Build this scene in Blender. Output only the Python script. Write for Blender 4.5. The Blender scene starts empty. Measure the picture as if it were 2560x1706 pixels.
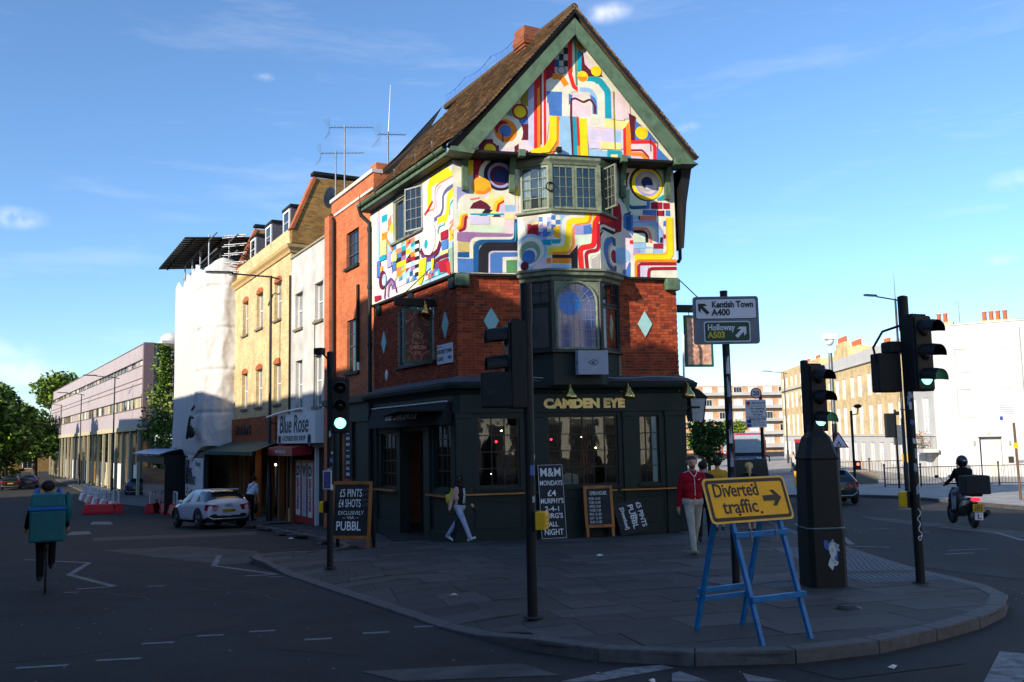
import bpy, math, random
from mathutils import Vector, Matrix
random.seed(7)
R_ = math.radians
SC = bpy.context.scene
COL = SC.collection
# ---------------------------------------------------------------- camera
cam = bpy.data.cameras.new("camera")
cam.lens = 32.24; cam.sensor_width = 36; cam.clip_start = .1; cam.clip_end = 3000
camo = bpy.data.objects.new("camera", cam); COL.objects.link(camo)
camo.matrix_world = Matrix.Translation((0, 0, 1.68)) @ Matrix.Rotation(R_(96.074), 4, 'X') @ Matrix.Rotation(R_(-1.0885), 4, 'Z')
SC.camera = camo
# ---------------------------------------------------------------- sky, sun, exposure
SUN_AZ = R_(-133.6); SUN_EL = R_(21)
w = bpy.data.worlds.new("World"); SC.world = w; w.use_nodes = True
nt = w.node_tree; N = nt.nodes; L = nt.links
bg = N["Background"]; bg.inputs[1].default_value = .124
sky = N.new("ShaderNodeTexSky"); sky.sky_type = 'NISHITA'; sky.sun_disc = False
sky.sun_elevation = SUN_EL; sky.sun_rotation = math.atan2(math.cos(SUN_AZ), math.sin(SUN_AZ))
sky.air_density = 1.; sky.dust_density = .1; sky.ozone_density = 5.5
hs = N.new("ShaderNodeHueSaturation"); hs.inputs["Saturation"].default_value = 1.0
L.new(sky.outputs[0], hs.inputs["Color"])
geo = N.new("ShaderNodeTexCoord")
cl = None
def wnode(t, **k):
    n = N.new(t)
    for a, b in k.items(): setattr(n, a, b)
    return n
# thin wind-drawn clouds: noise stretched sideways, thresholded, and a handful of small puffs
mp = wnode("ShaderNodeMapping"); mp.inputs["Scale"].default_value = (1.3, 1.3, 8.)
L.new(geo.outputs["Generated"], mp.inputs[0])
nz = wnode("ShaderNodeTexNoise"); nz.inputs["Scale"].default_value = 2.6; nz.inputs["Detail"].default_value = 9; nz.inputs["Roughness"].default_value = .62
L.new(mp.outputs[0], nz.inputs["Vector"])
rmp = wnode("ShaderNodeMapRange"); rmp.inputs[1].default_value = .54; rmp.inputs[2].default_value = .86; rmp.inputs[4].default_value = .2
L.new(nz.outputs["Fac"], rmp.inputs[0])
acc = rmp.outputs[0]
PUFFS = (((0.106,0.896,0.431),0.034,0.8),((0.096,0.898,0.429),0.02,0.6),((0.186,0.929,0.32),0.018,0.3),((-0.47,0.855,0.218),0.034,0.75),((-0.488,0.868,0.091),0.045,0.6),((-0.47,0.88,0.073),0.05,0.7),((0.471,0.867,0.162),0.02,0.35),((0.48,0.845,0.234),0.034,0.35),((-0.246,0.896,0.369),0.014,0.2))
for d, rad, k in PUFFS:
    sb = wnode("ShaderNodeVectorMath", operation='SUBTRACT'); L.new(geo.outputs["Generated"], sb.inputs[0]); sb.inputs[1].default_value = d
    sc = wnode("ShaderNodeVectorMath", operation='MULTIPLY'); L.new(sb.outputs[0], sc.inputs[0]); sc.inputs[1].default_value = (1, 1, 2.5)
    ln = wnode("ShaderNodeVectorMath", operation='LENGTH'); L.new(sc.outputs[0], ln.inputs[0])
    m1 = wnode("ShaderNodeMapRange", interpolation_type='SMOOTHSTEP'); m1.inputs[1].default_value = rad; m1.inputs[2].default_value = 0; m1.inputs[4].default_value = 1.1*k
    L.new(ln.outputs["Value"], m1.inputs[0])
    nn = wnode("ShaderNodeTexNoise"); nn.inputs["Scale"].default_value = 1.3/rad; nn.inputs["Detail"].default_value = 6; L.new(geo.outputs["Generated"], nn.inputs["Vector"])
    mm = wnode("ShaderNodeMapRange"); mm.inputs[1].default_value = .3; mm.inputs[2].default_value = .75; L.new(nn.outputs["Fac"], mm.inputs[0])
    mu = wnode("ShaderNodeMath", operation='MULTIPLY'); L.new(m1.outputs[0], mu.inputs[0]); L.new(mm.outputs[0], mu.inputs[1])
    mx = wnode("ShaderNodeMath", operation='MAXIMUM'); L.new(acc, mx.inputs[0]); L.new(mu.outputs[0], mx.inputs[1]); acc = mx.outputs[0]
cmx = wnode("ShaderNodeMixRGB"); cmx.inputs[2].default_value = (6.2, 6.1, 6.1, 1)
L.new(acc, cmx.inputs[0]); L.new(hs.outputs[0], cmx.inputs[1]); L.new(cmx.outputs[0], bg.inputs[0])
sl = bpy.data.lights.new("sun", 'SUN'); sl.energy = 3.75; sl.angle = R_(.53); sl.color = (1, .89, .73)
so = bpy.data.objects.new("sun", sl); COL.objects.link(so)
sd = Vector((math.cos(SUN_EL)*math.cos(SUN_AZ), math.cos(SUN_EL)*math.sin(SUN_AZ), math.sin(SUN_EL)))
so.rotation_euler = sd.to_track_quat('Z', 'Y').to_euler(); so.location = sd*60
vs = SC.view_settings; vs.view_transform = 'Standard'; vs.look = 'None'; vs.exposure = .88; vs.gamma = 1
SC.cycles.max_bounces = 6; SC.cycles.transparent_max_bounces = 12
# ---------------------------------------------------------------- ground shape: the junction falls away gently from the viewer
GX, GY = .01386, -.03459
def gz(x, y):
    f = GY*y if y < 35 else GY*35 + GY*((min(y, 80)-35)-(min(y, 80)-35)**2/90)
    return GX*max(-35, min(35, x)) + f
def rz_(x, y): return gz(x, y) - .12
# ---------------------------------------------------------------- object helpers
def tag(o, label=None, cat=None, group=None, kind=None):
    if label: o["label"] = label
    if cat: o["category"] = cat
    if group: o["group"] = group
    if kind: o["kind"] = kind
    return o
def thing(name, label, cat, loc, rot=0, group=None):
    o = bpy.data.objects.new(name, None); COL.objects.link(o); o.empty_display_size = .2
    o.location = loc; o.rotation_euler = (0, 0, rot) if not isinstance(rot, tuple) else rot
    return tag(o, label, cat, group)
def copy_tree(o, parent=None):
    c = o.copy(); COL.objects.link(c); c.parent = parent
    for ch in list(KIDS.get(o.name, [])):
        k = copy_tree(ch, c)
    return c
KIDS = {}
def link(o, parent):
    COL.objects.link(o)
    if parent is not None:
        o.parent = parent; KIDS.setdefault(parent.name, []).append(o)
def dup(root, loc, rot=0, label=None):
    r = root.copy(); COL.objects.link(r); r.location = loc; r.rotation_euler = (0, 0, rot)
    if label: r["label"] = label
    for ch in KIDS.get(root.name, []):
        c = ch.copy(); link(c, r)
        for g in KIDS.get(ch.name, []):
            d = g.copy(); link(d, c)
    return r
def fr2(ang, o=(0, 0, 0)): return Matrix.Translation(o) @ Matrix.Rotation(ang, 4, 'Z')
class MB:
    def __init__(s, T=None):
        s.v = []; s.f = []; s.m = []; s.s = []; s.T = T
    def add(s, vs, fs, m=0, sm=False):
        b = len(s.v)
        if s.T is None: s.v += [tuple(p) for p in vs]
        else: s.v += [tuple(s.T @ Vector(p)) for p in vs]
        for f in fs:
            s.f.append([b+i for i in f]); s.m.append(m); s.s.append(sm)
        return s
    def box(s, x0, x1, y0, y1, z0, z1, m=0):
        return s.add([(x0,y0,z0),(x1,y0,z0),(x1,y1,z0),(x0,y1,z0),(x0,y0,z1),(x1,y0,z1),(x1,y1,z1),(x0,y1,z1)],
                     [(0,3,2,1),(4,5,6,7),(0,1,5,4),(1,2,6,5),(2,3,7,6),(3,0,4,7)], m)
    def bar(s, a, b, w, h, m=0, up=(0, 0, 1)):
        a = Vector(a); b = Vector(b); d = (b-a).normalized(); u = Vector(up)
        if abs(d.dot(u)) > .98: u = Vector((0, 1, 0))
        x = d.cross(u).normalized(); z = x.cross(d).normalized()
        vs = [p+x*(i*w/2)+z*(j*h/2) for p in (a, b) for i, j in ((-1,-1),(1,-1),(1,1),(-1,1))]
        return s.add(vs, [(3,2,1,0),(4,5,6,7),(0,1,5,4),(1,2,6,5),(2,3,7,6),(3,0,4,7)], m)
    def tube(s, pts, r, n=8, m=0, cap=True, sm=True):
        P = [Vector(p) for p in pts]; k = len(P); rr = r if isinstance(r, (list, tuple)) else [r]*k
        t0 = (P[1]-P[0]).normalized(); a = Vector((0, 0, 1)) if abs(t0.z) < .9 else Vector((1, 0, 0))
        x = t0.cross(a).normalized(); vs = []; fs = []
        for i in range(k):
            t = (P[min(i+1, k-1)]-P[max(i-1, 0)]).normalized()
            x = (x-t*x.dot(t)).normalized(); y = t.cross(x)
            vs += [P[i]+(x*math.cos(6.28319*j/n)+y*math.sin(6.28319*j/n))*rr[i] for j in range(n)]
        for i in range(k-1):
            for j in range(n):
                q = (j+1) % n; fs.append((i*n+j, i*n+q, (i+1)*n+q, (i+1)*n+j))
        s.add(vs, fs, m, sm)
        if cap:
            s.add(vs[:n], [tuple(range(n-1, -1, -1))], m); s.add(vs[-n:], [tuple(range(n))], m)
        return s
    def cyl(s, a, b, r0, r1=None, n=14, m=0, cap=True, sm=True):
        return s.tube([a, b], [r0, r0 if r1 is None else r1], n, m, cap, sm)
    def lathe(s, prof, n=16, m=0, o=(0, 0, 0), sm=True):
        vs = [(o[0]+r*math.cos(6.28319*j/n), o[1]+r*math.sin(6.28319*j/n), o[2]+z) for r, z in prof for j in range(n)]
        fs = [(i*n+j, i*n+(j+1) % n, (i+1)*n+(j+1) % n, (i+1)*n+j) for i in range(len(prof)-1) for j in range(n)]
        return s.add(vs, fs, m, sm)
    def ball(s, c, rx, ry=None, rz=None, n=12, k=8, m=0, T=None):
        ry = ry or rx; rz = rz or rx; vs = []; fs = []
        for i in range(k+1):
            a = math.pi*i/k
            for j in range(n):
                b = 6.28319*j/n; p = Vector((rx*math.sin(a)*math.cos(b), ry*math.sin(a)*math.sin(b), rz*math.cos(a)))
                if T is not None: p = T @ p
                vs.append(p+Vector(c))
        for i in range(k):
            for j in range(n):
                q = (j+1) % n; fs.append((i*n+j, (i+1)*n+j, (i+1)*n+q, i*n+q))
        return s.add(vs, fs, m, True)
    def poly(s, pts, m=0): return s.add(pts, [tuple(range(len(pts)))], m)
    def prism(s, pts, y0, y1, m=0, side=None):
        n = len(pts)     # polygon in (x,z) anticlockwise seen from -y, from y0 to y1
        vs = [(x, y0, z) for x, z in pts]+[(x, y1, z) for x, z in pts]
        s.add(vs, [tuple(range(n)), tuple(range(2*n-1, n-1, -1))], m)
        return s.add(vs, [(i, i+n, (i+1) % n+n, (i+1) % n) for i in range(n)], m if side is None else side)
    def slab(s, pts, z0, z1, m=0, side=None):
        n = len(pts); vs = [(x, y, z0) for x, y in pts]+[(x, y, z1) for x, y in pts]
        s.add(vs, [tuple(range(n-1, -1, -1)), tuple(range(n, 2*n))], m)
        return s.add(vs, [(i, (i+1) % n, (i+1) % n+n, i+n) for i in range(n)], m if side is None else side)
    def loft(s, rings, m=0, closed=True, sm=True, cap=False, ms=None):
        n = len(rings[0]); vs = [p for r in rings for p in r]; k = n if closed else n-1
        b = len(s.v); s.add(vs, [], m)
        for i in range(len(rings)-1):
            for j in range(k):
                s.f.append([b+i*n+j, b+i*n+(j+1) % n, b+(i+1)*n+(j+1) % n, b+(i+1)*n+j])
                s.m.append(ms(i, j) if ms else m); s.s.append(sm)
        if cap:
            s.f.append([b+j for j in range(n-1, -1, -1)]); s.m.append(m); s.s.append(False)
            s.f.append([b+(len(rings)-1)*n+j for j in range(n)]); s.m.append(m); s.s.append(False)
        return s
    def mesh(s, name, mats):
        me = bpy.data.meshes.new(name); me.from_pydata(s.v, [], s.f)
        for t in (mats if isinstance(mats, (list, tuple)) else [mats]): me.materials.append(t)
        me.polygons.foreach_set("material_index", s.m); me.polygons.foreach_set("use_smooth", s.s); me.update()
        return me
    def build(s, name, mats, parent=None, bevel=0, sub=0, loc=None, rot=None):
        o = bpy.data.objects.new(name, s.mesh(name, mats)); link(o, parent)
        if bevel:
            b = o.modifiers.new("bevel", 'BEVEL'); b.width = bevel; b.segments = 2; b.limit_method = 'ANGLE'; b.angle_limit = R_(35)
        if sub:
            b = o.modifiers.new("sub", 'SUBSURF'); b.levels = sub; b.render_levels = sub
        if loc is not None: o.location = loc
        if rot is not None: o.rotation_euler = rot
        return o
def place(mesh_or_obj, name, parent, M):
    o = bpy.data.objects.new(name, mesh_or_obj); link(o, parent)
    o.location = M.translation; o.rotation_euler = M.to_euler()
    return o
TEXTS = []
def text(name, body, size, mat, parent, loc, rot=(R_(90), 0, 0), width=None, ext=.002, bold=0., shear=0., align='CENTER', space=1., line=1.):
    cu = bpy.data.curves.new(name, 'FONT'); cu.body = body; cu.size = size; cu.extrude = ext; cu.offset = bold; cu.shear = shear
    cu.align_x = align; cu.space_character = space; cu.space_line = line; cu.resolution_u = 3; cu.materials.append(mat)
    o = bpy.data.objects.new(name, cu); link(o, parent); o.location = loc; o.rotation_euler = rot
    TEXTS.append((o, width)) if width else None
    return o
# ---------------------------------------------------------------- materials
MATS = {}
def C(r, g, b): # sRGB 0-255 -> linear
    f = lambda c: ((c/255+.055)/1.055)**2.4 if c > 10 else c/255/12.92
    return (f(r), f(g), f(b))
def mat(name, col, rough=.6, metal=0., var=.18, scale=6., bump=0., bscale=60., spec=.4, coat=0., stretch=None, dirt=None, trans=0.):
    if name in MATS: return MATS[name]
    m = bpy.data.materials.new(name); m.use_nodes = True; MATS[name] = m
    t = m.node_tree; b = t.nodes["Principled BSDF"]
    b.inputs["Roughness"].default_value = rough; b.inputs["Metallic"].default_value = metal
    b.inputs["Specular IOR Level"].default_value = spec; b.inputs["Coat Weight"].default_value = coat
    b.inputs["Transmission Weight"].default_value = trans
    tc = t.nodes.new("ShaderNodeTexCoord"); src = tc.outputs["Object"]
    if stretch:
        mpn = t.nodes.new("ShaderNodeMapping"); mpn.inputs["Scale"].default_value = stretch; t.links.new(src, mpn.inputs[0]); src = mpn.outputs[0]
    n = t.nodes.new("ShaderNodeTexNoise"); n.inputs["Scale"].default_value = scale; n.inputs["Detail"].default_value = 6; n.inputs["Roughness"].default_value = .6
    t.links.new(src, n.inputs["Vector"])
    r = t.nodes.new("ShaderNodeValToRGB"); e = r.color_ramp.elements
    e[0].position = .3; e[1].position = .72
    e[0].color = tuple(c*(1-var) for c in col)+(1,); e[1].color = tuple(min(1, c*(1+var)) for c in col)+(1,)
    t.links.new(n.outputs["Fac"], r.inputs[0]); out = r.outputs[0]
    if dirt:
        n2 = t.nodes.new("ShaderNodeTexNoise"); n2.inputs["Scale"].default_value = dirt[1]; n2.inputs["Detail"].default_value = 8; t.links.new(src, n2.inputs["Vector"])
        r2 = t.nodes.new("ShaderNodeMapRange"); r2.inputs[1].default_value = .5; r2.inputs[2].default_value = .75; r2.inputs[4].default_value = dirt[2]; t.links.new(n2.outputs["Fac"], r2.inputs[0])
        mx = t.nodes.new("ShaderNodeMixRGB"); mx.inputs[2].default_value = tuple(dirt[0])+(1,); t.links.new(r2.outputs[0], mx.inputs[0]); t.links.new(out, mx.inputs[1]); out = mx.outputs[0]
    t.links.new(out, b.inputs["Base Color"])
    if bump:
        n3 = t.nodes.new("ShaderNodeTexNoise"); n3.inputs["Scale"].default_value = bscale; n3.inputs["Detail"].default_value = 4; t.links.new(src, n3.inputs["Vector"])
        bp = t.nodes.new("ShaderNodeBump"); bp.inputs["Strength"].default_value = bump; bp.inputs["Distance"].default_value = .01
        t.links.new(n3.outputs["Fac"], bp.inputs["Height"]); t.links.new(bp.outputs[0], b.inputs["Normal"])
    return m
def emit(name, col, s, base=(.02, .02, .02)):
    m = mat(name, base, .4); b = m.node_tree.nodes["Principled BSDF"]
    b.inputs["Emission Color"].default_value = tuple(col)+(1,); b.inputs["Emission Strength"].default_value = s
    return m
def brickmat(name, c1, c2, mortar, bw=.225, bh=.075, dirt=None, msize=.012):
    m = mat(name, c1, .85, var=.25, scale=1.3, spec=.2); t = m.node_tree; b = t.nodes["Principled BSDF"]
    tc = t.nodes.new("ShaderNodeTexCoord"); sp = t.nodes.new("ShaderNodeSeparateXYZ"); t.links.new(tc.outputs["Object"], sp.inputs[0])
    ad = t.nodes.new("ShaderNodeMath"); ad.operation = 'ADD'; t.links.new(sp.outputs[0], ad.inputs[0]); t.links.new(sp.outputs[1], ad.inputs[1])
    cb = t.nodes.new("ShaderNodeCombineXYZ"); t.links.new(ad.outputs[0], cb.inputs[0]); t.links.new(sp.outputs[2], cb.inputs[1])
    br = t.nodes.new("ShaderNodeTexBrick"); br.inputs["Scale"].default_value = 1; br.inputs["Mortar Size"].default_value = msize/2; br.inputs["Mortar Smooth"].default_value = .2
    br.inputs["Brick Width"].default_value = bw; br.inputs["Row Height"].default_value = bh; br.inputs["Bias"].default_value = -.2
    br.inputs["Color1"].default_value = tuple(c1)+(1,); br.inputs["Color2"].default_value = tuple(c2)+(1,); br.inputs["Mortar"].default_value = tuple(mortar)+(1,)
    t.links.new(cb.outputs[0], br.inputs["Vector"])
    n = t.nodes.new("ShaderNodeTexNoise"); n.inputs["Scale"].default_value = 1.1; n.inputs["Detail"].default_value = 8; t.links.new(tc.outputs["Object"], n.inputs["Vector"])
    r = t.nodes.new("ShaderNodeMapRange"); r.inputs[1].default_value = .3; r.inputs[2].default_value = .7; r.inputs[3].default_value = .72; r.inputs[4].default_value = 1.15; t.links.new(n.outputs["Fac"], r.inputs[0])
    mu = t.nodes.new("ShaderNodeVectorMath"); mu.operation = 'SCALE'; t.links.new(br.outputs["Color"], mu.inputs[0]); t.links.new(r.outputs[0], mu.inputs["Scale"])
    t.links.new(mu.outputs[0], b.inputs["Base Color"])
    bp = t.nodes.new("ShaderNodeBump"); bp.inputs["Strength"].default_value = .6; bp.inputs["Distance"].default_value = .012; bp.invert = True
    t.links.new(br.outputs["Fac"], bp.inputs["Height"]); t.links.new(bp.outputs[0], b.inputs["Normal"])
    return m
def glassmat(name, tint=(.75, .8, .8), refl=1., rough=.02):
    if name in MATS: return MATS[name]
    m = bpy.data.materials.new(name); m.use_nodes = True; MATS[name] = m; t = m.node_tree
    t.nodes.remove(t.nodes["Principled BSDF"]); o = t.nodes["Material Output"]
    a = t.nodes.new("ShaderNodeBsdfTransparent"); a.inputs[0].default_value = tuple(tint)+(1,)
    g = t.nodes.new("ShaderNodeBsdfGlossy"); g.inputs["Roughness"].default_value = rough
    f = t.nodes.new("ShaderNodeFresnel"); f.inputs[0].default_value = 1.52
    n = t.nodes.new("ShaderNodeTexNoise"); n.inputs["Scale"].default_value = 1.8; tc = t.nodes.new("ShaderNodeTexCoord"); t.links.new(tc.outputs["Object"], n.inputs["Vector"])
    bp = t.nodes.new("ShaderNodeBump"); bp.inputs["Strength"].default_value = .12; bp.inputs["Distance"].default_value = .02; t.links.new(n.outputs["Fac"], bp.inputs["Height"]); t.links.new(bp.outputs[0], g.inputs["Normal"])
    mu = t.nodes.new("ShaderNodeMath"); mu.operation = 'MULTIPLY'; mu.inputs[1].default_value = 1.8*refl; mu.use_clamp = True; t.links.new(f.outputs[0], mu.inputs[0])
    x = t.nodes.new("ShaderNodeMixShader"); t.links.new(mu.outputs[0], x.inputs[0]); t.links.new(a.outputs[0], x.inputs[1]); t.links.new(g.outputs[0], x.inputs[2]); t.links.new(x.outputs[0], o.inputs[0])
    return m
black = mat("black_paint", C(15, 16, 17), .62, var=.3, scale=14, bump=.08)
dkmetal = mat("dark_metal", C(30, 31, 33), .45, .3, bump=.05)
galv = mat("galvanised_steel", C(120, 124, 126), .45, .7)
white = mat("white_paint", (.78, .77, .74), .55, var=.06)
glass = glassmat("window_glass")
dkglass = mat("dark_window", (.012, .015, .018), .06, spec=.9, var=.5, scale=.8)
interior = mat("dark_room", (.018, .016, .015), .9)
brass = mat("polished_brass", C(205, 172, 96), .18, 1., var=.08)
chalk = mat("chalk_white", (.8, .8, .8), .9, var=.15, scale=60)
slate = mat("chalkboard_black", (.018, .019, .022), .7, var=.4, scale=5)
woodm = mat("oak_frame", C(160, 98, 40), .5, var=.35, scale=5, stretch=(1, 1, .12), bump=.1)
asphalt = None
# walls with openings --------------------------------------------------------
def wall(mb, x0, x1, z0, z1, ops=(), y=0., depth=.15, m=0, mr=None):
    """front skin in the local x-z plane at y with rectangular openings and their reveals"""
    xs = sorted({x0, x1, *[min(max(v, x0), x1) for o in ops for v in o[:2]]}); zs = sorted({z0, z1, *[min(max(v, z0), z1) for o in ops for v in o[2:4]]})
    for i in range(len(xs)-1):
        k = 0
        while k < len(zs)-1:
            cx = (xs[i]+xs[i+1])/2
            free = lambda q: not any(o[0] < cx < o[1] and o[2] < (zs[q]+zs[q+1])/2 < o[3] for o in ops)
            if not free(k): k += 1; continue
            e = k
            while e < len(zs)-1 and free(e): e += 1
            mb.poly([(xs[i], y, zs[k]), (xs[i+1], y, zs[k]), (xs[i+1], y, zs[e]), (xs[i], y, zs[e])], m); k = e
    r = m if mr is None else mr
    for a, b, c, d in [o[:4] for o in ops]:
        for p, q in (((a, c), (b, c)), ((b, c), (b, d)), ((b, d), (a, d)), ((a, d), (a, c))):
            mb.poly([(p[0], y, p[1]), (p[0], y+depth, p[1]), (q[0], y+depth, q[1]), (q[0], y, q[1])], r)
WCACHE = {}
def window(parent, T, w, h, nx, ny, mf, mg=None, fw=.05, bar=.025, deep=.05, sash=False, arch=0., name="window", curtain=None):
    """a window whose lower left corner is T: frame with glazing bars, and its pane as sub-part"""
    mg = mg or dkglass
    key = (round(w, 2), round(h, 2), nx, ny, mf.name, mg.name, fw, sash, arch, curtain.name if curtain else 0)
    if key not in WCACHE:
        f = MB(); f.box(0, w, 0, deep, 0, fw); f.box(0, w, 0, deep, h-fw, h); f.box(0, fw, .001, deep-.001, fw, h-fw); f.box(w-fw, w, .001, deep-.001, fw, h-fw)
        for i in range(1, nx): x = fw+(w-2*fw)*i/nx; f.box(x-bar/2, x+bar/2, .008, deep-.008, fw, h-fw)
        for j in range(1, ny):
            z = fw+(h-2*fw)*j/ny; b2 = bar*1.8 if sash and j == ny//2 else bar
            f.box(fw, w-fw, .005 if not sash or j != ny//2 else -.01, deep-.011, z-b2/2, z+b2/2)
        g = MB(); y = deep*.55; g.box(fw*.8, w-fw*.8, y, y+.008, fw*.8, h-fw*.8)
        if curtain:
            for sx in (fw, w*.72):
                pts = [(sx+w*.24*i/10, y+.05+.012*math.sin(i*2.4)) for i in range(11)]
                for i in range(10): g.add([(*pts[i], fw), (*pts[i+1], fw), (*pts[i+1], h-fw), (*pts[i], h-fw)], [(0, 1, 2, 3)], 1, True)
        WCACHE[key] = (f.mesh(name, mf), g.mesh("pane", [mg]+([curtain] if curtain else [])))
    a, b = WCACHE[key]
    o = place(a, name, parent, T); place(b, "pane", o, Matrix())
    return o
def tr(x, y, z): return Matrix.Translation((x, y, z))

# ================================================================ THE GROUND
def asph():
    m = mat("asphalt", (.026, .0245, .0245), .88, var=.35, scale=1.1, bump=.5, bscale=140, spec=.35, dirt=((.045, .042, .04), .35, .6))
    t = m.node_tree; b = t.nodes["Principled BSDF"]; src = b.inputs["Base Color"].links[0].from_socket
    tc = t.nodes.new("ShaderNodeTexCoord"); v = t.nodes.new("ShaderNodeTexNoise"); v.inputs["Scale"].default_value = 85; v.inputs["Detail"].default_value = 2
    t.links.new(tc.outputs["Object"], v.inputs["Vector"])
    r = t.nodes.new("ShaderNodeMapRange"); r.inputs[1].default_value = .35; r.inputs[2].default_value = .7; r.inputs[3].default_value = .6; r.inputs[4].default_value = 1.5; t.links.new(v.outputs["Fac"], r.inputs[0])
    mu = t.nodes.new("ShaderNodeVectorMath"); mu.operation = 'SCALE'; t.links.new(src, mu.inputs[0]); t.links.new(r.outputs[0], mu.inputs["Scale"]); t.links.new(mu.outputs[0], b.inputs["Base Color"])
    return m
asphalt = asph()
def line_vals(a, b, n): return [a+(b-a)*i/n for i in range(n+1)]
xs = [-900, -300, -120]+line_vals(-60, 60, 24)+[120, 300, 900]; ys = [-200, -80, -30]+line_vals(-10, 35, 9)+line_vals(39, 83, 11)+[120, 250, 900]
mb = MB(); nx = len(xs)
mb.add([(x, y, rz_(x, y)) for y in ys for x in xs], [(j*nx+i, j*nx+i+1, (j+1)*nx+i+1, (j+1)*nx+i) for j in range(len(ys)-1) for i in range(nx-1)])
road = mb.build("road", asphalt); tag(road, kind="structure")
# outline of the corner pavement (world metres), anticlockwise
NOSE = [(-4.27, 23.2), (-4.2, 21.9), (-4.5, 21.5), (-5.5, 21.55), (-5.9, 21.2), (-5.9, 20.5), (-4.53, 17.94), (-3.25, 15.49), (-1.52, 12.22), (-.64, 10.51), (-.2, 10.0), (.22, 9.32), (.77, 8.87), (1.47, 8.56),
        (2.34, 8.45), (3.38, 8.81), (4.48, 9.54), (5.2, 10.2), (5.8, 11.0), (6.1, 11.8), (6.17, 12.6), (6.12, 13.97), (6.26, 16.08), (6.49, 18.26), (6.77, 22.2), (7.2, 25.8), (8.4, 35.)]
LEFTK = [(-60, 121), (-27, 63.6), (-20.37, 54.5), (-10.02, 35.3), (-5.21, 25.68), (-4.27, 23.2)]
PAVE = NOSE+[(3.0, 34.9), (-7, 34.9), (-9.8, 34.9), (-5.21, 25.68)]
def seg_d(p, a, b):
    ax, ay = a; dx, dy = b[0]-ax, b[1]-ay; t = max(0, min(1, ((p[0]-ax)*dx+(p[1]-ay)*dy)/(dx*dx+dy*dy)))
    return math.hypot(p[0]-ax-t*dx, p[1]-ay-t*dy)
DROP = NOSE[6:10]
def pz(x, y):
    d = min(seg_d((x, y), DROP[i], DROP[i+1]) for i in range(len(DROP)-1)) if y < 22 and x < 1 else 9
    t = max(0, 1-d/1.1); return gz(x, y)-.10*t*t*(3-2*t)
def inside(p, poly):
    c = False; j = len(poly)-1
    for i in range(len(poly)):
        (xi, yi), (xj, yj) = poly[i], poly[j]
        if (yi > p[1]) != (yj > p[1]) and p[0] < (xj-xi)*(p[1]-yi)/(yj-yi)+xi: c = not c
        j = i
    return c
def clip_half(poly, a, b, off=0.):
    ex, ey = b[0]-a[0], b[1]-a[1]; l = math.hypot(ex, ey); nx_, ny_ = -ey/l, ex/l   # keep the left side
    out = []; d = [(p[0]-a[0])*nx_+(p[1]-a[1])*ny_-off for p in poly]
    for i in range(len(poly)):
        p, q, dp, dq = poly[i], poly[(i+1) % len(poly)], d[i], d[(i+1) % len(poly)]
        if dp >= 0: out.append(p)
        if dp*dq < 0: t = dp/(dp-dq); out.append((p[0]+(q[0]-p[0])*t, p[1]+(q[1]-p[1])*t))
    return out
stone = mat("york_stone", (.062, .056, .054), .8, var=.35, scale=.9, bump=.35, bscale=45, spec=.35, dirt=((.028, .027, .028), 1.7, .8))
joint = mat("paving_joint", (.03, .029, .028), .95)
stones = [stone, mat("york_stone_pale", (.08, .073, .07), .8, var=.35, scale=1.1, bump=.35, bscale=45, dirt=((.045, .043, .045), 1.9, .8)), mat("york_stone_dark", (.042, .039, .039), .8, var=.35, scale=1.3, bump=.35, bscale=45)]
granite = mat("granite_kerb", (.095, .09, .09), .75, var=.3, scale=9, bump=.3, bscale=120, dirt=((.05, .05, .05), 2, .6))
pave = tag(bpy.data.objects.new("pavement", None), kind="structure"); COL.objects.link(pave)
# bedding below the slabs, as small cells so that it follows the dropped edge
mb = MB(); q = .5
for ix in range(-24, 20):
    for iy in range(14, 74):
        c = [(ix*q, iy*q), (ix*q+q, iy*q), (ix*q+q, iy*q+q), (ix*q, iy*q+q)]
        if not any(inside(p, PAVE) for p in c): continue
        for i in range(len(PAVE)):
            a, b = PAVE[i], PAVE[(i+1) % len(PAVE)]
            if seg_d((ix*q+q/2, iy*q+q/2), a, b) < .36: c = clip_half(c, a, b, .02) or c
        if len(c) > 2 and inside((sum(p[0] for p in c)/len(c), sum(p[1] for p in c)/len(c)), PAVE): mb.poly([(x, y, pz(x, y)-.028) for x, y in c])
mb.build("paving_bed", joint, pave)
slabs = []
ca, sa = math.cos(R_(13.4)), math.sin(R_(13.4)); rnd = random.Random(3)
v = 6.
while v < 37:
    dv = rnd.choice((.6, .6, .75, .45)); u = -14+rnd.random()
    while u < 17:
        du = rnd.choice((.6, .75, .9, .9, 1.05)); g = .005
        c = [(a*ca-b*sa, a*sa+b*ca) for a, b in ((u+g, v+g), (u+du-g, v+g), (u+du-g, v+dv-g), (u+g, v+dv-g))]
        u += du
        if not any(inside(p, PAVE) for p in c): continue
        cx, cy = sum(p[0] for p in c)/4, sum(p[1] for p in c)/4
        for i in range(len(PAVE)-4):
            a, b = PAVE[i], PAVE[(i+1) % len(PAVE)]
            if seg_d((cx, cy), a, b) < .62: c = clip_half(c, a, b, .16)
            if len(c) < 3: break
        if len(c) < 3: continue
        cx, cy = sum(p[0] for p in c)/len(c), sum(p[1] for p in c)/len(c)
        if not inside((cx, cy), PAVE): continue
        if 0 < cx*.9729+cy*.2317-3.75 < 6 and (cy-22.7)*.9729-(cx+1.55)*.2317 > .12: continue      # under the pub
        if cy > 23 and (cx+1.55)*.876+(cy-22.7)*.482 > .1 and cx < 4: continue
        slabs.append((cx*cx*1.6+cy*cy, cx, cy, c))
    v += dv
slabs.sort(key=lambda t: t[0]); rest = MB()
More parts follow.
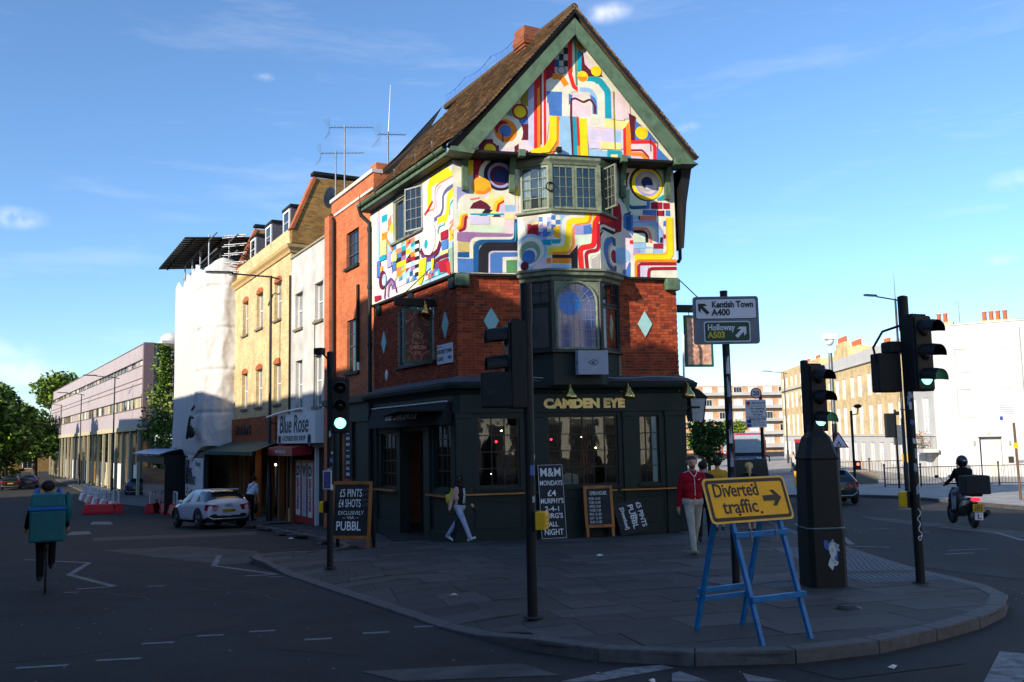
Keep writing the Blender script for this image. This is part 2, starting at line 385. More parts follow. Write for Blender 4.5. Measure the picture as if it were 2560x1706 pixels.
for i, (_, cx, cy, c) in enumerate(slabs):
    h = rnd.uniform(-.004, .003); tx, ty = rnd.uniform(-.004, .004), rnd.uniform(-.004, .004)
    top = [(x-cx, y-cy, pz(x, y)+h+tx*(x-cx)+ty*(y-cy)-gz(cx, cy)) for x, y in c]; n = len(top)
    vs = top+[(x, y, z-.03) for x, y, z in top]; fs = [tuple(range(n))]+[(k, k+n, (k+1) % n+n, (k+1) % n) for k in range(n)]
    sm_ = stones[rnd.choice((0, 0, 0, 1, 1, 2))]
    if i < 290: MB().add(vs, fs).build("paving_slab", sm_, pave, loc=(cx, cy, gz(cx, cy)))
    else: rest.add([(x+cx, y+cy, z+gz(cx, cy)) for x, y, z in vs], fs)
o = rest.build("distant_paving", stone, pave); o["kind"] = "stuff"
# kerb stones
def resample(pl, step):
    out = [pl[0]]; rem = step
    for a, b in zip(pl, pl[1:]):
        l = math.dist(a, b); t = rem
        while t <= l: out.append((a[0]+(b[0]-a[0])*t/l, a[1]+(b[1]-a[1])*t/l)); t += step
        rem = t-l
    if math.dist(out[-1], pl[-1]) > .1: out.append(pl[-1])
    return out
def kerbs(pl, parent, wd=.17, step=.9, drop=None, up=.004):
    P = resample(pl, step); k = len(P); nor = []
    for i in range(k):
        a, b = P[max(i-1, 0)], P[min(i+1, k-1)]; l = math.dist(a, b) or 1; nor.append((-(b[1]-a[1])/l, (b[0]-a[0])/l))
    zf = drop or gz
    for i in range(k-1):
        a, b = P[i], P[i+1]; l = math.dist(a, b); e = min(.004/l, .2)
        p = (a[0]+(b[0]-a[0])*e, a[1]+(b[1]-a[1])*e); q2 = (b[0]-(b[0]-a[0])*e, b[1]-(b[1]-a[1])*e)
        c = [p, q2, (q2[0]+nor[i+1][0]*wd, q2[1]+nor[i+1][1]*wd), (p[0]+nor[i][0]*wd, p[1]+nor[i][1]*wd)]
        ox, oy = a; oz = gz(*a); m = MB()
        m.add([(x-ox, y-oy, zf(x, y)+up-oz) for x, y in c]+[(x-ox, y-oy, gz(x, y)-.25-oz) for x, y in c], [(0, 1, 2, 3), (0, 4, 5, 1), (1, 5, 6, 2), (2, 6, 7, 3), (3, 7, 4, 0)])
        m.build("kerb_stone", granite, parent, bevel=.012, loc=(ox, oy, oz))
kerbs(NOSE, pave, .2, .92, pz)
kerbs([(-20.37, 54.5), (-10.02, 35.3), (-5.21, 25.68), (-4.27, 23.2)], pave, .16, 1.4)
# ribbed tactile slabs beside the crossing
tact = mat("tactile_slab", (.16, .16, .17), .75, var=.25, scale=4, bump=.2, dirt=((.06, .06, .06), 3, .6))
tm = MB(); tm.box(-.2, .2, -.2, .2, -.03, .004)
for i in range(5): tm.box(-.198, .198, -.17+i*.075, -.135+i*.075, .004, .011)
tmesh = tm.mesh("tactile_slab", tact)
def tact_row(a, b, rows, side):
    l = math.dist(a, b); dx, dy = (b[0]-a[0])/l, (b[1]-a[1])/l
    for i in range(int(l/.404)):
        for j in range(rows):
            x = a[0]+dx*(.2+i*.404)-dy*side*(.22+j*.404); y = a[1]+dy*(.2+i*.404)+dx*side*(.22+j*.404)
            o = bpy.data.objects.new("tactile_slab", tmesh); link(o, pave); o.location = (x, y, gz(x, y)+.006)
            o.rotation_euler = (math.atan(GY), -math.atan(GX), math.atan2(dy, dx))
tact_row((6.0, 12.9), (5.95, 14.1), 3, 1); tact_row((5.95, 14.1), (6.28, 18.4), 3, 1); tact_row((2.9, 13.0), (4.6, 13.5), 2, 1)
# the pavement along the side street, and the ones across the junction
def strip(name, pts, m, dz=0., label=None):
    mb = MB(); mb.poly([(x, y, gz(x, y)+dz) for x, y in pts], 0); return tag(mb.build(name, m), kind="structure")
flag = mat("concrete_flags", (.1, .097, .095), .85, var=.25, scale=.8, bump=.3, dirt=((.08, .08, .08), .6, .6))
def flags(m, w_=.6):
    t = m.node_tree; b = t.nodes["Principled BSDF"]; src = b.inputs["Base Color"].links[0].from_socket
    br = t.nodes.new("ShaderNodeTexBrick"); br.inputs["Scale"].default_value = 1; br.inputs["Brick Width"].default_value = .9; br.inputs["Row Height"].default_value = .6; br.inputs["Mortar Size"].default_value = .008
    br.inputs["Color1"].default_value = (1, 1, 1, 1); br.inputs["Color2"].default_value = (.8, .8, .8, 1); br.inputs["Mortar"].default_value = (.3, .3, .3, 1)
    tc = t.nodes.new("ShaderNodeTexCoord"); t.links.new(tc.outputs["Object"], br.inputs["Vector"])
    mu = t.nodes.new("ShaderNodeMixRGB"); mu.blend_type = 'MULTIPLY'; mu.inputs[0].default_value = 1; t.links.new(src, mu.inputs[1]); t.links.new(br.outputs["Color"], mu.inputs[2]); t.links.new(mu.outputs[0], b.inputs["Base Color"])
flags(flag)
paleflag = mat("pale_concrete_flags", (.40, .38, .35), .85, var=.2, scale=.8, bump=.3, dirt=((.25, .24, .23), .6, .5)); flags(paleflag)
mb = MB()
for (a, b) in zip(LEFTK[:-3], LEFTK[1:-2]):
    for k in range(8):
        t0, t1 = k/8, (k+1)/8; p = (a[0]+(b[0]-a[0])*t0, a[1]+(b[1]-a[1])*t0); q2 = (a[0]+(b[0]-a[0])*t1, a[1]+(b[1]-a[1])*t1)
        c = [p, q2, (q2[0]+6, q2[1]+2.6), (p[0]+6, p[1]+2.6)]; mb.poly([(x, y, gz(x, y)-.002) for x, y in c])
        mb.poly([(p[0], p[1], gz(*p)-.002), (p[0], p[1], gz(*p)-.2), (q2[0], q2[1], gz(*q2)-.2), (q2[0], q2[1], gz(*q2)-.002)])
tag(mb.build("pavement_side_street", flag), kind="structure")
RK = [(13.2, 46.5), (16.2, 44.), (17.2, 41.), (16.9, 36.), (16.4, 30.5), (16.6, 24.), (18, 15)]
mb = MB()
# simple fan of quads, near rows fine enough to follow the fall of the ground
rows = [(18, 15), (16.6, 24.), (16.4, 30.5), (16.9, 36.), (17.2, 41.), (16.2, 44.), (13.2, 46.5), (14.2, 60), (15.6, 75), (17.4, 90), (21.5, 130)]
for a, b in zip(rows, rows[1:]):
    for k in range(4):
        x0, y0 = a[0]+(b[0]-a[0])*k/4, a[1]+(b[1]-a[1])*k/4; x1, y1 = a[0]+(b[0]-a[0])*(k+1)/4, a[1]+(b[1]-a[1])*(k+1)/4
        gx = [0, 4, 10, 18, 50]
        for g0, g1 in zip(gx, gx[1:]): mb.poly([(x, y, gz(x, y)-.002) for x, y in ((x0+g0, y0), (x0+g1, y0), (x1+g1, y1), (x1+g0, y1))])
rp = tag(mb.build("pavement_right", paleflag), kind="structure")
kerbs([(p[0], p[1]) for p in rows[:9]][::-1], rp, .2, 1.5)
mb = MB()
for a, b in zip([(7.2, 25.8), (8.4, 35.), (9.8, 46), (11.6, 62), (13.2, 80)], [(8.4, 35.), (9.8, 46), (11.6, 62), (13.2, 80), (18, 130)]):
    mb.poly([(x, y, gz(x, y)-.003) for x, y in (a, b, (b[0]-6, b[1]), (a[0]-6, a[1]))][::-1])
    mb.poly([(a[0], a[1], gz(*a)-.003), (a[0], a[1], gz(*a)-.2), (b[0], b[1], gz(*b)-.2), (b[0], b[1], gz(*b)-.003)])
tag(mb.build("pavement_far_side", flag), kind="structure")
# the far-left pavement under the trees
mb = MB()
for a, b in zip([(-15, 4), (-24, 20), (-38, 46), (-62, 92)], [(-24, 20), (-38, 46), (-62, 92), (-90, 145)]):
    for k in range(5):
        p = (a[0]+(b[0]-a[0])*k/5, a[1]+(b[1]-a[1])*k/5); q2 = (a[0]+(b[0]-a[0])*(k+1)/5, a[1]+(b[1]-a[1])*(k+1)/5)
        mb.poly([(x, y, gz(x, y)-.002) for x, y in (p, q2, (q2[0]-30, q2[1]), (p[0]-30, p[1]))])
        mb.poly([(x, y, z) for (x, y), z in ((p, gz(*p)-.002), (p, gz(*p)-.2), (q2, gz(*q2)-.2), (q2, gz(*q2)-.002))])
tag(mb.build("pavement_left", flag), kind="structure")
# painted markings, each one a sheet of worn paint
paint = mat("road_paint", (.2, .2, .212), .8, var=.35, scale=11, dirt=((.035, .034, .034), 6, .95))
def mark(pts, name="road_marking", m=None):
    cx, cy = pts[0]; MB().poly([(x-cx, y-cy, rz_(x, y)+.005-rz_(cx, cy)) for x, y in pts]).build(name, m or paint, road, loc=(cx, cy, rz_(cx, cy)))
def stroke(pl, wd):
    for a, b in zip(pl, pl[1:]):
        l = math.dist(a, b); nx_, ny_ = -(b[1]-a[1])/l*wd/2, (b[0]-a[0])/l*wd/2
        mark([(a[0]-nx_, a[1]-ny_), (b[0]-nx_, b[1]-ny_), (b[0]+nx_, b[1]+ny_), (a[0]+nx_, a[1]+ny_)])
MK = (((-12.28,23.314),(-9.936,21.733),(-9.079,19.002),(-7.124,16.601),(-7.69,16.36)),((-8.959,22.989),(-7.167,22.557),(-6.455,19.974),(-4.538,17.732),(-5.115,17.634)),((8.182,27.186),(7.069,21.419),(6.584,19.919),(7.637,19.085)),((10.979,24.125),(11.254,21.96),(10.66,19.6)),((7.666,21.91),(7.19,19.988)))
for l in MK: stroke(l, .13)
for (x, y, l, a) in ((-4.064,10.659,0.35,0.1),(-3.607,11.056,0.3,0.1),(-3.049,11.246,0.3,0.1),(-1.053,11.193,0.35,0.1),(-1.632,10.869,0.3,0.1),(-2.238,10.574,0.3,0.1),(-4.123,9.761,0.45,0.1),(-4.791,9.515,0.5,0.15),(-4.444,17.308,0.28,0.1),(8.74,18.083,0.8,0.05),(9.423,24.121,0.5,0.1),(9.771,22.554,0.5,0.1),(8.256,17.4,0.6,0.2),(-7.554,15.902,0.25,0.1),(-6.327,16.446,0.3,0.1)):
    c, s_ = math.cos(a), math.sin(a); mark([(x+dx*c-dy*s_, y+dx*s_+dy*c) for dx, dy in ((-l/2, -.05), (l/2, -.05), (l/2, .05), (-l/2, .05))])
for l in (((0.354,8.095),(0.658,8.051),(1.394,8.476),(1.31,8.626),(0.954,8.545)),((1.288,7.959),(1.597,7.913),(1.423,8.34),(1.341,8.272)),((1.903,7.869),(2.206,7.825),(1.995,8.095),(1.935,8.198)),((3.43,7.134),(3.682,7.099),(4.688,8.501),(4.455,8.743))): mark(l)
for l in (((-19.216,42.037),(-17.862,41.33),(-19.212,44.095),(-20.286,44.664)),((-16.403,33.992),(-15.561,34.224),(-16.648,36.334),(-17.36,36.452))): mark(l)
# scraps of litter lying in the gutter and on the paving
litter = mat("litter_paper", (.7, .68, .64), .8)
for i, (x, y, z, s_) in enumerate(((-6.697,27.814,-1.055,0.09),(-5.304,25.275,-0.948,0.1),(-0.869,12.989,-0.461,0.06),(3.239,8.193,-0.238,0.05),(-3.444,28.56,-1.036,0.07),(1.62,18.056,-0.602,0.07),(1.126,7.97,-0.26,0.05))):
    m = MB(); m.add([(-s_, -.4*s_, 0), (s_, -.5*s_, .1*s_), (.9*s_, .6*s_, 0), (-.8*s_, .5*s_, .25*s_), (0, 0, .5*s_)], [(0, 1, 4), (1, 2, 4), (2, 3, 4), (3, 0, 4)])
    o = m.build("litter_scrap", litter, loc=(x, y, z-(.11 if i < 2 or i in (3, 6) else -.003)), rot=(0, 0, i*1.3))
    tag(o, ["crumpled white paper scrap in the gutter near the red shop door", "white scrap in the gutter beside the large chalk A-board", "small yellowish leaf-like scrap on the paving nose", "tiny pale scrap on the road beneath the kerb", "balled paper at the foot of the pub door", "flat pale stone-like scrap in front of the opening hours board", "pale scrap on the road beside the curved kerb"][i], "litter")

tar = mat("tar_patch", (.012, .012, .0125), .8, var=.3, scale=2, bump=.5, bscale=150); worn = mat("worn_asphalt", (.085, .079, .073), .9, var=.35, scale=1.6, bump=.5, bscale=120, dirt=((.035, .034, .034), 1.2, .7))
def patch(pts, m, k):
    cx, cy = pts[0]; MB().poly([(x-cx, y-cy, rz_(x, y)+.0012+.0006*k-rz_(cx, cy)) for x, y in pts]).build("road_patch", m, road, loc=(cx, cy, rz_(cx, cy)))
for k, (l, w_) in enumerate(((((-11.499,25.805),(-9.349,26.289),(-6.591,23.674),(-5.229,20.7),(-6.305,20.178),(-8.326,22.35)),1),(((-14.508,31.916),(-8.989,32.263),(-8.535,30.639),(-13.604,30.077)),1),(((-6.911,12.572),(-5.051,13.599),(-3.333,12.007),(-4.663,10.058),(-5.349,9.759)),0),(((-2.969,11.779),(-1.453,10.914),(-1.596,9.547),(-2.824,10.184)),0),(((11.102,29.999),(11.87,21.794),(11.018,20.248),(10.655,27.844)),1),(((6.541,16.83),(7.776,15.067),(7.329,13.554),(6.857,14.757)),0),(((2.413,8.35),(3.682,8.668),(3.931,8.277),(2.659,7.845)),0),(((-1.468,8.783),(0.018,8.902),(0.366,8.34),(-1.039,8.314)),1))): patch(l, worn if w_ else tar, k)
rk = random.Random(31); cr_ = mat("crack_tar", (.012, .012, .013), .6)
for k in range(22):
    x, y = rk.uniform(-9, 9), rk.uniform(5, 26)
    if inside((x, y), PAVE): continue
    a = rk.uniform(0, 3.1); P_ = [(x, y)]
    for i in range(9): a += rk.uniform(-.45, .45); P_.append((P_[-1][0]+.45*math.cos(a), P_[-1][1]+.45*math.sin(a)))
    if any(inside(p, PAVE) for p in P_): continue
    mb = MB()
    for p, q2 in zip(P_, P_[1:]): mb.bar((p[0]-x, p[1]-y, rz_(*p)-rz_(x, y)-.002), (q2[0]-x, q2[1]-y, rz_(*q2)-rz_(x, y)-.002), .022, .01)
    mb.build("road_crack", cr_, road, loc=(x, y, rz_(x, y)))
mb = MB(); grit = mat("road_grit", (.3, .29, .27), .9)
for k in range(900):
    x, y = rk.uniform(-11, 10), rk.uniform(6.5, 26)
    if inside((x, y), PAVE) and rk.random() < .75: continue
    s_ = rk.choice((.006, .008, .012, .02)); z = (gz(x, y)+.002 if inside((x, y), PAVE) else rz_(x, y)+.003); a = rk.uniform(0, 3)
    mb.add([(x+s_*math.cos(a), y+s_*math.sin(a), z), (x-s_*math.sin(a), y+s_*math.cos(a), z+.004), (x-s_*math.cos(a), y-s_*math.sin(a), z), (x+s_*math.sin(a)*.6, y-s_*math.cos(a), z+.003)], [(0, 1, 2, 3)])
o = mb.build("road_grit", grit); tag(o, "specks of grit and scraps strewn over road and paving", "debris", kind="stuff")
x, y, z = (3.79,10.753,-0.319); mc = thing("drain_cover", "small round iron cover set in the paving right of the diversion sign", "drain cover", (x, y, z+.004)); q = MB(); q.lathe([(0, .004), (.14, .004), (.15, 0)], 20); q.build("lid", mat("cast_iron", (.02, .02, .022), .5, .4), mc)
for k in range(4): MB().box(-.1, .1, -.08+k*.05, -.06+k*.05, .004, .009).build("rib", MATS["cast_iron"], mc)

# ================================================================ THE CORNER PUB
# local frame: x along the narrow front, y into the building, z above its base; the side wall follows the side street
PB = .81
pub = thing("corner_pub", "narrow corner pub with a colourful abstract mural, steep tiled gable and dark green ground floor", "pub", (-1.355, 22.746, -PB), R_(13.4))
lx, ly = -.2656, .9641
LT = fr2(R_(-74.6), (lx*5.95, ly*5.95, 0))          # side wall: x runs from the far end to the corner, y into the building
green = mat("bottle_green_paint", C(23, 38, 34), .58, var=.2, scale=3, bump=.06, dirt=(C(16, 23, 22), 1.5, .5))
green2 = mat("sage_green_timber", C(84, 108, 84), .6, var=.22, scale=5, bump=.15, dirt=(C(52, 66, 52), 4, .6))
grngrey = mat("grey_green_frame", C(118, 128, 108), .55, var=.25, scale=8, bump=.1, dirt=(C(40, 46, 40), 6, .6))
dkgreen = mat("deep_green_frame", C(22, 30, 29), .4, var=.25, scale=4)
lead = mat("lead_sheet", C(88, 90, 96), .6, .2, var=.3, scale=9, bump=.2)
brk = [mat("red_brick_%s" % n, c, .85, var=.3, scale=7, bump=.5, bscale=55, spec=.15, dirt=(C(70, 38, 30), 9, .5)) for n, c in (("mid", C(146, 64, 42)), ("bright", C(166, 78, 48)), ("deep", C(126, 54, 38)), ("burnt", C(106, 58, 46)))]
mortar = mat("brick_mortar", C(184, 148, 120), .95, var=.2, scale=12, dirt=(C(120, 88, 70), 3, .5))
MC = dict(cream=(224, 220, 200), white=(232, 230, 220), pinkp=(226, 204, 208), lilac=(208, 198, 222), lav=(160, 158, 206), mauve=(150, 112, 156), purple=(92, 66, 122), plum=(98, 24, 46), crimson=(158, 22, 48), red=(222, 40, 38),
          coral=(232, 126, 100), orange=(242, 136, 30), amber=(246, 174, 40), yellow=(250, 212, 28), pyel=(240, 222, 140), sand=(200, 178, 112), olive=(146, 134, 40), sage=(130, 162, 134), pgreen=(206, 222, 196), green=(88, 140, 92),
          teal=(24, 156, 176), sky=(150, 190, 220), blue=(72, 118, 184), bluedk=(22, 84, 136), navy=(24, 46, 100), slate=(86, 90, 120), char=(34, 32, 40), grey=(178, 174, 168), beige=(200, 184, 160))
MCN = list(MC); MCM = [mat("mural_"+k, C(*v), .66, var=.12, scale=3.5, bump=.3, bscale=38, spec=.25, dirt=(tuple(c*.62 for c in C(*v)), 1.7, .4)) for k, v in MC.items()]
def fillet(P, r):
    out = [P[0]]
    for a, b, c in zip(P, P[1:], P[2:]):
        A, B, C_ = Vector(a), Vector(b), Vector(c); u, v = (A-B), (C_-B); lu, lv = u.length, v.length
        if lu < 1e-6 or lv < 1e-6: continue
        u /= lu; v /= lv; ang = math.acos(max(-1, min(1, u.dot(v))))
        if ang > 3.05: out.append(b); continue
        t = min(r/math.tan(ang/2), lu*.49, lv*.49); p, q = B+u*t, B+v*t
        for k in range(7):
            s_ = k/6; out.append(tuple(p*(1-s_)**2+B*2*s_*(1-s_)+q*s_*s_))
    out.append(P[-1]); return out
def prim_polys(it):
    if it[0] == 'p': l = it[2]; return [[(l[i], l[i+1]) for i in range(0, len(l), 2)]]
    if it[0] == 'c': a, h, r = it[2]; return [[(a+r*math.cos(6.28319*k/40), h+r*math.sin(6.28319*k/40)) for k in range(40)]]
    wd, r, l = it[2:5]; P = fillet([(l[i], l[i+1]) for i in range(0, len(l), 2)], r); n = len(P); S = []
    for i in range(n):
        a, b = Vector(P[max(i-1, 0)]), Vector(P[min(i+1, n-1)]); d = (b-a).normalized(); S.append((Vector(P[i])+Vector((-d.y, d.x))*wd/2, Vector(P[i])-Vector((-d.y, d.x))*wd/2))
    return [[tuple(S[i][1]), tuple(S[i+1][1]), tuple(S[i+1][0]), tuple(S[i][0])] for i in range(n-1)]
def clipc(poly, conv):
    for a, b in zip(conv, conv[1:]+conv[:1]):
        poly = clip_half(poly, a, b)
        if len(poly) < 3: return []
    return poly
def mural(items, T, clips, name="mural"):
    for k, cv in enumerate(clips):
        mb = MB(T)
        for i, it in enumerate(items):
            y = -.002-.0002*i
            for pl in prim_polys(it):
                q = clipc(pl, cv)
                if len(q) > 2:
                    area = sum(q[j][0]*q[(j+1) % len(q)][1]-q[(j+1) % len(q)][0]*q[j][1] for j in range(len(q)))
                    if area < 0: q = q[::-1]
                    if abs(area) > 1e-6: mb.poly([(a, y, h) for a, h in q], MCN.index(it[1]))
        mb.build(name, MCM, pub)
def rect(a, b, c, d): return [(a, c), (b, c), (b, d), (a, d)]
# --- bricks, real pieces with recessed joints
BRM = [MB().box(0, L_, -.012, 0, 0, .065).mesh("brick", brk[0]) for L_ in (.215, .1025)]
def brickmesh(L_, k):
    key = ("b", round(L_, 3), k)
    if key not in WCACHE: WCACHE[key] = MB().box(0, L_, -.012, .002, 0, .065).mesh("brick", brk[k])
    return WCACHE[key]
def bricks(parent, T, rects, ops=(), single=0, zc=3.9):
    r = random.Random(11); big = MB(T); n = 0
    cells_ = []
    for x0, x1, z0, z1 in rects:
        row = 0; z = z0
        while z+.065 <= z1+.001:
            x = x0+(0 if row % 2 else -.115); k = row
            while x < x1:
                L_ = .215 if k % 2 == 0 else .1025; a, b = max(x, x0), min(x+L_, x1); x += L_+.01; k += 1
                if b-a < .03 or any(o[0]-.01 < (a+b)/2 < o[1]+.01 and o[2]-.04 < z+.03 < o[3]+.02 for o in ops): continue
                for o in ops:
                    if o[2] < z+.03 < o[3]:
                        if a < o[0] < b: b = o[0]
                        if a < o[1] < b: a = o[1]
                cells_.append((a, b, z))
            z += .075; row += 1
    for a, b, z in cells_:
        k = r.choices((0, 1, 2, 3), (6, 4, 3, .6))[0]; d = r.uniform(-.002, .003)
        if n < single: place(brickmesh(b-a, k), "brick", parent, T @ tr(a, d, z)); n += 1
        else: big.box(a, b, -.012+d, .002, z, z+.065, k)
    if big.v: o = big.build("brickwork", brk, parent); o["kind"] = "stuff"
# ground floor, front -----------------------------------------------------------
GW = [(.44, 1.53, 1.3, 3.04), (2.25, 4.12, 1.27, 3.05), (4.7, 5.25, 1.28, 3.03)]
mb = MB(); wall(mb, -.1, 6., -.4, 3.14, GW, -.08, .16); mb.poly([(6, -.08, -.4), (8.5, 6.6, -.4), (8.5, 6.6, 3.8), (6, -.08, 3.8)])
pw = mb.build("shopfront_wall", green, pub)
mb = MB()
for x0, x1 in ((-.1, .3), (1.66, 2.12), (4.24, 4.58), (5.4, 5.98)):
    mb = MB(); mb.box(x0, x1, -.13, -.08, -.4, 3.0); mb.box(x0-.02, x1+.02, -.15, -.08, 3.0, 3.13); mb.box(x0-.02, x1+.02, -.16, -.08, -.4, .22)
    mb.build("pilaster", green, pub, bevel=.008)
mb = MB()
for x0, x1 in ((.36, 1.6), (2.2, 3.1), (3.2, 4.18), (4.62, 5.36)):
    mb = MB()
    for a, b, c, d in ((x0, x1, .3, .34), (x0, x1, .95, .99), (x0, x0+.04, .34, .95), (x1-.04, x1, .34, .95)): mb.box(a, b, -.1, -.08, c, d)
    mb.build("panel_moulding", green, pub, bevel=.006)
for a, b, c, d in GW:
    mb = MB(); mb.box(a-.06, b+.06, -.15, -.085, c-.07, c); mb.build("window_sill", green, pub, bevel=.008)
window(pub, tr(.44, -.02, 1.3), 1.09, 1.74, 3, 4, dkgreen, glass, .05); window(pub, tr(2.25, -.02, 1.27), 1.87, 1.78, 6, 4, dkgreen, glass, .05); window(pub, tr(4.7, -.02, 1.28), .55, 1.75, 3, 4, dkgreen, glass, .04)
mb = MB(); ledge = mat("ledge_wood_brass", C(190, 128, 70), .35, .5, var=.3, scale=8, stretch=(.3, 1, 1))
for x0, x1 in ((.1, 1.72), (1.9, 2.3), (3.2, 4.0), (4.1, 6.1)): MB().box(x0, x1, -.27, -.161, 1.13, 1.165).build("drinks_ledge", ledge, pub, bevel=.006)
def sweep(name, prof, pts, m, parent=pub, bevel=0):      # moulding profile (out, z) swept along a ground polyline, outward on its right
    n = len(pts); rings = []
    for i, p in enumerate(pts):
        a = Vector(pts[max(i-1, 0)]); b = Vector(p); c = Vector(pts[min(i+1, n-1)])
        d0 = (b-a).normalized() if i else (c-b).normalized(); d1 = (c-b).normalized() if i < n-1 else d0
        n0, n1 = Vector((d0.y, -d0.x)), Vector((d1.y, -d1.x)); k = (n0+n1); k = k/k.dot(n0) if k.length > .01 else n0
        rings.append([(b.x+k.x*o_, b.y+k.y*o_, z) for o_, z in prof])
    q = MB(); q.loft(rings, 0, True, False, True); return q.build(name, m, parent, bevel)
far = (lx*5.95, ly*5.95); cn = (-.02, -.08)
path_all = [(far[0]-.09, far[1]), (-.11, -.02), (.02, -.09), (6., -.08), (8.4, 6.4)]
sweep("fascia_board", [(0, 3.14), (.05, 3.14), (.06, 3.6), (0, 3.6)], path_all, green)
sweep("shopfront_cornice", [(0, 3.6), (.1, 3.6), (.14, 3.68), (.3, 3.74), (.33, 3.84), (.26, 3.88), (-.1, 4.04), (-.1, 3.6)], path_all, green, bevel=.006)
sweep("lead_flashing", [(.24, 3.892), (.25, 3.9), (-.08, 4.06), (-.09, 4.05)], path_all, lead)
gold = mat("gilded_letter", C(206, 186, 128), .35, .65, var=.12)
text("fascia_lettering", "CAMDEN EYE", .31, gold, pub, (3.22, -.145, 3.245), width=2.16, ext=.015, bold=.02)
# ground floor, side street ------------------------------------------------------
SWO = [(.73, 2.04, 1.15, 2.7), (2.4, 3.95, -.5, 2.75), (4.57, 5.68, 1.25, 2.95)]
mb = MB(LT); wall(mb, -.1, 5.98, -.6, 3.14, SWO, -.08, .22)
mb.build("shopfront_wall", green, pub)
mb = MB(LT)
for x0, x1 in ((0, .5), (2.1, 2.36), (4.0, 4.4), (5.72, 5.97)): MB(LT).box(x0, x1, -.13, -.08, -.6, 3.1).build("pilaster", green, pub, bevel=.008)
for x0, x1 in ((.55, 2.1), (4.42, 5.7)):
    MB(LT).box(x0, x1, -.11, -.08, .86, .92).build("panel_moulding", green, pub); mb = MB(LT); mb.box(x0, x1, -.12, -.08, -.6, .2)
    mb.build("stall_riser", green, pub, bevel=.008); MB(LT).box(x0, x1, -.26, -.08, 1.07, 1.11).build("drinks_ledge", ledge, pub)
window(pub, LT @ tr(.73, -.02, 1.15), 1.31, 1.55, 4, 4, dkgreen, glass, .05); window(pub, LT @ tr(4.57, -.02, 1.25), 1.11, 1.7, 3, 4, dkgreen, glass, .05)
mb = MB(LT); mb.box(2.42, 3.93, .9, .96, -.6, 2.75); mb.box(2.4, 3.95, -.09, .9, -.6, -.06); d = mb.build("door_recess", green, pub)
mb = MB(); mb.box(0, .86, 0, .05, 0, 2.25); mb.box(.1, .76, -.012, 0, .1, .75); pd = place(mb.mesh("door", green), "door", pub, LT @ tr(2.9, .5, -.05))
mb = MB(); mb.box(.14, .72, -.004, .03, .9, 2.1); place(mb.mesh("pane", dkglass), "pane", pd, Matrix())
mb = MB(); mb.tube([(.07, 0, 1.0), (.07, -.06, 1.02), (.07, -.06, 1.38), (.07, 0, 1.4)], .014); place(mb.mesh("handle", brass), "handle", pd, Matrix())
mb = MB(); mb.box(0, .5, 0, .05, 0, 2.6); mb.box(1.37, 1.5, 0, .05, 0, 2.6); mb.box(.5, 1.37, 0, .05, 2.3, 2.6); place(mb.mesh("door_frame", green), "door_frame", pub, LT @ tr(2.4, .48, -.05))
canvas = mat("black_awning_canvas", (.012, .012, .014), .85, bump=.2, bscale=200)
mb = MB(LT); A = [(0.55, -.27, 3.42), (5.85, -.27, 3.42), (5.85, -.46, 2.86), (.55, -.46, 2.86)]
mb.poly([A[3], A[2], A[1], A[0]]); mb.poly([(.55, -.14, 3.42), A[0], A[1], (5.85, -.14, 3.42)]); mb.poly([(.55, -.14, 3.42), (.55, -.14, 2.86), A[3], A[0]]); mb.poly([(5.85, -.14, 3.42), A[1], A[2], (5.85, -.14, 2.86)]); mb.poly([A[3], (.55, -.14, 2.86), (5.85, -.14, 2.86), A[2]])
aw = mb.build("awning", canvas, pub)
mb = MB(LT); mb.tube([(.53, -.28, 3.44), (5.87, -.28, 3.44)], .02); mb.build("awning_rail", mat("awning_rail_white", (.6, .6, .6), .5), aw)
t_ = text("awning_lettering", "THE CAMDEN EYE", .3, mat("awning_white", (.8, .8, .8), .7), aw, (0, 0, 0), width=2.3, bold=.01, shear=.25)
TT = LT @ tr(3.05, -.392, 3.06) @ Matrix.Rotation(R_(71.2), 4, 'X') @ tr(0, 0, .015); t_.location = TT.translation; t_.rotation_euler = TT.to_euler()
# what stands in the bar behind the glass
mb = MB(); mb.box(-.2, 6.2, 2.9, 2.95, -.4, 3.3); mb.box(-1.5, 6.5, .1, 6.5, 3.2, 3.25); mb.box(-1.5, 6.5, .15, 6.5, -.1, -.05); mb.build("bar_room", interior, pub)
mb = MB(); mb.box(1.5, 5.2, 1.7, 2.3, 0, 1.15); mb.box(1.4, 5.3, 1.6, 2.35, 1.15, 1.2); mb.box(1.8, 5.2, 2.6, 2.9, 1.7, 1.74); mb.box(1.8, 5.2, 2.6, 2.9, 2.2, 2.24); mb.build("bar_counter", mat("dark_bar_wood", C(62, 36, 22), .4), pub)
cop = mat("copper_pipe", C(190, 110, 78), .25, 1.)
mb = MB()
for x, dx in ((3.1, 0), (3.42, .05), (3.5, .05), (3.58, .05)): mb.tube([(x, .9, 1.2), (x, .9, 2.2), (x+dx*2, .9, 2.5), (x+dx*2, .9, 3.2)], .014)
for x in (3.74, 3.82, 3.9): mb.tube([(x, 1., 1.15), (x, 1., 1.75)], .012)
mb.build("beer_pipe", cop, pub)
bott = mat("bottle_glass", C(120, 140, 110), .1, spec=.8)
for i in range(14):
    x = 1.9+i*.24+random.uniform(-.05, .05); z = 1.74 if i % 2 else 2.24
    MB().lathe([(0, 0), (.036, 0), (.036, .17), (.013, .22), (.013, .28), (0, .28)], 8, 0, (x, 2.7, z)).build("bottle", bott, pub)
redl = emit("red_lamp_glow", (1, .02, .04), 6); warm = emit("warm_bulb_glow", (1, .6, .25), 45)
for x, y, z in ((1.05, .5, 2.42), (2.5, .5, 2.45)): MB().ball((x, y, z), .03).build("red_lamp", redl, pub)
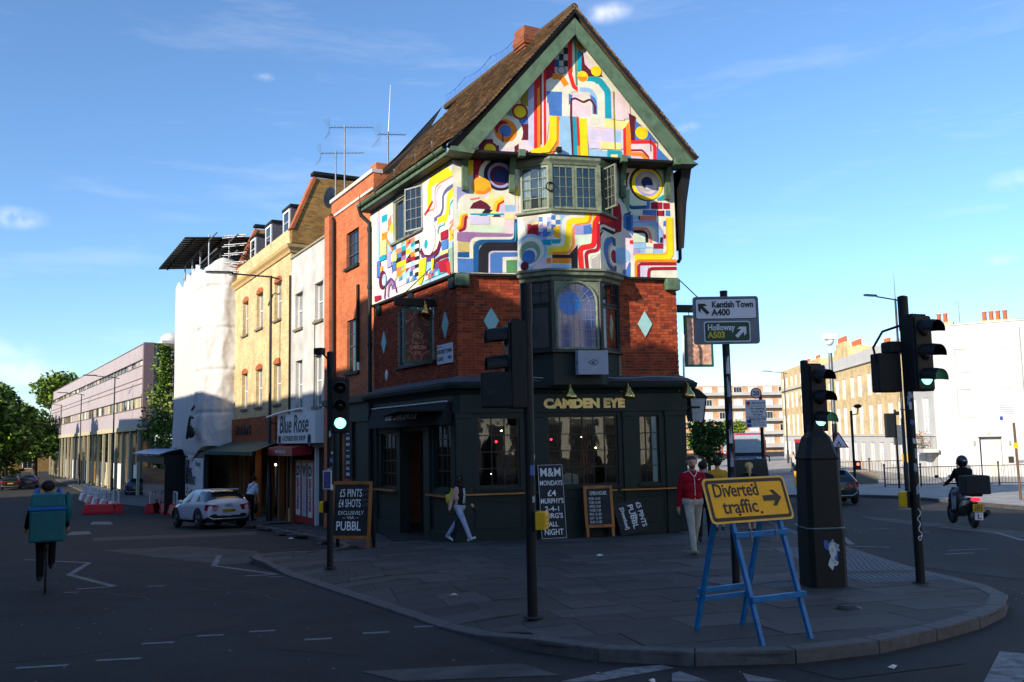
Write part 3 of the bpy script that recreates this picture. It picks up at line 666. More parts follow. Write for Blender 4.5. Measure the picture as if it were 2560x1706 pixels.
for x, y, z in ((2.38, .4, 2.06), (3.55, 1.2, 2.5), (1.3, 1., 2.7), (1.0, .9, 1.6), (4.0, 1.4, 2.2), (4.85, .8, 1.75)): MB().ball((x, y, z), .016).build("bulb", warm, pub)
mb = MB(); mb.lathe([(.02, .3), (.2, 0)], 14, 0, (4.75, .5, 2.3)); mb.build("red_lamp_shade", mat("red_shade", C(150, 16, 24), .6), pub)
# first floor: brick, bay and street-side window -----------------------------------
SB = (1.95, 4.53, 4.58, 6.25)
mb = MB(); wall(mb, 0, 5.9, 3.9, 6.66, [], .004); mb.poly([(5.9, .004, 3.9), (8.1, 5.9, 3.9), (8.1, 5.9, 9.6), (5.9, .004, 9.6)]); mb.build("wall", mortar, pub)
mb = MB(LT); wall(mb, 0, 5.95, 3.9, 6.66, [SB], .004, .16); mb.build("wall", mortar, pub)
bricks(pub, Matrix(), [(0, 1.62, 4.02, 6.6)], (), 300)
bricks(pub, Matrix(), [(4.3, 5.9, 4.02, 6.6)])
bricks(pub, LT, [(0, 5.95, 4.02, 6.6)], [SB])
blw = mat("pale_grey_window", C(64, 74, 82), .45)
window(pub, LT @ tr(1.95, .06, 4.58), .86, 1.67, 1, 1, blw, dkglass, .07); window(pub, LT @ tr(2.81, .06, 4.58), .86, 1.67, 1, 1, blw, dkglass, .07); window(pub, LT @ tr(3.67, .06, 4.58), .86, 1.67, 1, 1, blw, dkglass, .07)
for k in range(3): window(pub, LT @ tr(1.99+k*.86, .045, 5.72), .78, .48, 3, 2, blw, dkglass, .04, name="top_light")
mb = MB(LT); mb.box(1.85, 4.63, -.1, .14, 4.5, 4.578); mb.build("window_sill", green, pub, bevel=.01)
dia = mat("duck_egg_diamond", C(150, 196, 196), .6, var=.12, dirt=(C(108, 140, 138), 6, .4))
def diamond(T): MB(T).prism([(-.2, 0), (0, -.34), (.2, 0), (0, .34)], -.04, -.014).build("diamond", dia, pub)
diamond(tr(.86, 0, 5.45)); diamond(tr(4.98, 0, 5.41)); diamond(LT @ tr(5.95-5.06, 0, 5.4)); diamond(LT @ tr(5.95-.68, 0, 5.42))
# lower bay
BY = [(1.64, 0), (2.3, -.6), (3.58, -.6), (4.28, 0)]
def cant(i): 
    (x0, y0), (x1, y1) = BY[i], BY[i+1]; return fr2(math.atan2(y1-y0, x1-x0), (x0, y0, 0)), math.hypot(x1-x0, y1-y0)
mb = MB(); mb.slab([(1.66, .02), (2.31, -.57), (3.57, -.57), (4.26, .02)], 3.8, 4.62); mb.build("bay_apron", green, pub)
sweep("bay_sill", [(-.04, 4.6), (.1, 4.6), (.1, 4.66), (-.04, 4.7)], BY, dkgreen, bevel=.006)
sweep("bay_cornice", [(-.05, 6.42), (.04, 6.42), (.08, 6.5), (.17, 6.54), (.19, 6.62), (.24, 6.64), (.24, 6.69), (-.05, 6.74)], BY, grngrey, bevel=.005)
for x, y in BY[1:3]: MB().cyl((x, y+.03, 4.66), (x, y+.03, 6.44), .07, n=8).build("bay_post", dkgreen, pub)
for i in (0, 2):
    T, l_ = cant(i)
    for xx in (0, l_-.06): MB(T).box(xx, xx+.06, -.02, .06, 4.66, 6.44).build("bay_post", dkgreen, pub)
for i in (0, 2):
    T, l_ = cant(i); window(pub, T @ tr(.06, .0, 4.68), l_-.12, 1.14, 1, 1, dkgreen, dkglass, .06); window(pub, T @ tr(.06, .0, 5.84), l_-.12, .58, 3, 2, dkgreen, dkglass, .04, name="top_light")
# arched window with radiating leads
ax, az, ar = 2.94, 5.86, .53
mb = MB(tr(0, -.6, 0)); out = []; pts = [(ax+ar*math.cos(a), az+ar*math.sin(a)) for a in [math.pi*k/20 for k in range(21)]]
left = [(2.33, 4.68), (2.33, 6.42), (ax, 6.42), (ax, az+ar)]+[p for p in pts[10:]]+[(ax-ar, 4.68)]
rgt = [(3.55, 4.68), (ax+ar, 4.68)]+[p for p in pts[:11]]+[(ax, 6.42), (3.55, 6.42)]
for pl in (left[::-1], rgt[::-1]):
    mb.poly([(x, 0, z) for x, z in pl]); 
mb.tube([(ax+ar, 0, 4.7)]+[(x, -.01, z) for x, z in pts]+[(ax-ar, 0, 4.7)], .04, 6); mb.box(ax-ar, ax+ar, -.02, .05, 4.66, 4.73)
aw_ = mb.build("arched_window", grngrey, pub)
bluegl = mat("sky_tinted_pane", C(40, 66, 128), .05, spec=1., var=.35, scale=2.5, stretch=(3, 1, .4))  # blue sky reflection put into the pane's own colour
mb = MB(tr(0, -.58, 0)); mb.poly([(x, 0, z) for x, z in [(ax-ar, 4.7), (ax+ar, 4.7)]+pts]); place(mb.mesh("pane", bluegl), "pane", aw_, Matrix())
mb = MB(tr(0, -.584, 0)); mb.poly([(ax-.17+.3*math.cos(a), 0, az-.02+.3*math.sin(a)) for a in [6.28319*k/28 for k in range(28)]]); place(mb.mesh("reflection_disc", mat("sky_reflection_blue", C(24, 128, 214), .3)), "reflection_disc", aw_, Matrix())  # brighter spot of the painted sky reflection, laid over the pane
mb = MB(tr(0, -.592, 0)); ledm = mat("lead_came", C(150, 155, 160), .5, .4)
for k in range(1, 8): a = math.pi*k/8; mb.bar((ax+.13*math.cos(a), 0, az+.13*math.sin(a)), (ax+ar*math.cos(a), 0, az+ar*math.sin(a)), .008, .012)
for r in (.13, .33): mb.tube([(ax+r*math.cos(math.pi*k/16), 0, az+r*math.sin(math.pi*k/16)) for k in range(17)], .006, 5)
for k in range(1, 7): x = ax-ar+2*ar*k/7; mb.bar((x, 0, 4.72), (x, 0, az), .008, .012)
for k in range(0, 5): z = 4.95+k*.24; mb.bar((ax-ar, 0, z), (ax+ar, 0, z), .008, .012)
place(mb.mesh("leading", ledm), "leading", aw_, Matrix())
mb = MB(); mb.ball((2.5, -.5, 4.8), .05, .03, .06); mb.ball((2.57, -.5, 4.78), .05, .03, .05); place(mb.mesh("ornament", white), "ornament", aw_, Matrix())
# illuminated box sign under the bay
ab = mat("alarm_box_grey", C(150, 156, 172), .5, var=.1)
mb = MB(); mb.box(2.82, 3.6, -.98, -.74, 4.02, 4.62); mb.box(2.9, 3.5, -.74, -.58, 4.1, 4.5); bx_ = mb.build("box_sign", ab, pub, bevel=.01)
def eye_logo(T, s, m, parent, name="eye_logo"):
    P = [(-.5*s, 0), (-.2*s, .22*s), (.1*s, .25*s), (.35*s, .15*s), (.5*s, 0), (.35*s, -.17*s), (.05*s, -.24*s), (-.25*s, -.16*s), (-.5*s, 0)]
    q = MB(T); q.tube([(x, 0, z) for x, z in fillet(P, .1*s)], .024*s, 5); q.tube([(.16*s*(1-k/26)*math.cos(k*.5+2.4), 0, .13*s*(1-k/26)*math.sin(k*.5+2.4)) for k in range(22)], .022*s, 5); return q.build(name, m, parent)
eye_logo(tr(3.21, -.985, 4.32), .26, black, bx_); eye_logo(fr2(R_(-90), (2.815, -.86, 0)) @ tr(0, 0, 4.32), .16, black, bx_)
# mural storey ---------------------------------------------------------------------
cream = MCM[0]; ML = (1.91, 4.10, 8.19, 9.42)
mb = MB(); wall(mb, -.0914, 5.9, 6.64, 9.68, [], -.12); mb.box(-.08, 5.92, -.1195, .1, 6.58, 6.64, 1); mb.poly([(5.9, -.12, 6.64), (6.1, .4, 6.64), (6.1, .4, 9.68), (5.9, -.12, 9.68)], 1); mb.build("plaster_wall", [cream, black], pub)
mb = MB(LT); wall(mb, 0, 6.0414, 6.64, 9.68, [ML], -.12, .16); mb.box(0, 5.9, -.1195, .1, 6.58, 6.64, 1); mb.build("plaster_wall", [cream, black], pub)
ORP = [(1.55, -.12), (2.3, -.7), (3.58, -.7), (4.2, -.12)]
def ocant(i):
    (x0, y0), (x1, y1) = ORP[i], ORP[i+1]; return fr2(math.atan2(y1-y0, x1-x0), (x0, y0, 0)), math.hypot(x1-x0, y1-y0)
FRL_ = [('p','pgreen',(-0.02,8.69,1.79,8.77,1.77,8.12,-0.03,8.06)),
('p','pinkp',(1.22,8.53,1.78,8.55,1.76,7.48,1.2,7.47)),
('p','lav',(0.01,8.85,0.32,8.81,0.31,8.28,0,8.27)),
('p','pyel',(0.82,8.78,1.26,8.74,1.25,8.42,0.82,8.41)),
('b','yellow',0.128,0.08,(0.36,9.58,0.38,9.28,0.23,9.16)),
('p','crimson',(0.44,9.58,0.65,9.6,0.64,8.9,0.43,8.89)),
('p','plum',(0.64,9.59,0.84,9.61,0.75,9.31,0.63,9.19)),
('p','lav',(0.03,8.82,0.28,8.77,0.28,8.59,0.05,8.4)),
('c','cream',(1.081,9.168,0.51)),
('c','char',(1.122,9.205,0.416)),
('c','lav',(1.138,9.198,0.333)),
('c','plum',(1.122,9.186,0.258)),
('c','navy',(1.14,9.179,0.193)),
('p','red',(0.4,8.94,0.49,9.07,0.64,9.13,0.64,8.95)),
('p','char',(0.39,8.94,0.72,8.96,0.72,8.85,0.39,8.83)),
('c','amber',(0.638,8.875,0.253)),
('c','amber',(0.743,8.827,0.16)),
('p','cream',(0.34,8.64,1.25,8.77,1.24,8.53,0.34,8.49)),
('p','amber',(0.37,8.83,0.89,8.85,0.83,8.68,0.5,8.66)),
('b','pinkp',0.069,0.08,(0.5,8.6,0.71,8.61,0.83,8.75)),
('b','pyel',0.101,0.106,(0.57,8.53,0.83,8.47,0.93,8.73)),
('c','cream',(0.34,8.359,0.322)),
('p','plum',(0.33,8.3,0.42,8.44,0.61,8.53,0.76,8.46,0.94,8.29,0.84,8.3,0.33,8.29)),
('p','char',(0.58,8.11,0.73,8.3,0.94,8.3,0.78,8.11)),
('p','pyel',(0.76,8.11,0.93,8.28,1.03,8.2,0.9,8.1)),
('p','plum',(0.9,8.1,1.03,8.2,1.17,8.11)),
('b','pyel',0.101,0.133,(0.91,8.28,0.96,8.54,1.23,8.68)),
('b','yellow',0.08,0.133,(0.97,8.27,1.02,8.48,1.23,8.6)),
('b','red',0.064,0.133,(1.04,8.24,1.08,8.42,1.23,8.53)),
('p','lilac',(1.11,8.42,1.23,8.49,1.22,8.11,1.13,8.1)),
('p','lilac',(0.33,8.1,0.84,8.13,0.84,7.91,0.33,7.89)),
('p','pgreen',(0.33,7.87,1.22,7.89,1.21,7.7,0.33,7.68)),
('p','pinkp',(1.23,8.45,1.78,8.44,1.69,8.12,1.55,7.98,1.49,7.5,1.21,7.68)),
('c','amber',(1.678,8.789,0.183)),
('c','yellow',(1.651,8.747,0.121)),
('p','cream',(1.23,8.77,1.52,8.78,1.51,8.43,1.23,8.42)),
('b','yellow',0.073,0.079,(0,7.77,0.09,7.88,0.11,8.11,0.27,8.15)),
('b','orange',0.068,0.079,(0.02,7.74,0.13,7.84,0.16,8.09,0.27,8.12)),
('b','crimson',0.063,0.079,(0.04,7.7,0.19,7.77,0.22,8.06,0.27,8.09)),
('p','mauve',(0,7.67,0.23,7.69,0.23,7.43,-0.01,7.46)),
('p','mauve',(0.23,7.69,1.49,7.68,1.49,7.53,0.38,7.51,0.3,7.43,0.23,7.44)),
('p','sand',(0.01,7.44,0.31,7.43,0.3,7.17,0.01,7.2)),
('p','bluedk',(0.01,7.17,0.33,7.17,0.33,7.04,0,7.04)),
('p','blue',(0,7.01,0.46,7,0.45,6.66,0,6.64)),
('p','lilac',(0.43,7.01,0.47,7.01,0.46,6.66,0.42,6.65)),
('b','cream',0.099,0.183,(0.35,7.01,0.36,7.51,1.49,7.55,1.55,8.01,1.64,8.13)),
('b','bluedk',0.135,0.182,(0.47,6.66,0.48,7.43,1.52,7.47,1.55,8.06)),
('p','teal',(1.49,7.95,1.57,8.01,1.56,7.56,1.49,7.48)),
('b','char',0.25,0.183,(0.65,6.66,0.67,7.31,1.64,7.34,1.68,8.16)),
('p','crimson',(1.58,8.06,1.77,8.14,1.76,7.64,1.66,7.4,1.57,7.43)),
('p','blue',(0.83,6.66,0.83,7.11,0.94,7.18,1.77,7.2,1.76,7.08,1.16,7.07,1.16,6.67)),
('b','lilac',0.037,0.105,(0.81,6.66,0.82,7.2,1.77,7.23)),
('p','cream',(1.16,7.07,1.58,7.09,1.55,6.68,1.15,6.67)),
('p','green',(1.25,6.99,1.54,7.01,1.53,6.68,1.25,6.67)),
('p','pinkp',(1.55,7.09,1.76,7.1,1.76,6.74,1.54,6.72)),
('c','plum',(1.732,6.836,0.111)),
('b','orange',0.069,0.133,(0.5,8.74,0.74,8.72,0.85,8.86)),
('b','coral',0.042,0.106,(0.34,8.53,0.58,8.58)),
('b','teal',0.037,0.079,(0.34,8.15,1.21,8.18)),
('p','sky',(1.24,8.42,1.51,8.43,1.51,8.27,1.24,8.26)),
('p','pyel',(1.24,8.18,1.48,8.19,1.48,8.06,1.23,8.05))]
FRR_ = [('p','pgreen',(4.42,8.72,4.94,8.74,4.92,8.3,4.41,8.28)),
('p','sky',(4.69,7.52,5.52,7.41,5.52,7.25,4.68,7.22)),
('p','lilac',(5.31,7.82,5.63,7.83,5.61,7.5,5.3,7.49)),
('p','pinkp',(4.39,7.79,4.71,7.8,4.68,7.06,4.37,7.05)),
('p','yellow',(4.05,9.44,4.21,9.45,4.18,8.68,4.05,8.67)),
('p','crimson',(4.03,8.67,4.2,8.72,4.36,8.55,4.4,8.22,4.37,7.84,4.17,7.78,4,7.99)),
('p','red',(4.05,8.65,4.18,8.69,4.18,8.21,4.07,8.21)),
('p','plum',(4.36,9.38,4.65,9.45,4.61,9.06,4.38,8.99)),
('p','mauve',(4.37,9.1,4.61,9.11,4.55,9,4.38,8.98)),
('c','cream',(5.112,9.15,0.53)),
('c','char',(5.113,9.164,0.48)),
('c','yellow',(5.141,9.151,0.433)),
('c','lav',(5.15,9.16,0.346)),
('c','beige',(5.156,9.166,0.279)),
('c','pinkp',(5.197,9.084,0.201)),
('c','grey',(5.126,9.137,0.195)),
('c','navy',(5.137,9.187,0.162)),
('p','lilac',(5.1,9.12,5.33,9.12,5.32,9.01,5.09,9)),
('p','teal',(5.39,8.76,5.64,8.91,5.63,8.73,5.43,8.71)),
('b','bluedk',0.094,0.166,(4.38,8.91,4.46,8.66,4.67,8.49,5.18,8.53)),
('p','blue',(5.11,8.69,5.2,8.7,5.19,8.5,5.1,8.5)),
('p','sage',(4.44,8.91,4.64,9,4.61,8.29,4.46,8.64)),
('p','bluedk',(4.46,8.31,4.65,8.4,4.63,7.8,4.44,7.95)),
('p','blue',(4.44,8.28,4.71,8.3,4.69,7.74,4.43,7.95)),
('p','bluedk',(4.5,8.23,4.65,8.29,4.63,7.81,4.51,7.93)),
('p','crimson',(5.23,8.66,5.55,8.67,5.54,8.49,5.22,8.48)),
('p','crimson',(5.57,8.66,5.76,8.66,5.76,8.5,5.57,8.49)),
('p','crimson',(5.39,8.44,5.6,8.45,5.59,8.3,5.38,8.3)),
('p','char',(5.56,8.45,5.59,8.45,5.59,8.32,5.55,8.32)),
('p','blue',(4.99,8.45,5.37,8.45,5.36,8.31,4.98,8.31)),
('p','blue',(5.64,8.46,5.76,8.46,5.76,8.31,5.63,8.31)),
('p','coral',(4.91,8.28,5.36,8.31,5.36,8.17,4.9,8.16)),
('p','sky',(4.72,8.29,4.85,8.29,4.85,8.17,4.71,8.17)),
('p','char',(4.86,8.28,4.9,8.28,4.9,8.17,4.86,8.17)),
('b','sky',0.121,0.165,(4.71,8.04,5.28,8.09,5.45,7.86,5.44,7.56)),
('b','lav',0.072,0.165,(4.71,8.1,5.32,8.16,5.51,7.88,5.51,7.56)),
('b','coral',0.077,0.137,(4.7,7.93,5.1,7.94,5.17,7.78,5.18,7.57)),
('b','char',0.077,0.137,(4.7,7.85,5,7.86,5.08,7.78,5.07,7.57)),
('p','pgreen',(4.7,7.81,5.03,7.79,5.03,7.57,4.69,7.56)),
('p','sky',(4.69,7.55,5.03,7.56,5.02,7.41,4.69,7.4)),
('p','crimson',(5.25,7.54,5.53,7.56,5.52,7.42,5.25,7.41)),
('p','char',(5.45,7.72,5.53,7.72,5.52,7.57,5.44,7.57)),
('p','crimson',(5.54,7.8,5.61,7.8,5.61,7.69,5.54,7.69)),
('p','red',(4.59,7.61,4.69,7.62,4.69,7.52,4.59,7.52)),
('p','lav',(4.69,7.39,4.86,7.4,4.86,7.23,4.68,7.22)),
('p','pgreen',(5.02,7.4,5.25,7.41,5.24,7.28,5.02,7.27)),
('p','blue',(5.56,8.16,5.63,8.17,5.62,8.03,5.55,8.03)),
('c','sky',(4.358,7.186,0.231)),
('p','blue',(4.38,6.92,4.59,7.03,4.57,6.6,4.37,6.62)),
('p','pinkp',(4.37,6.97,4.57,7.06,4.47,6.84,4.36,6.81)),
('b','amber',0.072,0.167,(5.67,8.24,5.65,7.26,4.73,7.23)),
('b','yellow',0.156,0.167,(5.75,8.27,5.72,7.17,4.71,7.15)),
('b','orange',0.071,0.109,(4.73,6.6,4.74,7.07,5.89,7.1)),
('b','crimson',0.076,0.109,(4.81,6.6,4.82,6.99,5.88,7.02)),
('p','lilac',(4.86,6.94,5.08,6.95,5.06,6.61,4.85,6.6)),
('b','crimson',0.082,0.109,(5.08,6.61,5.1,6.87,5.88,6.9))]
GAB_ = [('p','lilac',(0.32,9.69,0.8,10.21,0.79,9.64,0.37,9.59)),
('p','plum',(0.5,9.97,0.87,9.99,0.87,9.6,0.49,9.59)),
('c','crimson',(0.805,9.737,0.181)),
('c','yellow',(0.787,9.711,0.155)),
('p','pinkp',(1.02,9.9,1.52,9.93,1.52,9.61,1.01,9.6)),
('p','plum',(0.94,9.82,1.02,9.85,1.02,9.6,0.94,9.61)),
('p','plum',(1.42,9.9,1.54,9.9,1.53,9.61,1.42,9.61)),
('p','pinkp',(1.54,10.01,1.79,10.02,1.79,9.74,1.53,9.73)),
('p','plum',(1.72,9.75,1.93,9.76,1.87,9.61,1.72,9.61)),
('p','plum',(1.61,10.43,1.8,10.44,1.79,10.02,1.6,10.01)),
('p','sage',(1.21,10.67,1.44,10.91,1.59,10.77,1.38,10.48)),
('p','blue',(1.54,10.54,1.79,10.66,1.79,10.44,1.58,10.44)),
('p','olive',(1.6,11.1,1.81,11.37,1.8,10.91,1.61,10.9)),
('c','cream',(1.226,10.214,0.426)),
('c','orange',(1.201,10.23,0.299)),
('c','crimson',(1.127,10.284,0.202)),
('c','orange',(1.226,10.189,0.228)),
('c','blue',(1.196,10.23,0.157)),
('p','plum',(1.11,10.16,1.14,10.16,1.14,9.93,1.1,9.93)),
('c','crimson',(1.583,10.752,0.209)),
('c','yellow',(1.583,10.752,0.158)),
('p','lav',(1.82,11.43,1.97,11.6,1.96,11.15,1.81,11.04)),
('p','lilac',(1.81,11.04,1.96,11.2,1.93,9.8,1.78,9.7)),
('p','red',(1.97,11.62,2.14,11.84,2.09,9.82,1.93,9.81)),
('p','orange',(2.05,11.39,2.14,11.47,2.1,9.85,2.02,9.84)),
('p','plum',(2.14,11.84,2.18,11.89,2.14,9.93,2.1,9.92)),
('p','pinkp',(2.18,11.89,2.24,11.93,2.19,9.88,2.14,9.87)),
('p','red',(2.23,11.92,2.31,12,2.26,9.89,2.19,9.89)),
('p','crimson',(2.3,12.03,2.57,12.34,2.55,11.79,2.29,11.63)),
('p','grey',(2.55,12.7,2.67,12.71,2.66,12.54,2.54,12.53)),
('p','char',(2.54,12.53,2.66,12.54,2.66,12.37,2.54,12.36)),
('p','grey',(2.54,12.36,2.66,12.37,2.65,12.19,2.54,12.18)),
('p','char',(2.54,12.18,2.65,12.19,2.65,12.02,2.53,12.01)),
('p','grey',(2.53,12.01,2.65,12.02,2.65,11.85,2.53,11.84)),
('p','char',(2.67,12.71,2.79,12.72,2.78,12.55,2.66,12.54)),
('p','grey',(2.66,12.54,2.78,12.55,2.78,12.37,2.66,12.37)),
('p','char',(2.66,12.37,2.78,12.37,2.77,12.2,2.65,12.19)),
('p','grey',(2.65,12.19,2.77,12.2,2.77,12.03,2.65,12.02)),
('p','char',(2.65,12.02,2.77,12.03,2.77,11.86,2.65,11.85)),
('p','grey',(2.79,12.72,2.91,12.73,2.9,12.56,2.78,12.55)),
('p','char',(2.78,12.55,2.9,12.56,2.9,12.38,2.78,12.37)),
('p','grey',(2.78,12.37,2.9,12.38,2.89,12.21,2.77,12.2)),
('p','char',(2.77,12.2,2.89,12.21,2.89,12.04,2.77,12.03)),
('p','grey',(2.77,12.03,2.89,12.04,2.88,11.87,2.77,11.86)),
('c','char',(2.711,11.931,0.11)),
('c','grey',(2.711,11.931,0.089)),
('p','bluedk',(2.54,12.2,2.65,12.21,2.65,12.04,2.53,12.03)),
('p','cream',(2.29,11.61,2.98,11.8,2.95,10.7,2.27,10.66)),
('p','cream',(2.88,11.89,3.04,11.9,3.13,11.39,2.87,11.37)),
('b','orange',0.156,0.13,(2.47,11.74,2.69,11.76,2.84,11.53)),
('p','blue',(2.29,11.34,2.71,11.35,2.69,10.7,2.33,10.7)),
('p','cream',(2.71,11.35,2.92,11.38,2.9,10.7,2.69,10.69)),
('p','pinkp',(2.28,11.02,2.34,11.03,2.36,10.67,2.26,9.95)),
('p','cream',(3.02,12.77,3.15,12.66,3.12,11.49,3.03,11.59)),
('b','red',0.111,0.105,(2.96,12.76,2.94,11.84,3.03,11.51,3.25,11.39)),
('p','green',(3.08,12.72,3.14,12.69,3.12,11.55,3.08,11.54)),
('p','teal',(3.15,12.61,3.27,12.46,3.25,11.95,3.14,11.94)),
('c','orange',(3.215,12.599,0.09)),
('p','plum',(3.27,12.47,3.83,11.85,3.26,11.8)),
('p','pinkp',(3.31,12.49,3.61,12.11,3.49,12,3.35,12.14)),
('p','pinkp',(3.16,11.76,4.54,11.33,4.57,10.76,3.42,10.63)),
('p','cream',(3.14,11.68,3.53,11.68,3.84,11.39,3.84,10.48,3.13,10.43)),
('b','teal',0.178,0.157,(3.36,11.72,3.72,11.75,3.95,11.45,3.95,10.72)),
('b','cream',0.172,0.157,(3.15,11.58,3.56,11.61,3.78,11.38,3.77,10.45)),
('b','sky',0.12,0.131,(3.18,11.45,3.47,11.45,3.6,11.27,3.6,10.75)),
('b','blue',0.12,0.105,(3.44,11.28,3.58,11.19,3.58,10.81)),
('p','pinkp',(2.92,11.32,3.47,11.36,3.48,10.74,2.9,10.7)),
('p','blue',(2.89,11.32,2.99,11.28,2.94,11.07,2.88,11.01)),
('c','cream',(3.332,11.17,0.156)),
('c','yellow',(3.277,11.805,0.147)),
('p','orange',(3.13,11.79,3.42,11.81,3.38,11.71,3.27,11.66,3.18,11.69)),
('c','yellow',(3.652,11.977,0.142)),
('p','pinkp',(4.12,11.28,4.4,11.2,4.38,10.69,4.11,10.7)),
('p','pyel',(3.85,10.7,4.51,10.67,4.34,10.42,3.85,10.45)),
('p','lilac',(3.35,10.46,4.35,10.46,4.33,9.92,3.39,9.89)),
('p','pinkp',(3.36,10.45,4,10.43,4,10.38,3.36,10.4)),
('p','pinkp',(3.37,10.12,4.01,10.11,4.01,10.08,3.37,10.09)),
('p','pinkp',(3.69,10.44,3.73,10.44,3.72,9.87,3.68,9.87)),
('p','sky',(4.08,10.4,4.29,10.39,4.26,10.08,4.08,10.1)),
('p','pyel',(3.72,10.09,4.28,10.08,4.27,9.9,3.72,9.9)),
('b','plum',0.056,0.077,(2.96,9.65,2.93,10.6,2.95,11.18,3.07,11.2,3.28,11.11,3.47,11.21,3.59,11.03,3.59,10.81)),
('c','cream',(3.568,10.68,0.135)),
('p','sky',(2.63,10.7,2.9,10.71,2.93,9.65,2.51,9.64)),
('b','yellow',0.198,0.152,(1.85,9.67,2.26,9.8,2.43,10.06,2.45,10.69)),
('b','orange',0.066,0.152,(2.13,9.65,2.38,9.7,2.56,9.96,2.58,10.69)),
('p','teal',(2.98,10.69,3.07,10.7,3.09,9.65,2.98,9.65)),
('p','red',(3.08,10.7,3.14,10.7,3.14,9.96,3.09,9.95)),
('p','orange',(3.08,9.94,3.17,9.95,3.16,9.65,3.09,9.65)),
('p','yellow',(3.15,10.67,3.35,10.68,3.37,9.65,3.16,9.65)),
('p','sky',(3.39,9.88,4.61,9.79,4.6,9.58,3.38,9.64)),
('p','blue',(4.27,9.76,4.61,9.76,4.6,9.59,4.26,9.59)),
('p','teal',(3.89,9.88,4.28,9.87,4.27,9.58,3.88,9.59)),
('p','pyel',(3.98,9.76,4.17,9.77,4.16,9.58,3.98,9.59)),
('p','red',(4.34,10.45,4.43,10.54,4.42,9.75,4.33,9.75)),
('p','orange',(4.42,10.54,4.56,10.73,4.54,9.75,4.41,9.75)),
('p','plum',(4.51,10.9,4.69,10.82,4.67,10.16,4.56,10.16)),
('p','blue',(4.68,10.72,5.04,10.45,5.28,10.17,5.28,10.07,4.66,10.15)),
('c','yellow',(4.853,10.389,0.173)),
('p','pinkp',(4.55,10.1,5.28,10.12,5.26,9.57,4.53,9.56)),
('b','red',0.099,0.105,(4.55,10.12,5.13,10.16,5.21,10.04,5.19,9.56)),
('b','crimson',0.057,0.104,(4.54,9.9,4.85,9.92,5.01,9.76,5.03,9.56)),
('b','orange',0.109,0.104,(4.54,9.8,4.83,9.81,4.98,9.68,4.99,9.55)),
('p','blue',(5.26,10.04,5.72,9.59,5.24,9.58)),
('p','olive',(4.09,11.46,4.13,11.46,4.12,9.92,4.09,9.92)),
('p','plum',(5.08,10.26,5.11,10.26,5.11,9.9,5.08,9.9))]
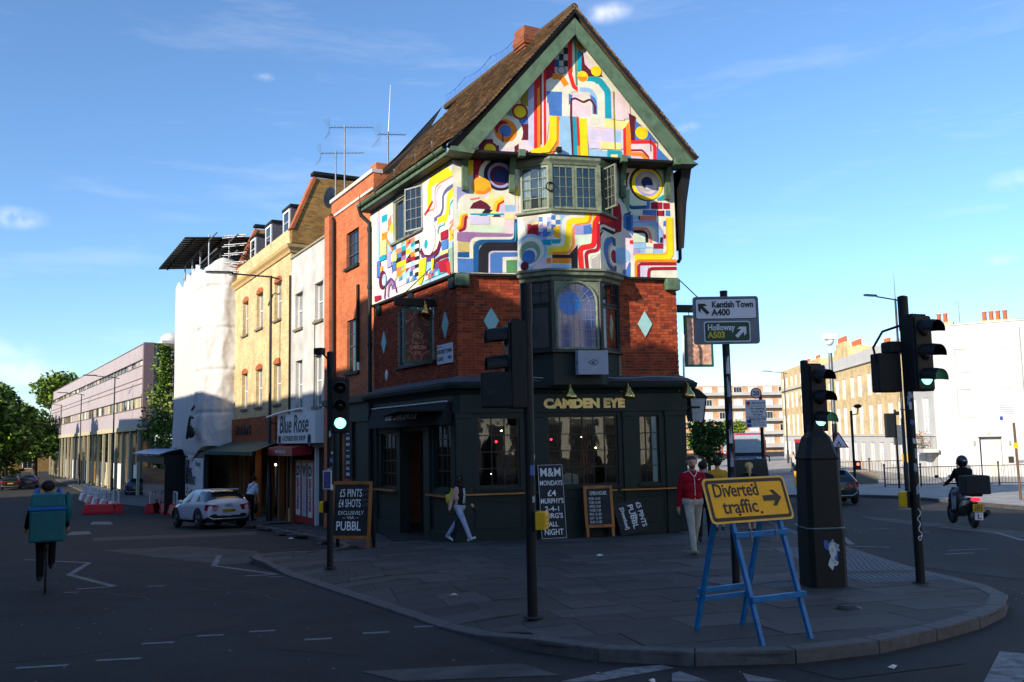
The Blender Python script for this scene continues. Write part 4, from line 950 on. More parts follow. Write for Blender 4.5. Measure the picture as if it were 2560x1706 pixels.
LEF_ = [('p','pgreen',(0.34,9.58,2.37,9.48,2.35,8.34,0.34,8.44)),
('p','pinkp',(0.34,8.5,2.35,8.4,2.32,6.63,0.32,6.67)),
('p','lilac',(2.19,8.37,4.26,8.34,4.23,6.84,2.17,6.83)),
('p','sky',(3.97,7.5,6.28,7.43,6.26,6.56,3.95,6.5)),
('p','pinkp',(4.8,8.28,6.31,8.2,6.28,7.28,4.78,7.35)),
('p','pinkp',(0.34,9.46,2.29,9.44,2.28,9.14,0.48,9.24)),
('p','sky',(0.59,9.27,0.74,9.27,0.84,7.53,0.65,7.53)),
('p','coral',(0.73,9.43,0.8,9.43,0.9,7.55,0.82,7.55)),
('p','teal',(1,9.21,1.47,9.19,1.47,8.98,1,9)),
('p','pgreen',(1.47,9.45,1.84,9.44,1.88,9.05,1.55,9.06)),
('p','sky',(1.46,8.51,2.21,8.49,2.2,7.95,1.45,8.03)),
('c','cream',(1.808,8.711,0.395)),
('p','coral',(1.81,9.11,1.52,8.97,1.46,8.59,1.81,8.71)),
('p','teal',(1.86,9.1,2.17,8.92,2.16,8.76,1.89,8.91)),
('p','yellow',(1.65,8.76,1.92,8.82,1.97,8.54,1.72,8.53)),
('p','orange',(1,8.68,1.46,8.65,1.46,8.43,0.99,8.46)),
('p','teal',(1.89,9.53,2.19,9.51,2.19,9.41,1.88,9.43)),
('p','teal',(2.76,9.49,3.03,9.47,3.03,9.39,2.77,9.41)),
('p','pyel',(3.54,9.52,4.7,9.46,4.7,9.38,3.54,9.45)),
('p','sky',(5.16,9.42,5.48,9.4,5.48,9.34,5.16,9.35)),
('p','pinkp',(4.39,9.49,6.4,9.35,6.35,7.78,4.36,8.21)),
('b','yellow',0.3,0.138,(4.58,8.63,4.6,9.28,4.99,9.34,6.22,9.22)),
('b','coral',0.057,0.137,(4.81,8.49,4.93,8.6,4.96,9.09,5.25,9.14,6.39,9.1)),
('b','coral',0.049,0.111,(4.41,8.56,4.81,8.55)),
('b','coral',0.048,0.163,(5.02,8.5,5.1,9.03,5.41,9.07,6.39,9.02)),
('b','lilac',0.208,0.162,(5.13,8.26,5.17,8.85,5.44,9,6.39,8.99)),
('b','slate',0.124,0.163,(4.87,8.24,5.27,8.27,5.43,8.4,5.45,8.78,5.69,8.85,6.26,8.87)),
('b','yellow',0.227,0.162,(5.06,8.14,5.6,8.12,5.75,8.33,5.77,8.64,6.02,8.71,6.38,8.73)),
('b','teal',0.073,0.078,(6.12,8.8,6.09,8.51,5.86,8.41,5.84,8.15)),
('b','coral',0.06,0.105,(5.75,7.93,6.07,7.98,6.14,8.34,6.37,8.43)),
('p','cream',(3.84,8.02,5.31,7.89,5.31,7.57,5.17,7.36,3.97,7.59)),
('p','teal',(5.98,9.47,6.4,9.42,6.39,9.14,6.16,9.15)),
('p','lilac',(5.86,9.41,6.08,9.43,6.16,9.26,5.85,9.31)),
('p','pgreen',(5.32,8,5.82,7.97,5.81,7.79,5.31,7.81)),
('b','coral',0.092,0.105,(5.81,7.76,6,7.88,6.36,7.98)),
('p','amber',(5.84,7.76,6.23,7.75,6.23,7.62,5.99,7.46,5.83,7.47)),
('p','blue',(1.83,8.13,2.21,8.12,2.21,7.98,1.83,7.99)),
('p','orange',(1.83,7.99,2.21,7.98,2.2,7.84,1.83,7.85)),
('p','sky',(1.83,7.99,2.21,7.98,1.83,7.85)),
('p','lilac',(1.83,7.85,2.2,7.84,2.2,7.7,1.83,7.71)),
('p','pinkp',(1.83,7.71,2.2,7.7,2.2,7.56,1.83,7.57)),
('p','char',(1.83,7.57,2.2,7.56,2.2,7.43,1.82,7.43)),
('p','cream',(1.82,7.43,2.2,7.43,2.2,7.29,1.82,7.29)),
('p','mauve',(1.82,7.43,2.2,7.43,1.82,7.29)),
('p','lilac',(1.82,7.29,2.2,7.29,2.19,7.15,1.82,7.15)),
('p','cream',(2.21,8.12,2.58,8.1,2.57,7.96,2.21,7.98)),
('p','coral',(2.21,7.98,2.57,7.96,2.57,7.83,2.2,7.84)),
('p','blue',(2.2,7.84,2.57,7.83,2.57,7.69,2.2,7.7)),
('p','char',(2.2,7.7,2.57,7.69,2.57,7.56,2.2,7.56)),
('p','yellow',(2.2,7.56,2.57,7.56,2.56,7.42,2.2,7.43)),
('p','coral',(2.2,7.43,2.56,7.42,2.56,7.28,2.2,7.29)),
('p','orange',(2.2,7.29,2.56,7.28,2.56,7.15,2.19,7.15)),
('p','sky',(2.58,8.1,2.93,8.09,2.93,7.95,2.57,7.96)),
('p','sage',(2.58,8.1,2.93,8.09,2.57,7.96)),
('p','teal',(2.57,7.96,2.93,7.95,2.93,7.82,2.57,7.83)),
('p','plum',(2.57,7.83,2.93,7.82,2.93,7.68,2.57,7.69)),
('p','mauve',(2.57,7.69,2.93,7.68,2.92,7.55,2.57,7.56)),
('p','yellow',(2.57,7.56,2.92,7.55,2.92,7.41,2.56,7.42)),
('p','yellow',(2.56,7.42,2.92,7.41,2.92,7.28,2.56,7.28)),
('p','sage',(2.56,7.42,2.92,7.41,2.56,7.28)),
('p','sky',(2.56,7.28,2.92,7.28,2.92,7.15,2.56,7.15)),
('p','orange',(2.56,7.28,2.92,7.28,2.56,7.15)),
('p','crimson',(2.93,8.09,3.28,8.07,3.28,7.94,2.93,7.95)),
('p','orange',(2.93,8.09,3.28,8.07,2.93,7.95)),
('p','lilac',(2.93,7.95,3.28,7.94,3.28,7.81,2.93,7.82)),
('p','coral',(2.93,7.95,3.28,7.94,2.93,7.82)),
('p','yellow',(2.93,7.82,3.28,7.81,3.27,7.67,2.93,7.68)),
('p','char',(2.93,7.68,3.27,7.67,3.27,7.54,2.92,7.55)),
('p','cream',(2.93,7.68,3.27,7.67,2.92,7.55)),
('p','char',(2.92,7.55,3.27,7.54,3.27,7.41,2.92,7.41)),
('p','crimson',(2.92,7.55,3.27,7.54,2.92,7.41)),
('p','cream',(2.92,7.41,3.27,7.41,3.27,7.28,2.92,7.28)),
('p','sky',(2.92,7.28,3.27,7.28,3.26,7.14,2.92,7.15)),
('p','crimson',(2.92,7.28,3.27,7.28,2.92,7.15)),
('p','coral',(3.28,8.07,3.62,8.06,3.62,7.93,3.28,7.94)),
('p','teal',(3.28,7.94,3.62,7.93,3.62,7.8,3.28,7.81)),
('p','sky',(3.28,7.81,3.62,7.8,3.61,7.67,3.27,7.67)),
('p','orange',(3.27,7.67,3.61,7.67,3.61,7.53,3.27,7.54)),
('p','crimson',(3.27,7.54,3.61,7.53,3.61,7.4,3.27,7.41)),
('p','sky',(3.27,7.41,3.61,7.4,3.61,7.27,3.27,7.28)),
('p','mauve',(3.27,7.28,3.61,7.27,3.6,7.14,3.26,7.14)),
('p','pinkp',(1.82,7.15,2.1,7.15,2.1,7,1.82,7)),
('p','mauve',(1.82,7,2.1,7,2.1,6.85,1.82,6.85)),
('p','bluedk',(1.82,7,2.1,7,1.82,6.85)),
('p','lilac',(2.1,7.15,2.38,7.15,2.38,7,2.1,7)),
('p','sage',(2.1,7.15,2.38,7.15,2.1,7)),
('p','pinkp',(2.1,7,2.38,7,2.38,6.85,2.1,6.85)),
('p','blue',(2.38,7.15,2.66,7.15,2.66,7,2.38,7)),
('p','sage',(2.38,7.15,2.66,7.15,2.38,7)),
('p','lilac',(2.38,7,2.66,7,2.65,6.86,2.38,6.85)),
('p','pinkp',(2.38,7,2.66,7,2.38,6.85)),
('p','sky',(2.66,7.15,2.93,7.15,2.93,7,2.66,7)),
('p','pinkp',(2.66,7,2.93,7,2.92,6.86,2.65,6.86)),
('p','pinkp',(2.93,7.15,3.19,7.14,3.19,7,2.93,7)),
('p','sky',(2.93,7.15,3.19,7.14,2.93,7)),
('p','blue',(2.93,7,3.19,7,3.19,6.86,2.92,6.86)),
('p','sage',(2.93,7,3.19,7,2.92,6.86)),
('p','bluedk',(3.19,7.14,3.45,7.14,3.45,7,3.19,7)),
('p','sage',(3.19,7,3.45,7,3.45,6.86,3.19,6.86)),
('p','lilac',(3.19,7,3.45,7,3.19,6.86)),
('p','pinkp',(3.45,7.14,3.71,7.14,3.71,7,3.45,7)),
('p','blue',(3.45,7,3.71,7,3.7,6.86,3.45,6.86)),
('p','sky',(3.71,7.14,3.96,7.14,3.96,7,3.71,7)),
('p','lilac',(3.71,7,3.96,7,3.95,6.86,3.7,6.86)),
('p','crimson',(4.23,6.95,4.47,6.95,4.46,6.84,4.23,6.84)),
('p','sky',(4.23,6.95,4.47,6.95,4.23,6.84)),
('p','cream',(4.23,6.84,4.46,6.84,4.46,6.73,4.23,6.73)),
('p','blue',(4.47,6.95,4.7,6.95,4.69,6.84,4.46,6.84)),
('p','cream',(4.47,6.95,4.7,6.95,4.46,6.84)),
('p','coral',(4.46,6.84,4.69,6.84,4.69,6.73,4.46,6.73)),
('p','blue',(4.7,6.95,4.92,6.95,4.92,6.84,4.69,6.84)),
('p','coral',(4.7,6.95,4.92,6.95,4.69,6.84)),
('p','teal',(4.69,6.84,4.92,6.84,4.92,6.73,4.69,6.73)),
('p','crimson',(4.69,6.84,4.92,6.84,4.69,6.73)),
('p','blue',(4.92,6.95,5.14,6.95,5.14,6.84,4.92,6.84)),
('p','blue',(4.92,6.95,5.14,6.95,4.92,6.84)),
('p','sky',(4.92,6.84,5.14,6.84,5.14,6.73,4.92,6.73)),
('p','teal',(5.14,6.95,5.36,6.95,5.36,6.84,5.14,6.84)),
('p','teal',(5.14,6.95,5.36,6.95,5.14,6.84)),
('p','teal',(5.14,6.84,5.36,6.84,5.36,6.73,5.14,6.73)),
('p','sky',(5.36,6.95,5.58,6.94,5.57,6.84,5.36,6.84)),
('p','teal',(5.36,6.84,5.57,6.84,5.57,6.73,5.36,6.73)),
('p','coral',(5.36,6.84,5.57,6.84,5.36,6.73)),
('p','teal',(5.58,6.94,5.79,6.94,5.79,6.84,5.57,6.84)),
('p','coral',(5.57,6.84,5.79,6.84,5.78,6.73,5.57,6.73)),
('p','crimson',(5.57,6.84,5.79,6.84,5.57,6.73)),
('c','pinkp',(4.525,7.812,0.462)),
('c','cream',(4.456,7.77,0.331)),
('c','teal',(4.366,7.691,0.127)),
('b','plum',0.157,0.168,(3.98,7.61,4.24,7.35,4.65,7.27,5.11,7.37,5.29,7.58)),
('b','purple',0.088,0.139,(4.04,7.46,4.44,7.25,4.91,7.25)),
('p','cream',(3.61,8.04,3.89,8.02,3.91,7.91,3.62,7.93)),
('p','char',(3.61,7.93,3.89,7.91,3.9,7.8,3.62,7.82)),
('p','cream',(3.6,7.82,3.89,7.81,3.9,7.69,3.62,7.71)),
('p','char',(3.6,7.71,3.89,7.7,3.9,7.58,3.61,7.59)),
('p','cream',(3.6,7.6,3.88,7.59,3.9,7.47,3.61,7.48)),
('p','char',(3.6,7.49,3.88,7.48,3.89,7.37,3.61,7.37)),
('p','cream',(3.59,7.38,3.88,7.37,3.89,7.26,3.61,7.26)),
('p','char',(3.59,7.27,3.88,7.26,3.89,7.15,3.6,7.15)),
('p','cream',(3.59,7.16,3.88,7.15,3.89,7.04,3.6,7.04)),
('p','char',(3.59,7.05,3.87,7.04,3.88,6.93,3.6,6.93)),
('p','crimson',(5.31,7.81,5.76,7.81,5.76,7.59,5.31,7.6)),
('p','blue',(5.34,7.56,5.76,7.57,5.75,7.32,5.38,7.32)),
('p','pyel',(5.3,7.31,5.77,7.3,5.77,7.21,5.3,7.21)),
('p','yellow',(3.91,7.35,4.38,7.34,4.32,6.98,4.03,6.68,3.82,6.68)),
('p','yellow',(4.71,7.23,4.88,7.22,4.84,6.93,4.72,6.93)),
('b','plum',0.085,0.108,(4.85,6.93,4.92,7.13,5.3,7.17,5.76,7.15)),
('p','crimson',(5.1,7.08,5.76,7.08,5.75,6.71,5.25,6.78)),
('p','purple',(4.94,7.05,5.16,7.06,5.19,6.9,4.95,6.91)),
('p','red',(5.67,6.97,5.9,6.96,5.89,6.63,5.7,6.68)),
('p','sage',(5.81,7.29,6.3,7.29,6.29,6.64,5.92,6.66)),
('p','sky',(5.8,7.46,6.31,7.47,6.3,7.28,5.81,7.29)),
('p','bluedk',(6,7.64,6.31,7.63,6.31,7.45,6.05,7.48)),
('p','amber',(0.86,7.68,1.15,7.68,1.11,7.48,0.9,7.47)),
('c','plum',(1.108,7.253,0.283)),
('c','sky',(1.259,7.228,0.177)),
('c','white',(1.192,7.193,0.092)),
('b','purple',0.075,0.122,(1.27,6.66,1.36,7.06,1.79,7.19,2.11,7.02,2.24,6.7)),
('b','mauve',0.106,0.121,(1.56,6.68,1.61,6.98,1.85,7.09,2.03,6.94)),
('p','crimson',(0.43,6.86,0.98,6.82,0.98,6.7,0.45,6.68)),
('p','blue',(1.94,7.64,2.22,7.65,2.21,7.36,1.94,7.37)),
('p','pyel',(1.86,7.9,2.26,7.88,2.26,7.64,1.86,7.66)),
('b','orange',0.081,0.124,(1.12,8.41,1.46,8.4,1.94,8)),
('p','pyel',(0.95,8.44,1.46,8.42,1.45,7.97,0.95,8.01)),
('p','teal',(0.86,7.99,1.41,7.97,1.41,7.83,0.86,7.85)),
('p','lav',(1.49,8,1.86,7.99,1.86,7.54,1.49,7.54)),
('b','red',0.056,0.112,(4.27,8.51,4.54,8.61,4.82,8.77)),
('p','coral',(3.41,8.33,3.84,8.32,3.84,8.15,3.41,8.15)),
('b','sky',0.081,0.108,(5.12,7.83,5.19,8.03,5.57,8)),
('p','blue',(0.64,7.88,0.94,7.88,0.94,7.39,0.64,7.38))]
ORF_ = [('p','sky',(2.29,8.08,2.77,8.1,2.71,7.81,2.28,7.53)),
('p','pinkp',(2.88,8.1,3.31,8.12,3.29,7.3,2.86,7.29)),
('p','pyel',(2.27,7.31,2.64,7.32,2.64,7.18,2.27,7.17)),
('p','blue',(2.29,8.05,2.42,8.06,2.41,7.94,2.29,7.94)),
('p','cream',(2.29,7.94,2.41,7.94,2.41,7.82,2.28,7.82)),
('p','blue',(2.28,7.82,2.41,7.82,2.41,7.71,2.28,7.7)),
('p','cream',(2.42,8.06,2.54,8.06,2.54,7.95,2.41,7.94)),
('p','blue',(2.41,7.94,2.54,7.95,2.54,7.83,2.41,7.82)),
('p','cream',(2.41,7.82,2.54,7.83,2.53,7.71,2.41,7.71)),
('p','teal',(2.27,7.44,2.55,7.45,2.51,7.32,2.27,7.3)),
('p','amber',(2.34,7.74,2.53,7.81,2.53,7.46,2.35,7.52)),
('p','yellow',(2.36,7.72,2.44,7.77,2.52,7.71,2.41,7.64)),
('b','cream',0.115,0.156,(2.28,7.27,2.58,7.28,2.64,7.99,3.12,8.05)),
('b','yellow',0.151,0.156,(2.27,7.17,2.7,7.2,2.77,7.93,3.26,7.97,3.27,8.15)),
('b','orange',0.073,0.156,(2.27,7.08,2.75,7.11,2.86,7.29,2.88,7.81,3.3,7.88,3.36,8.15)),
('p','lav',(2.9,7.81,3.37,7.88,3.36,7.62,2.9,7.54)),
('p','blue',(3.14,7.81,3.37,7.86,3.36,7.62,3.14,7.6)),
('p','pgreen',(2.9,7.57,3.36,7.59,3.35,7.33,2.91,7.31)),
('p','char',(2.27,7.05,2.75,7.06,2.97,7.32,2.96,6.71,2.79,6.71,2.8,6.97,2.27,6.96)),
('p','orange',(2.26,6.96,2.79,6.97,2.78,6.84,2.25,6.83)),
('p','sky',(2.25,6.81,2.8,6.81,2.79,6.7,2.25,6.69)),
('b','amber',0.096,0.106,(3.47,8.15,3.42,7.91,3.39,7.78)),
('b','red',0.136,0.131,(3.06,6.71,3.03,7.24,3.4,7.31,3.46,7.91,3.59,8.1)),
('b','crimson',0.094,0.131,(3.21,6.71,3.18,7.14,3.52,7.2,3.56,7.89)),
('p','grey',(3.33,6.96,3.56,7.1,3.54,6.72,3.34,6.71)),
('b','cream',0.034,0.105,(3.31,6.71,3.28,7.03,3.56,7.13))]
ORL_ = [('p','grey',(0.14,8.09,0.61,8.1,0.6,7.56,0.28,7.59)),
('p','crimson',(0.29,7.9,0.59,7.89,0.6,7.52,0.29,7.66)),
('p','pyel',(0.4,7.92,0.59,7.93,0.59,7.87,0.4,7.87)),
('p','blue',(0.61,8.06,0.72,8.04,0.72,7.91,0.61,7.93)),
('p','lav',(0.61,7.93,0.72,7.91,0.72,7.79,0.6,7.8)),
('p','cream',(0.61,7.93,0.72,7.91,0.6,7.8)),
('p','pinkp',(0.6,7.8,0.72,7.79,0.71,7.66,0.6,7.67)),
('p','lav',(0.6,7.67,0.71,7.66,0.71,7.53,0.6,7.54)),
('p','blue',(0.6,7.67,0.71,7.66,0.6,7.54)),
('p','lav',(0.6,7.54,0.71,7.53,0.71,7.4,0.59,7.41)),
('p','cream',(0.72,8.04,0.84,8.03,0.83,7.9,0.72,7.91)),
('p','pinkp',(0.72,7.91,0.83,7.9,0.83,7.77,0.72,7.79)),
('p','blue',(0.72,7.79,0.83,7.77,0.83,7.65,0.71,7.66)),
('p','lav',(0.72,7.79,0.83,7.77,0.71,7.66)),
('p','blue',(0.71,7.66,0.83,7.65,0.82,7.52,0.71,7.53)),
('p','lav',(0.71,7.53,0.82,7.52,0.82,7.39,0.71,7.4)),
('p','lav',(0.84,8.03,0.95,8.02,0.95,7.89,0.83,7.9)),
('p','lav',(0.83,7.9,0.95,7.89,0.94,7.76,0.83,7.77)),
('p','blue',(0.83,7.9,0.95,7.89,0.83,7.77)),
('p','cream',(0.83,7.77,0.94,7.76,0.94,7.63,0.83,7.65)),
('p','lav',(0.83,7.65,0.94,7.63,0.94,7.51,0.82,7.52)),
('p','blue',(0.83,7.65,0.94,7.63,0.82,7.52)),
('p','cream',(0.82,7.52,0.94,7.51,0.93,7.38,0.82,7.39)),
('c','sky',(0.345,7.178,0.459)),
('c','cream',(0.359,7.177,0.38)),
('c','sage',(0.344,7.165,0.288)),
('c','cream',(0.357,7.098,0.183)),
('c','blue',(0.314,7.05,0.183)),
('c','plum',(0.196,6.826,0.115)),
('c','pinkp',(0.683,6.74,0.26)),
('p','teal',(0.67,7.45,0.94,7.44,0.93,7.29,0.73,7.32)),
('p','yellow',(0.83,7.21,0.93,7.22,0.93,7.05,0.83,7.06)),
('p','orange',(0.8,6.98,0.92,6.97,0.92,6.83,0.8,6.84))]
ORR_ = [('p','crimson',(-0.1,8.11,1.32,8.75,1.26,7.96,0.73,7.89,0.22,7.91,-0.11,7.82)),
('p','red',(-0.1,8.09,0.74,8.11,0.39,7.98,-0.11,7.92)),
('b','char',0.106,0.158,(-0.06,6.67,-0.03,7.57,0.16,7.79,0.78,7.77,1.31,7.86)),
('b','cream',0.027,0.159,(0.03,6.69,-0.08,7.61,0.13,7.75,0.69,7.71,1.32,7.9)),
('c','slate',(0.683,7.196,0.464)),
('c','blue',(0.517,7.263,0.353)),
('c','grey',(0.711,7.187,0.322)),
('c','bluedk',(0.819,7.502,0.137)),
('c','cream',(0.739,7.178,0.262)),
('c','crimson',(0.738,7.151,0.175)),
('p','purple',(0.72,6.89,1.26,7.03,1.24,6.72,0.82,6.72))]
mural(FRL_, tr(0, -.12, 0), [rect(-.0914, 1.6, 6.645, 9.6)]); mural(FRR_, tr(0, -.12, 0), [rect(4.15, 5.9, 6.645, 9.6)])
mural(LEF_, LT @ tr(0, -.12, 0), [rect(0, 1.9, 6.645, 9.6), rect(4.11, 6.041, 6.645, 9.6), rect(1.9, 4.11, 6.645, 8.18), rect(1.9, 4.11, 9.43, 9.6)])
T0, l0 = ocant(0); T2, l2 = ocant(2)
mb = MB(); mb.slab([(1.55, -.119), (2.3, -.699), (3.58, -.699), (4.2, -.119)], 6.72, 8.16); mb.build("oriel_apron", cream, pub)
mural(ORF_, tr(0, -.7, 0), [rect(2.3, 3.58, 6.72, 8.14)]); mural(ORL_, T0, [rect(0, l0, 6.72, 8.14)]); mural(ORR_, T2, [rect(0, l2, 6.72, 8.14)])
sweep("oriel_sill", [(-.05, 8.14), (.09, 8.14), (.1, 8.19), (-.05, 8.23)], ORP, grngrey, bevel=.005)
sweep("oriel_head", [(-.05, 9.38), (.02, 9.38), (.05, 9.44), (.1, 9.5), (.1, 9.56), (.04, 9.6), (-.3, 9.66), (-.3, 9.38)], ORP, grngrey, bevel=.005)
sweep("oriel_roof", [(.085, 9.605), (.09, 9.615), (-.3, 9.72), (-.3, 9.68)], ORP, lead)
curt = mat("net_curtain", (.62, .62, .52), .9, var=.15, scale=20, stretch=(6, 6, .3))
wg = MCM[0]
for k in range(2): window(pub, tr(2.33+k*.615, -.7, 8.24), .605, 1.13, 3, 4, grngrey, glass, .055, .014, curtain=curt, name="casement")
window(pub, T0 @ tr(.12, 0, 8.24), l0-.17, 1.13, 3, 4, grngrey, glass, .05, .014, curtain=curt, name="casement")
window(pub, T2 @ tr(.05, .02, 8.24), l2-.17, 1.13, 3, 4, grngrey, glass, .05, .014, curtain=curt, name="casement")
window(pub, T2 @ tr(.2, -.02, 8.26) @ Matrix.Rotation(R_(-118), 4, 'Z'), .55, 1.1, 3, 4, grngrey, dkglass, .04, .012, name="casement")
for x, y in ORP[1:3]: MB().box(x-.05, x+.05, y-.03, y+.06, 8.2, 9.4).build("oriel_post", grngrey, pub)
mb = MB(tr(2.28, -.76, 8.78)); mb.tube([(.11*math.cos(k*.4), 0, .11*math.sin(k*.4)) for k in range(17)], .018, 6); mb.build("cable_coil", black, pub)
# side window, one leaf open
window(pub, LT @ tr(1.91, -.06, 8.19), .73, 1.23, 1, 1, grngrey, dkglass, .06, name="casement"); window(pub, LT @ tr(2.64, -.06, 8.19), .73, 1.23, 3, 4, grngrey, dkglass, .05, .012, name="casement"); window(pub, LT @ tr(3.37, -.06, 8.19), .73, 1.23, 1, 1, grngrey, dkglass, .06, name="casement")
window(pub, LT @ tr(3.4, -.36, 8.2) @ Matrix.Rotation(R_(20), 4, 'Z'), .7, 1.21, 3, 4, mat("pale_casement", C(150, 156, 158), .5), dkglass, .04, .012, name="casement")
mb = MB(LT); mb.box(1.83, 4.18, -.2, .02, 8.12, 8.188); mb.build("window_sill", grngrey, pub, bevel=.008)
# timber corbels and corner blocks
def corbel(T, h=.86, wd=.15, d=.42):
    pr = [(0, 0), (.1, 0), (.13, .1), (.12, .35), (.16, .6), (.3, .8), (d, h), (0, h)]; n = len(pr); q = MB(T)
    q.add([(s_*wd/2, -o_, z) for s_ in (-1, 1) for o_, z in pr], [tuple(range(n-1, -1, -1)), tuple(range(n, 2*n))]+[(i, (i+1) % n, (i+1) % n+n, i+n) for i in range(n)]); q.build("corbel", green2, pub, bevel=.01)
for x in (.2, 1.42, 4.42, 5.68): corbel(tr(x, -.125, 8.74))
for T, x0, x1 in ((Matrix(), -.06, .3), (Matrix(), 5.55, 5.95)): MB(T).box(x0, x1, -.2, .0, 6.3, 6.62).build("corner_block", green2, pub, bevel=.04)
for x in (.35, 2.9, 5.6): MB(LT).box(x, x+.3, -.1, .0, 6.28, 6.57).build("corner_block", green, pub, bevel=.03)
# gable ----------------------------------------------------------------------------
RU, RH, FLu, FRu, FH = 3.02, 13.52, -.22, 6.26, 9.66
sl_ = (RH-FH)/(RU-FLu)
gtri = [(.02, 9.62), (5.98, 9.62), (RU, 13.1)]
mb = MB(); mb.prism(gtri, -.55, -.2); mb.build("gable_panel", cream, pub)
mural(GAB_, tr(0, -.55, 0), [[(.2, 9.63), (5.84, 9.63), (RU, 12.98)]])
mb = MB(); mb.box(-.1, 6.1, -.79, -.1, 9.56, 9.62); mb.build("jetty_soffit", black, pub)
def board(x0, z0, x1, z1, wd):
    d = Vector((x1-x0, z1-z0)).normalized(); nn = Vector((-d.y, d.x))*(1 if x1 > x0 else -1)
    return [(x0, z0), (x1, z1), (x1+(0 if True else 0), z1+wd/abs(nn.y)), (x0+nn.x*wd, z0+nn.y*wd)]
mb = MB(); pl = board(.38, 9.62, RU, 12.78, .33); pl = [(.36, 9.62), (RU-.004, 12.8), (RU-.004, 13.24), (-.12, 9.62)]; mb.prism(pl, -.85, -.77); mb.build("bargeboard", green2, pub, bevel=.008)
mb = MB(); pl = [(5.66, 9.6), (6.18, 9.6), (RU+.004, 13.24), (RU+.004, 12.8)]; mb.prism(pl, -.85, -.77); mb.build("bargeboard", green2, pub, bevel=.008)
mb = MB(); mb.prism([(-.12, 9.66), (-.26, 9.66), (-.3, 9.56), (.3, 9.5), (.36, 9.6)][::-1], -.86, -.3); mb.build("bargeboard_foot", green2, pub)
mb = MB(); mb.prism([(6.18, 9.6), (5.66, 9.6), (5.8, 9.52), (6.3, 9.54)][::-1], -.86, -.3); mb.build("bargeboard_foot", green2, pub)
for z, x in ((9.7, 1.55), (9.7, 4.25), (9.7, 5.72)): MB().box(x-.09, x+.09, -.86, -.66, 9.5, 9.68).build("joist_end", green2, pub, bevel=.015)
# tiled roof
tl = [mat("clay_tile_%s" % n, c, .85, var=.35, scale=9, bump=.4, dirt=(C(70, 62, 36), 2.2, .75)) for n, c in (("brown", C(104, 80, 56)), ("dark", C(80, 62, 46)), ("buff", C(136, 104, 68)))]
ED = Vector((lx, ly, 0)); E0 = Vector((FLu-.02, -.88, FH+.02)); RG = Vector((RU, -.88, RH)); VV = RG-E0; NRM = ED.cross(VV).normalized() if ED.cross(VV).z > 0 else -(ED.cross(VV).normalized())
def rp(a, b): 
    e = max(0, .3-b); return E0+ED*a+VV*b+NRM*(1.6*e*e)
RLEN = 6.75
mb = MB(); rows_ = 48; mb.add([rp(a, k/24)-NRM*.06 for k in range(25) for a in (0, RLEN)], [(2*k, 2*k+1, 2*k+3, 2*k+2) for k in range(24)], 0); 
E1 = Vector((FRu+.02, -.88, FH+.02)); V1 = RG-E1; N1 = V1.cross(ED).normalized(); N1 = N1 if N1.z > 0 else -N1
mb.add([E1+ED*a+V1*b-N1*.03 for b in (0, 1) for a in (0, RLEN)], [(0, 1, 3, 2)], 0)
rf = mb.build("roof", tl[1], pub)
mb = MB(); tp = [rp(0, k/12)-NRM*.05 for k in range(13)]
mb.prism([(p.x, p.z) for p in tp][::-1]+[(-.12, 9.64), (RU-.004, 13.2)], -.8, -.5); mb.build("verge_soffit", mat("dark_verge", C(52, 40, 32), .8), rf)
mb = MB(); rr = random.Random(4); wt = .165; per = int(RLEN/wt)
for k in range(rows_):
    b0, b1 = k/rows_, min(1, (k+1.25)/rows_)
    for j in range(per):
        a = (j+(.5 if k % 2 else 0))*wt+rr.uniform(-.004, .004); a2 = min(a+wt-.006, RLEN)
        if a < 0: continue
        lift = rr.uniform(0, .008); p = [rp(a, b0)+NRM*(.022+lift), rp(a2, b0)+NRM*(.022+lift), rp(a2, b1)+NRM*.004, rp(a, b1)+NRM*.004]; q = [rp(a, b0)+NRM*(.004+lift), rp(a2, b0)+NRM*(.004+lift)]
        mb.add(p+q, [(0, 1, 2, 3), (4, 5, 1, 0), (4, 0, 3), (5, 2, 1)], rr.choices((0, 1, 2), (5, 4, 2))[0])
o = mb.build("roof_tiles", tl, rf); o["kind"] = "stuff"
for sgn, P0, V, Nn in ((1, E0, VV, NRM), (-1, E1, V1, N1)):                      # the tile edges along the verge, one by one
    for k in range(44):
        b = k/44; c0 = (rp(0, b) if sgn == 1 else P0+V*b); c1 = (rp(0, b+1.6/44) if sgn == 1 else P0+V*(b+1.6/44)); back = ED*.34*(1 if sgn == 1 else 1)
        f = Vector((0, -.03, 0)); q = MB(); ti = rr.choice((0, 2, 2, 1)); o0 = c0
        vs = [c0+f+Nn*.045-o0, c1+f+Nn*.005-o0, c1+back+Nn*.005-o0, c0+back+Nn*.045-o0, c0+f+Nn*.012-o0, c1+f-Nn*.03-o0, c1+back-Nn*.03-o0, c0+back+Nn*.012-o0]
        fs = [(0, 1, 2, 3), (7, 6, 5, 4), (4, 5, 1, 0), (5, 6, 2, 1), (6, 7, 3, 2), (7, 4, 0, 3)]
        if sgn == 1: fs = [f_[::-1] for f_ in fs]
        q.add(vs, fs).build("tile", tl[ti], rf, loc=c0)
    q = MB(); 
    a_, b_ = (rp(0, 0), rp(0, .3)) if sgn == 1 else (P0, P0+V*.3)
    q.bar(a_-Nn*.07, P0+V-Nn*.07, .02, .07); q.build("verge_undercloak", black, rf)
for k in range(16): MB().tube([RG+ED*(k*.5)+Vector((0, 0, .01)), RG+ED*(k*.5+.48)+Vector((0, 0, .01))], .1, 8).build("ridge_tile", tl[1], rf)
mb = MB(LT); mb.tube([(-.1, -.47, 9.74), (6.3, -.47, 9.74)], .075, 8); mb.box(-.1, 6.3, -.42, -.4, 9.56, 9.86); mb.build("gutter", green2, pub)
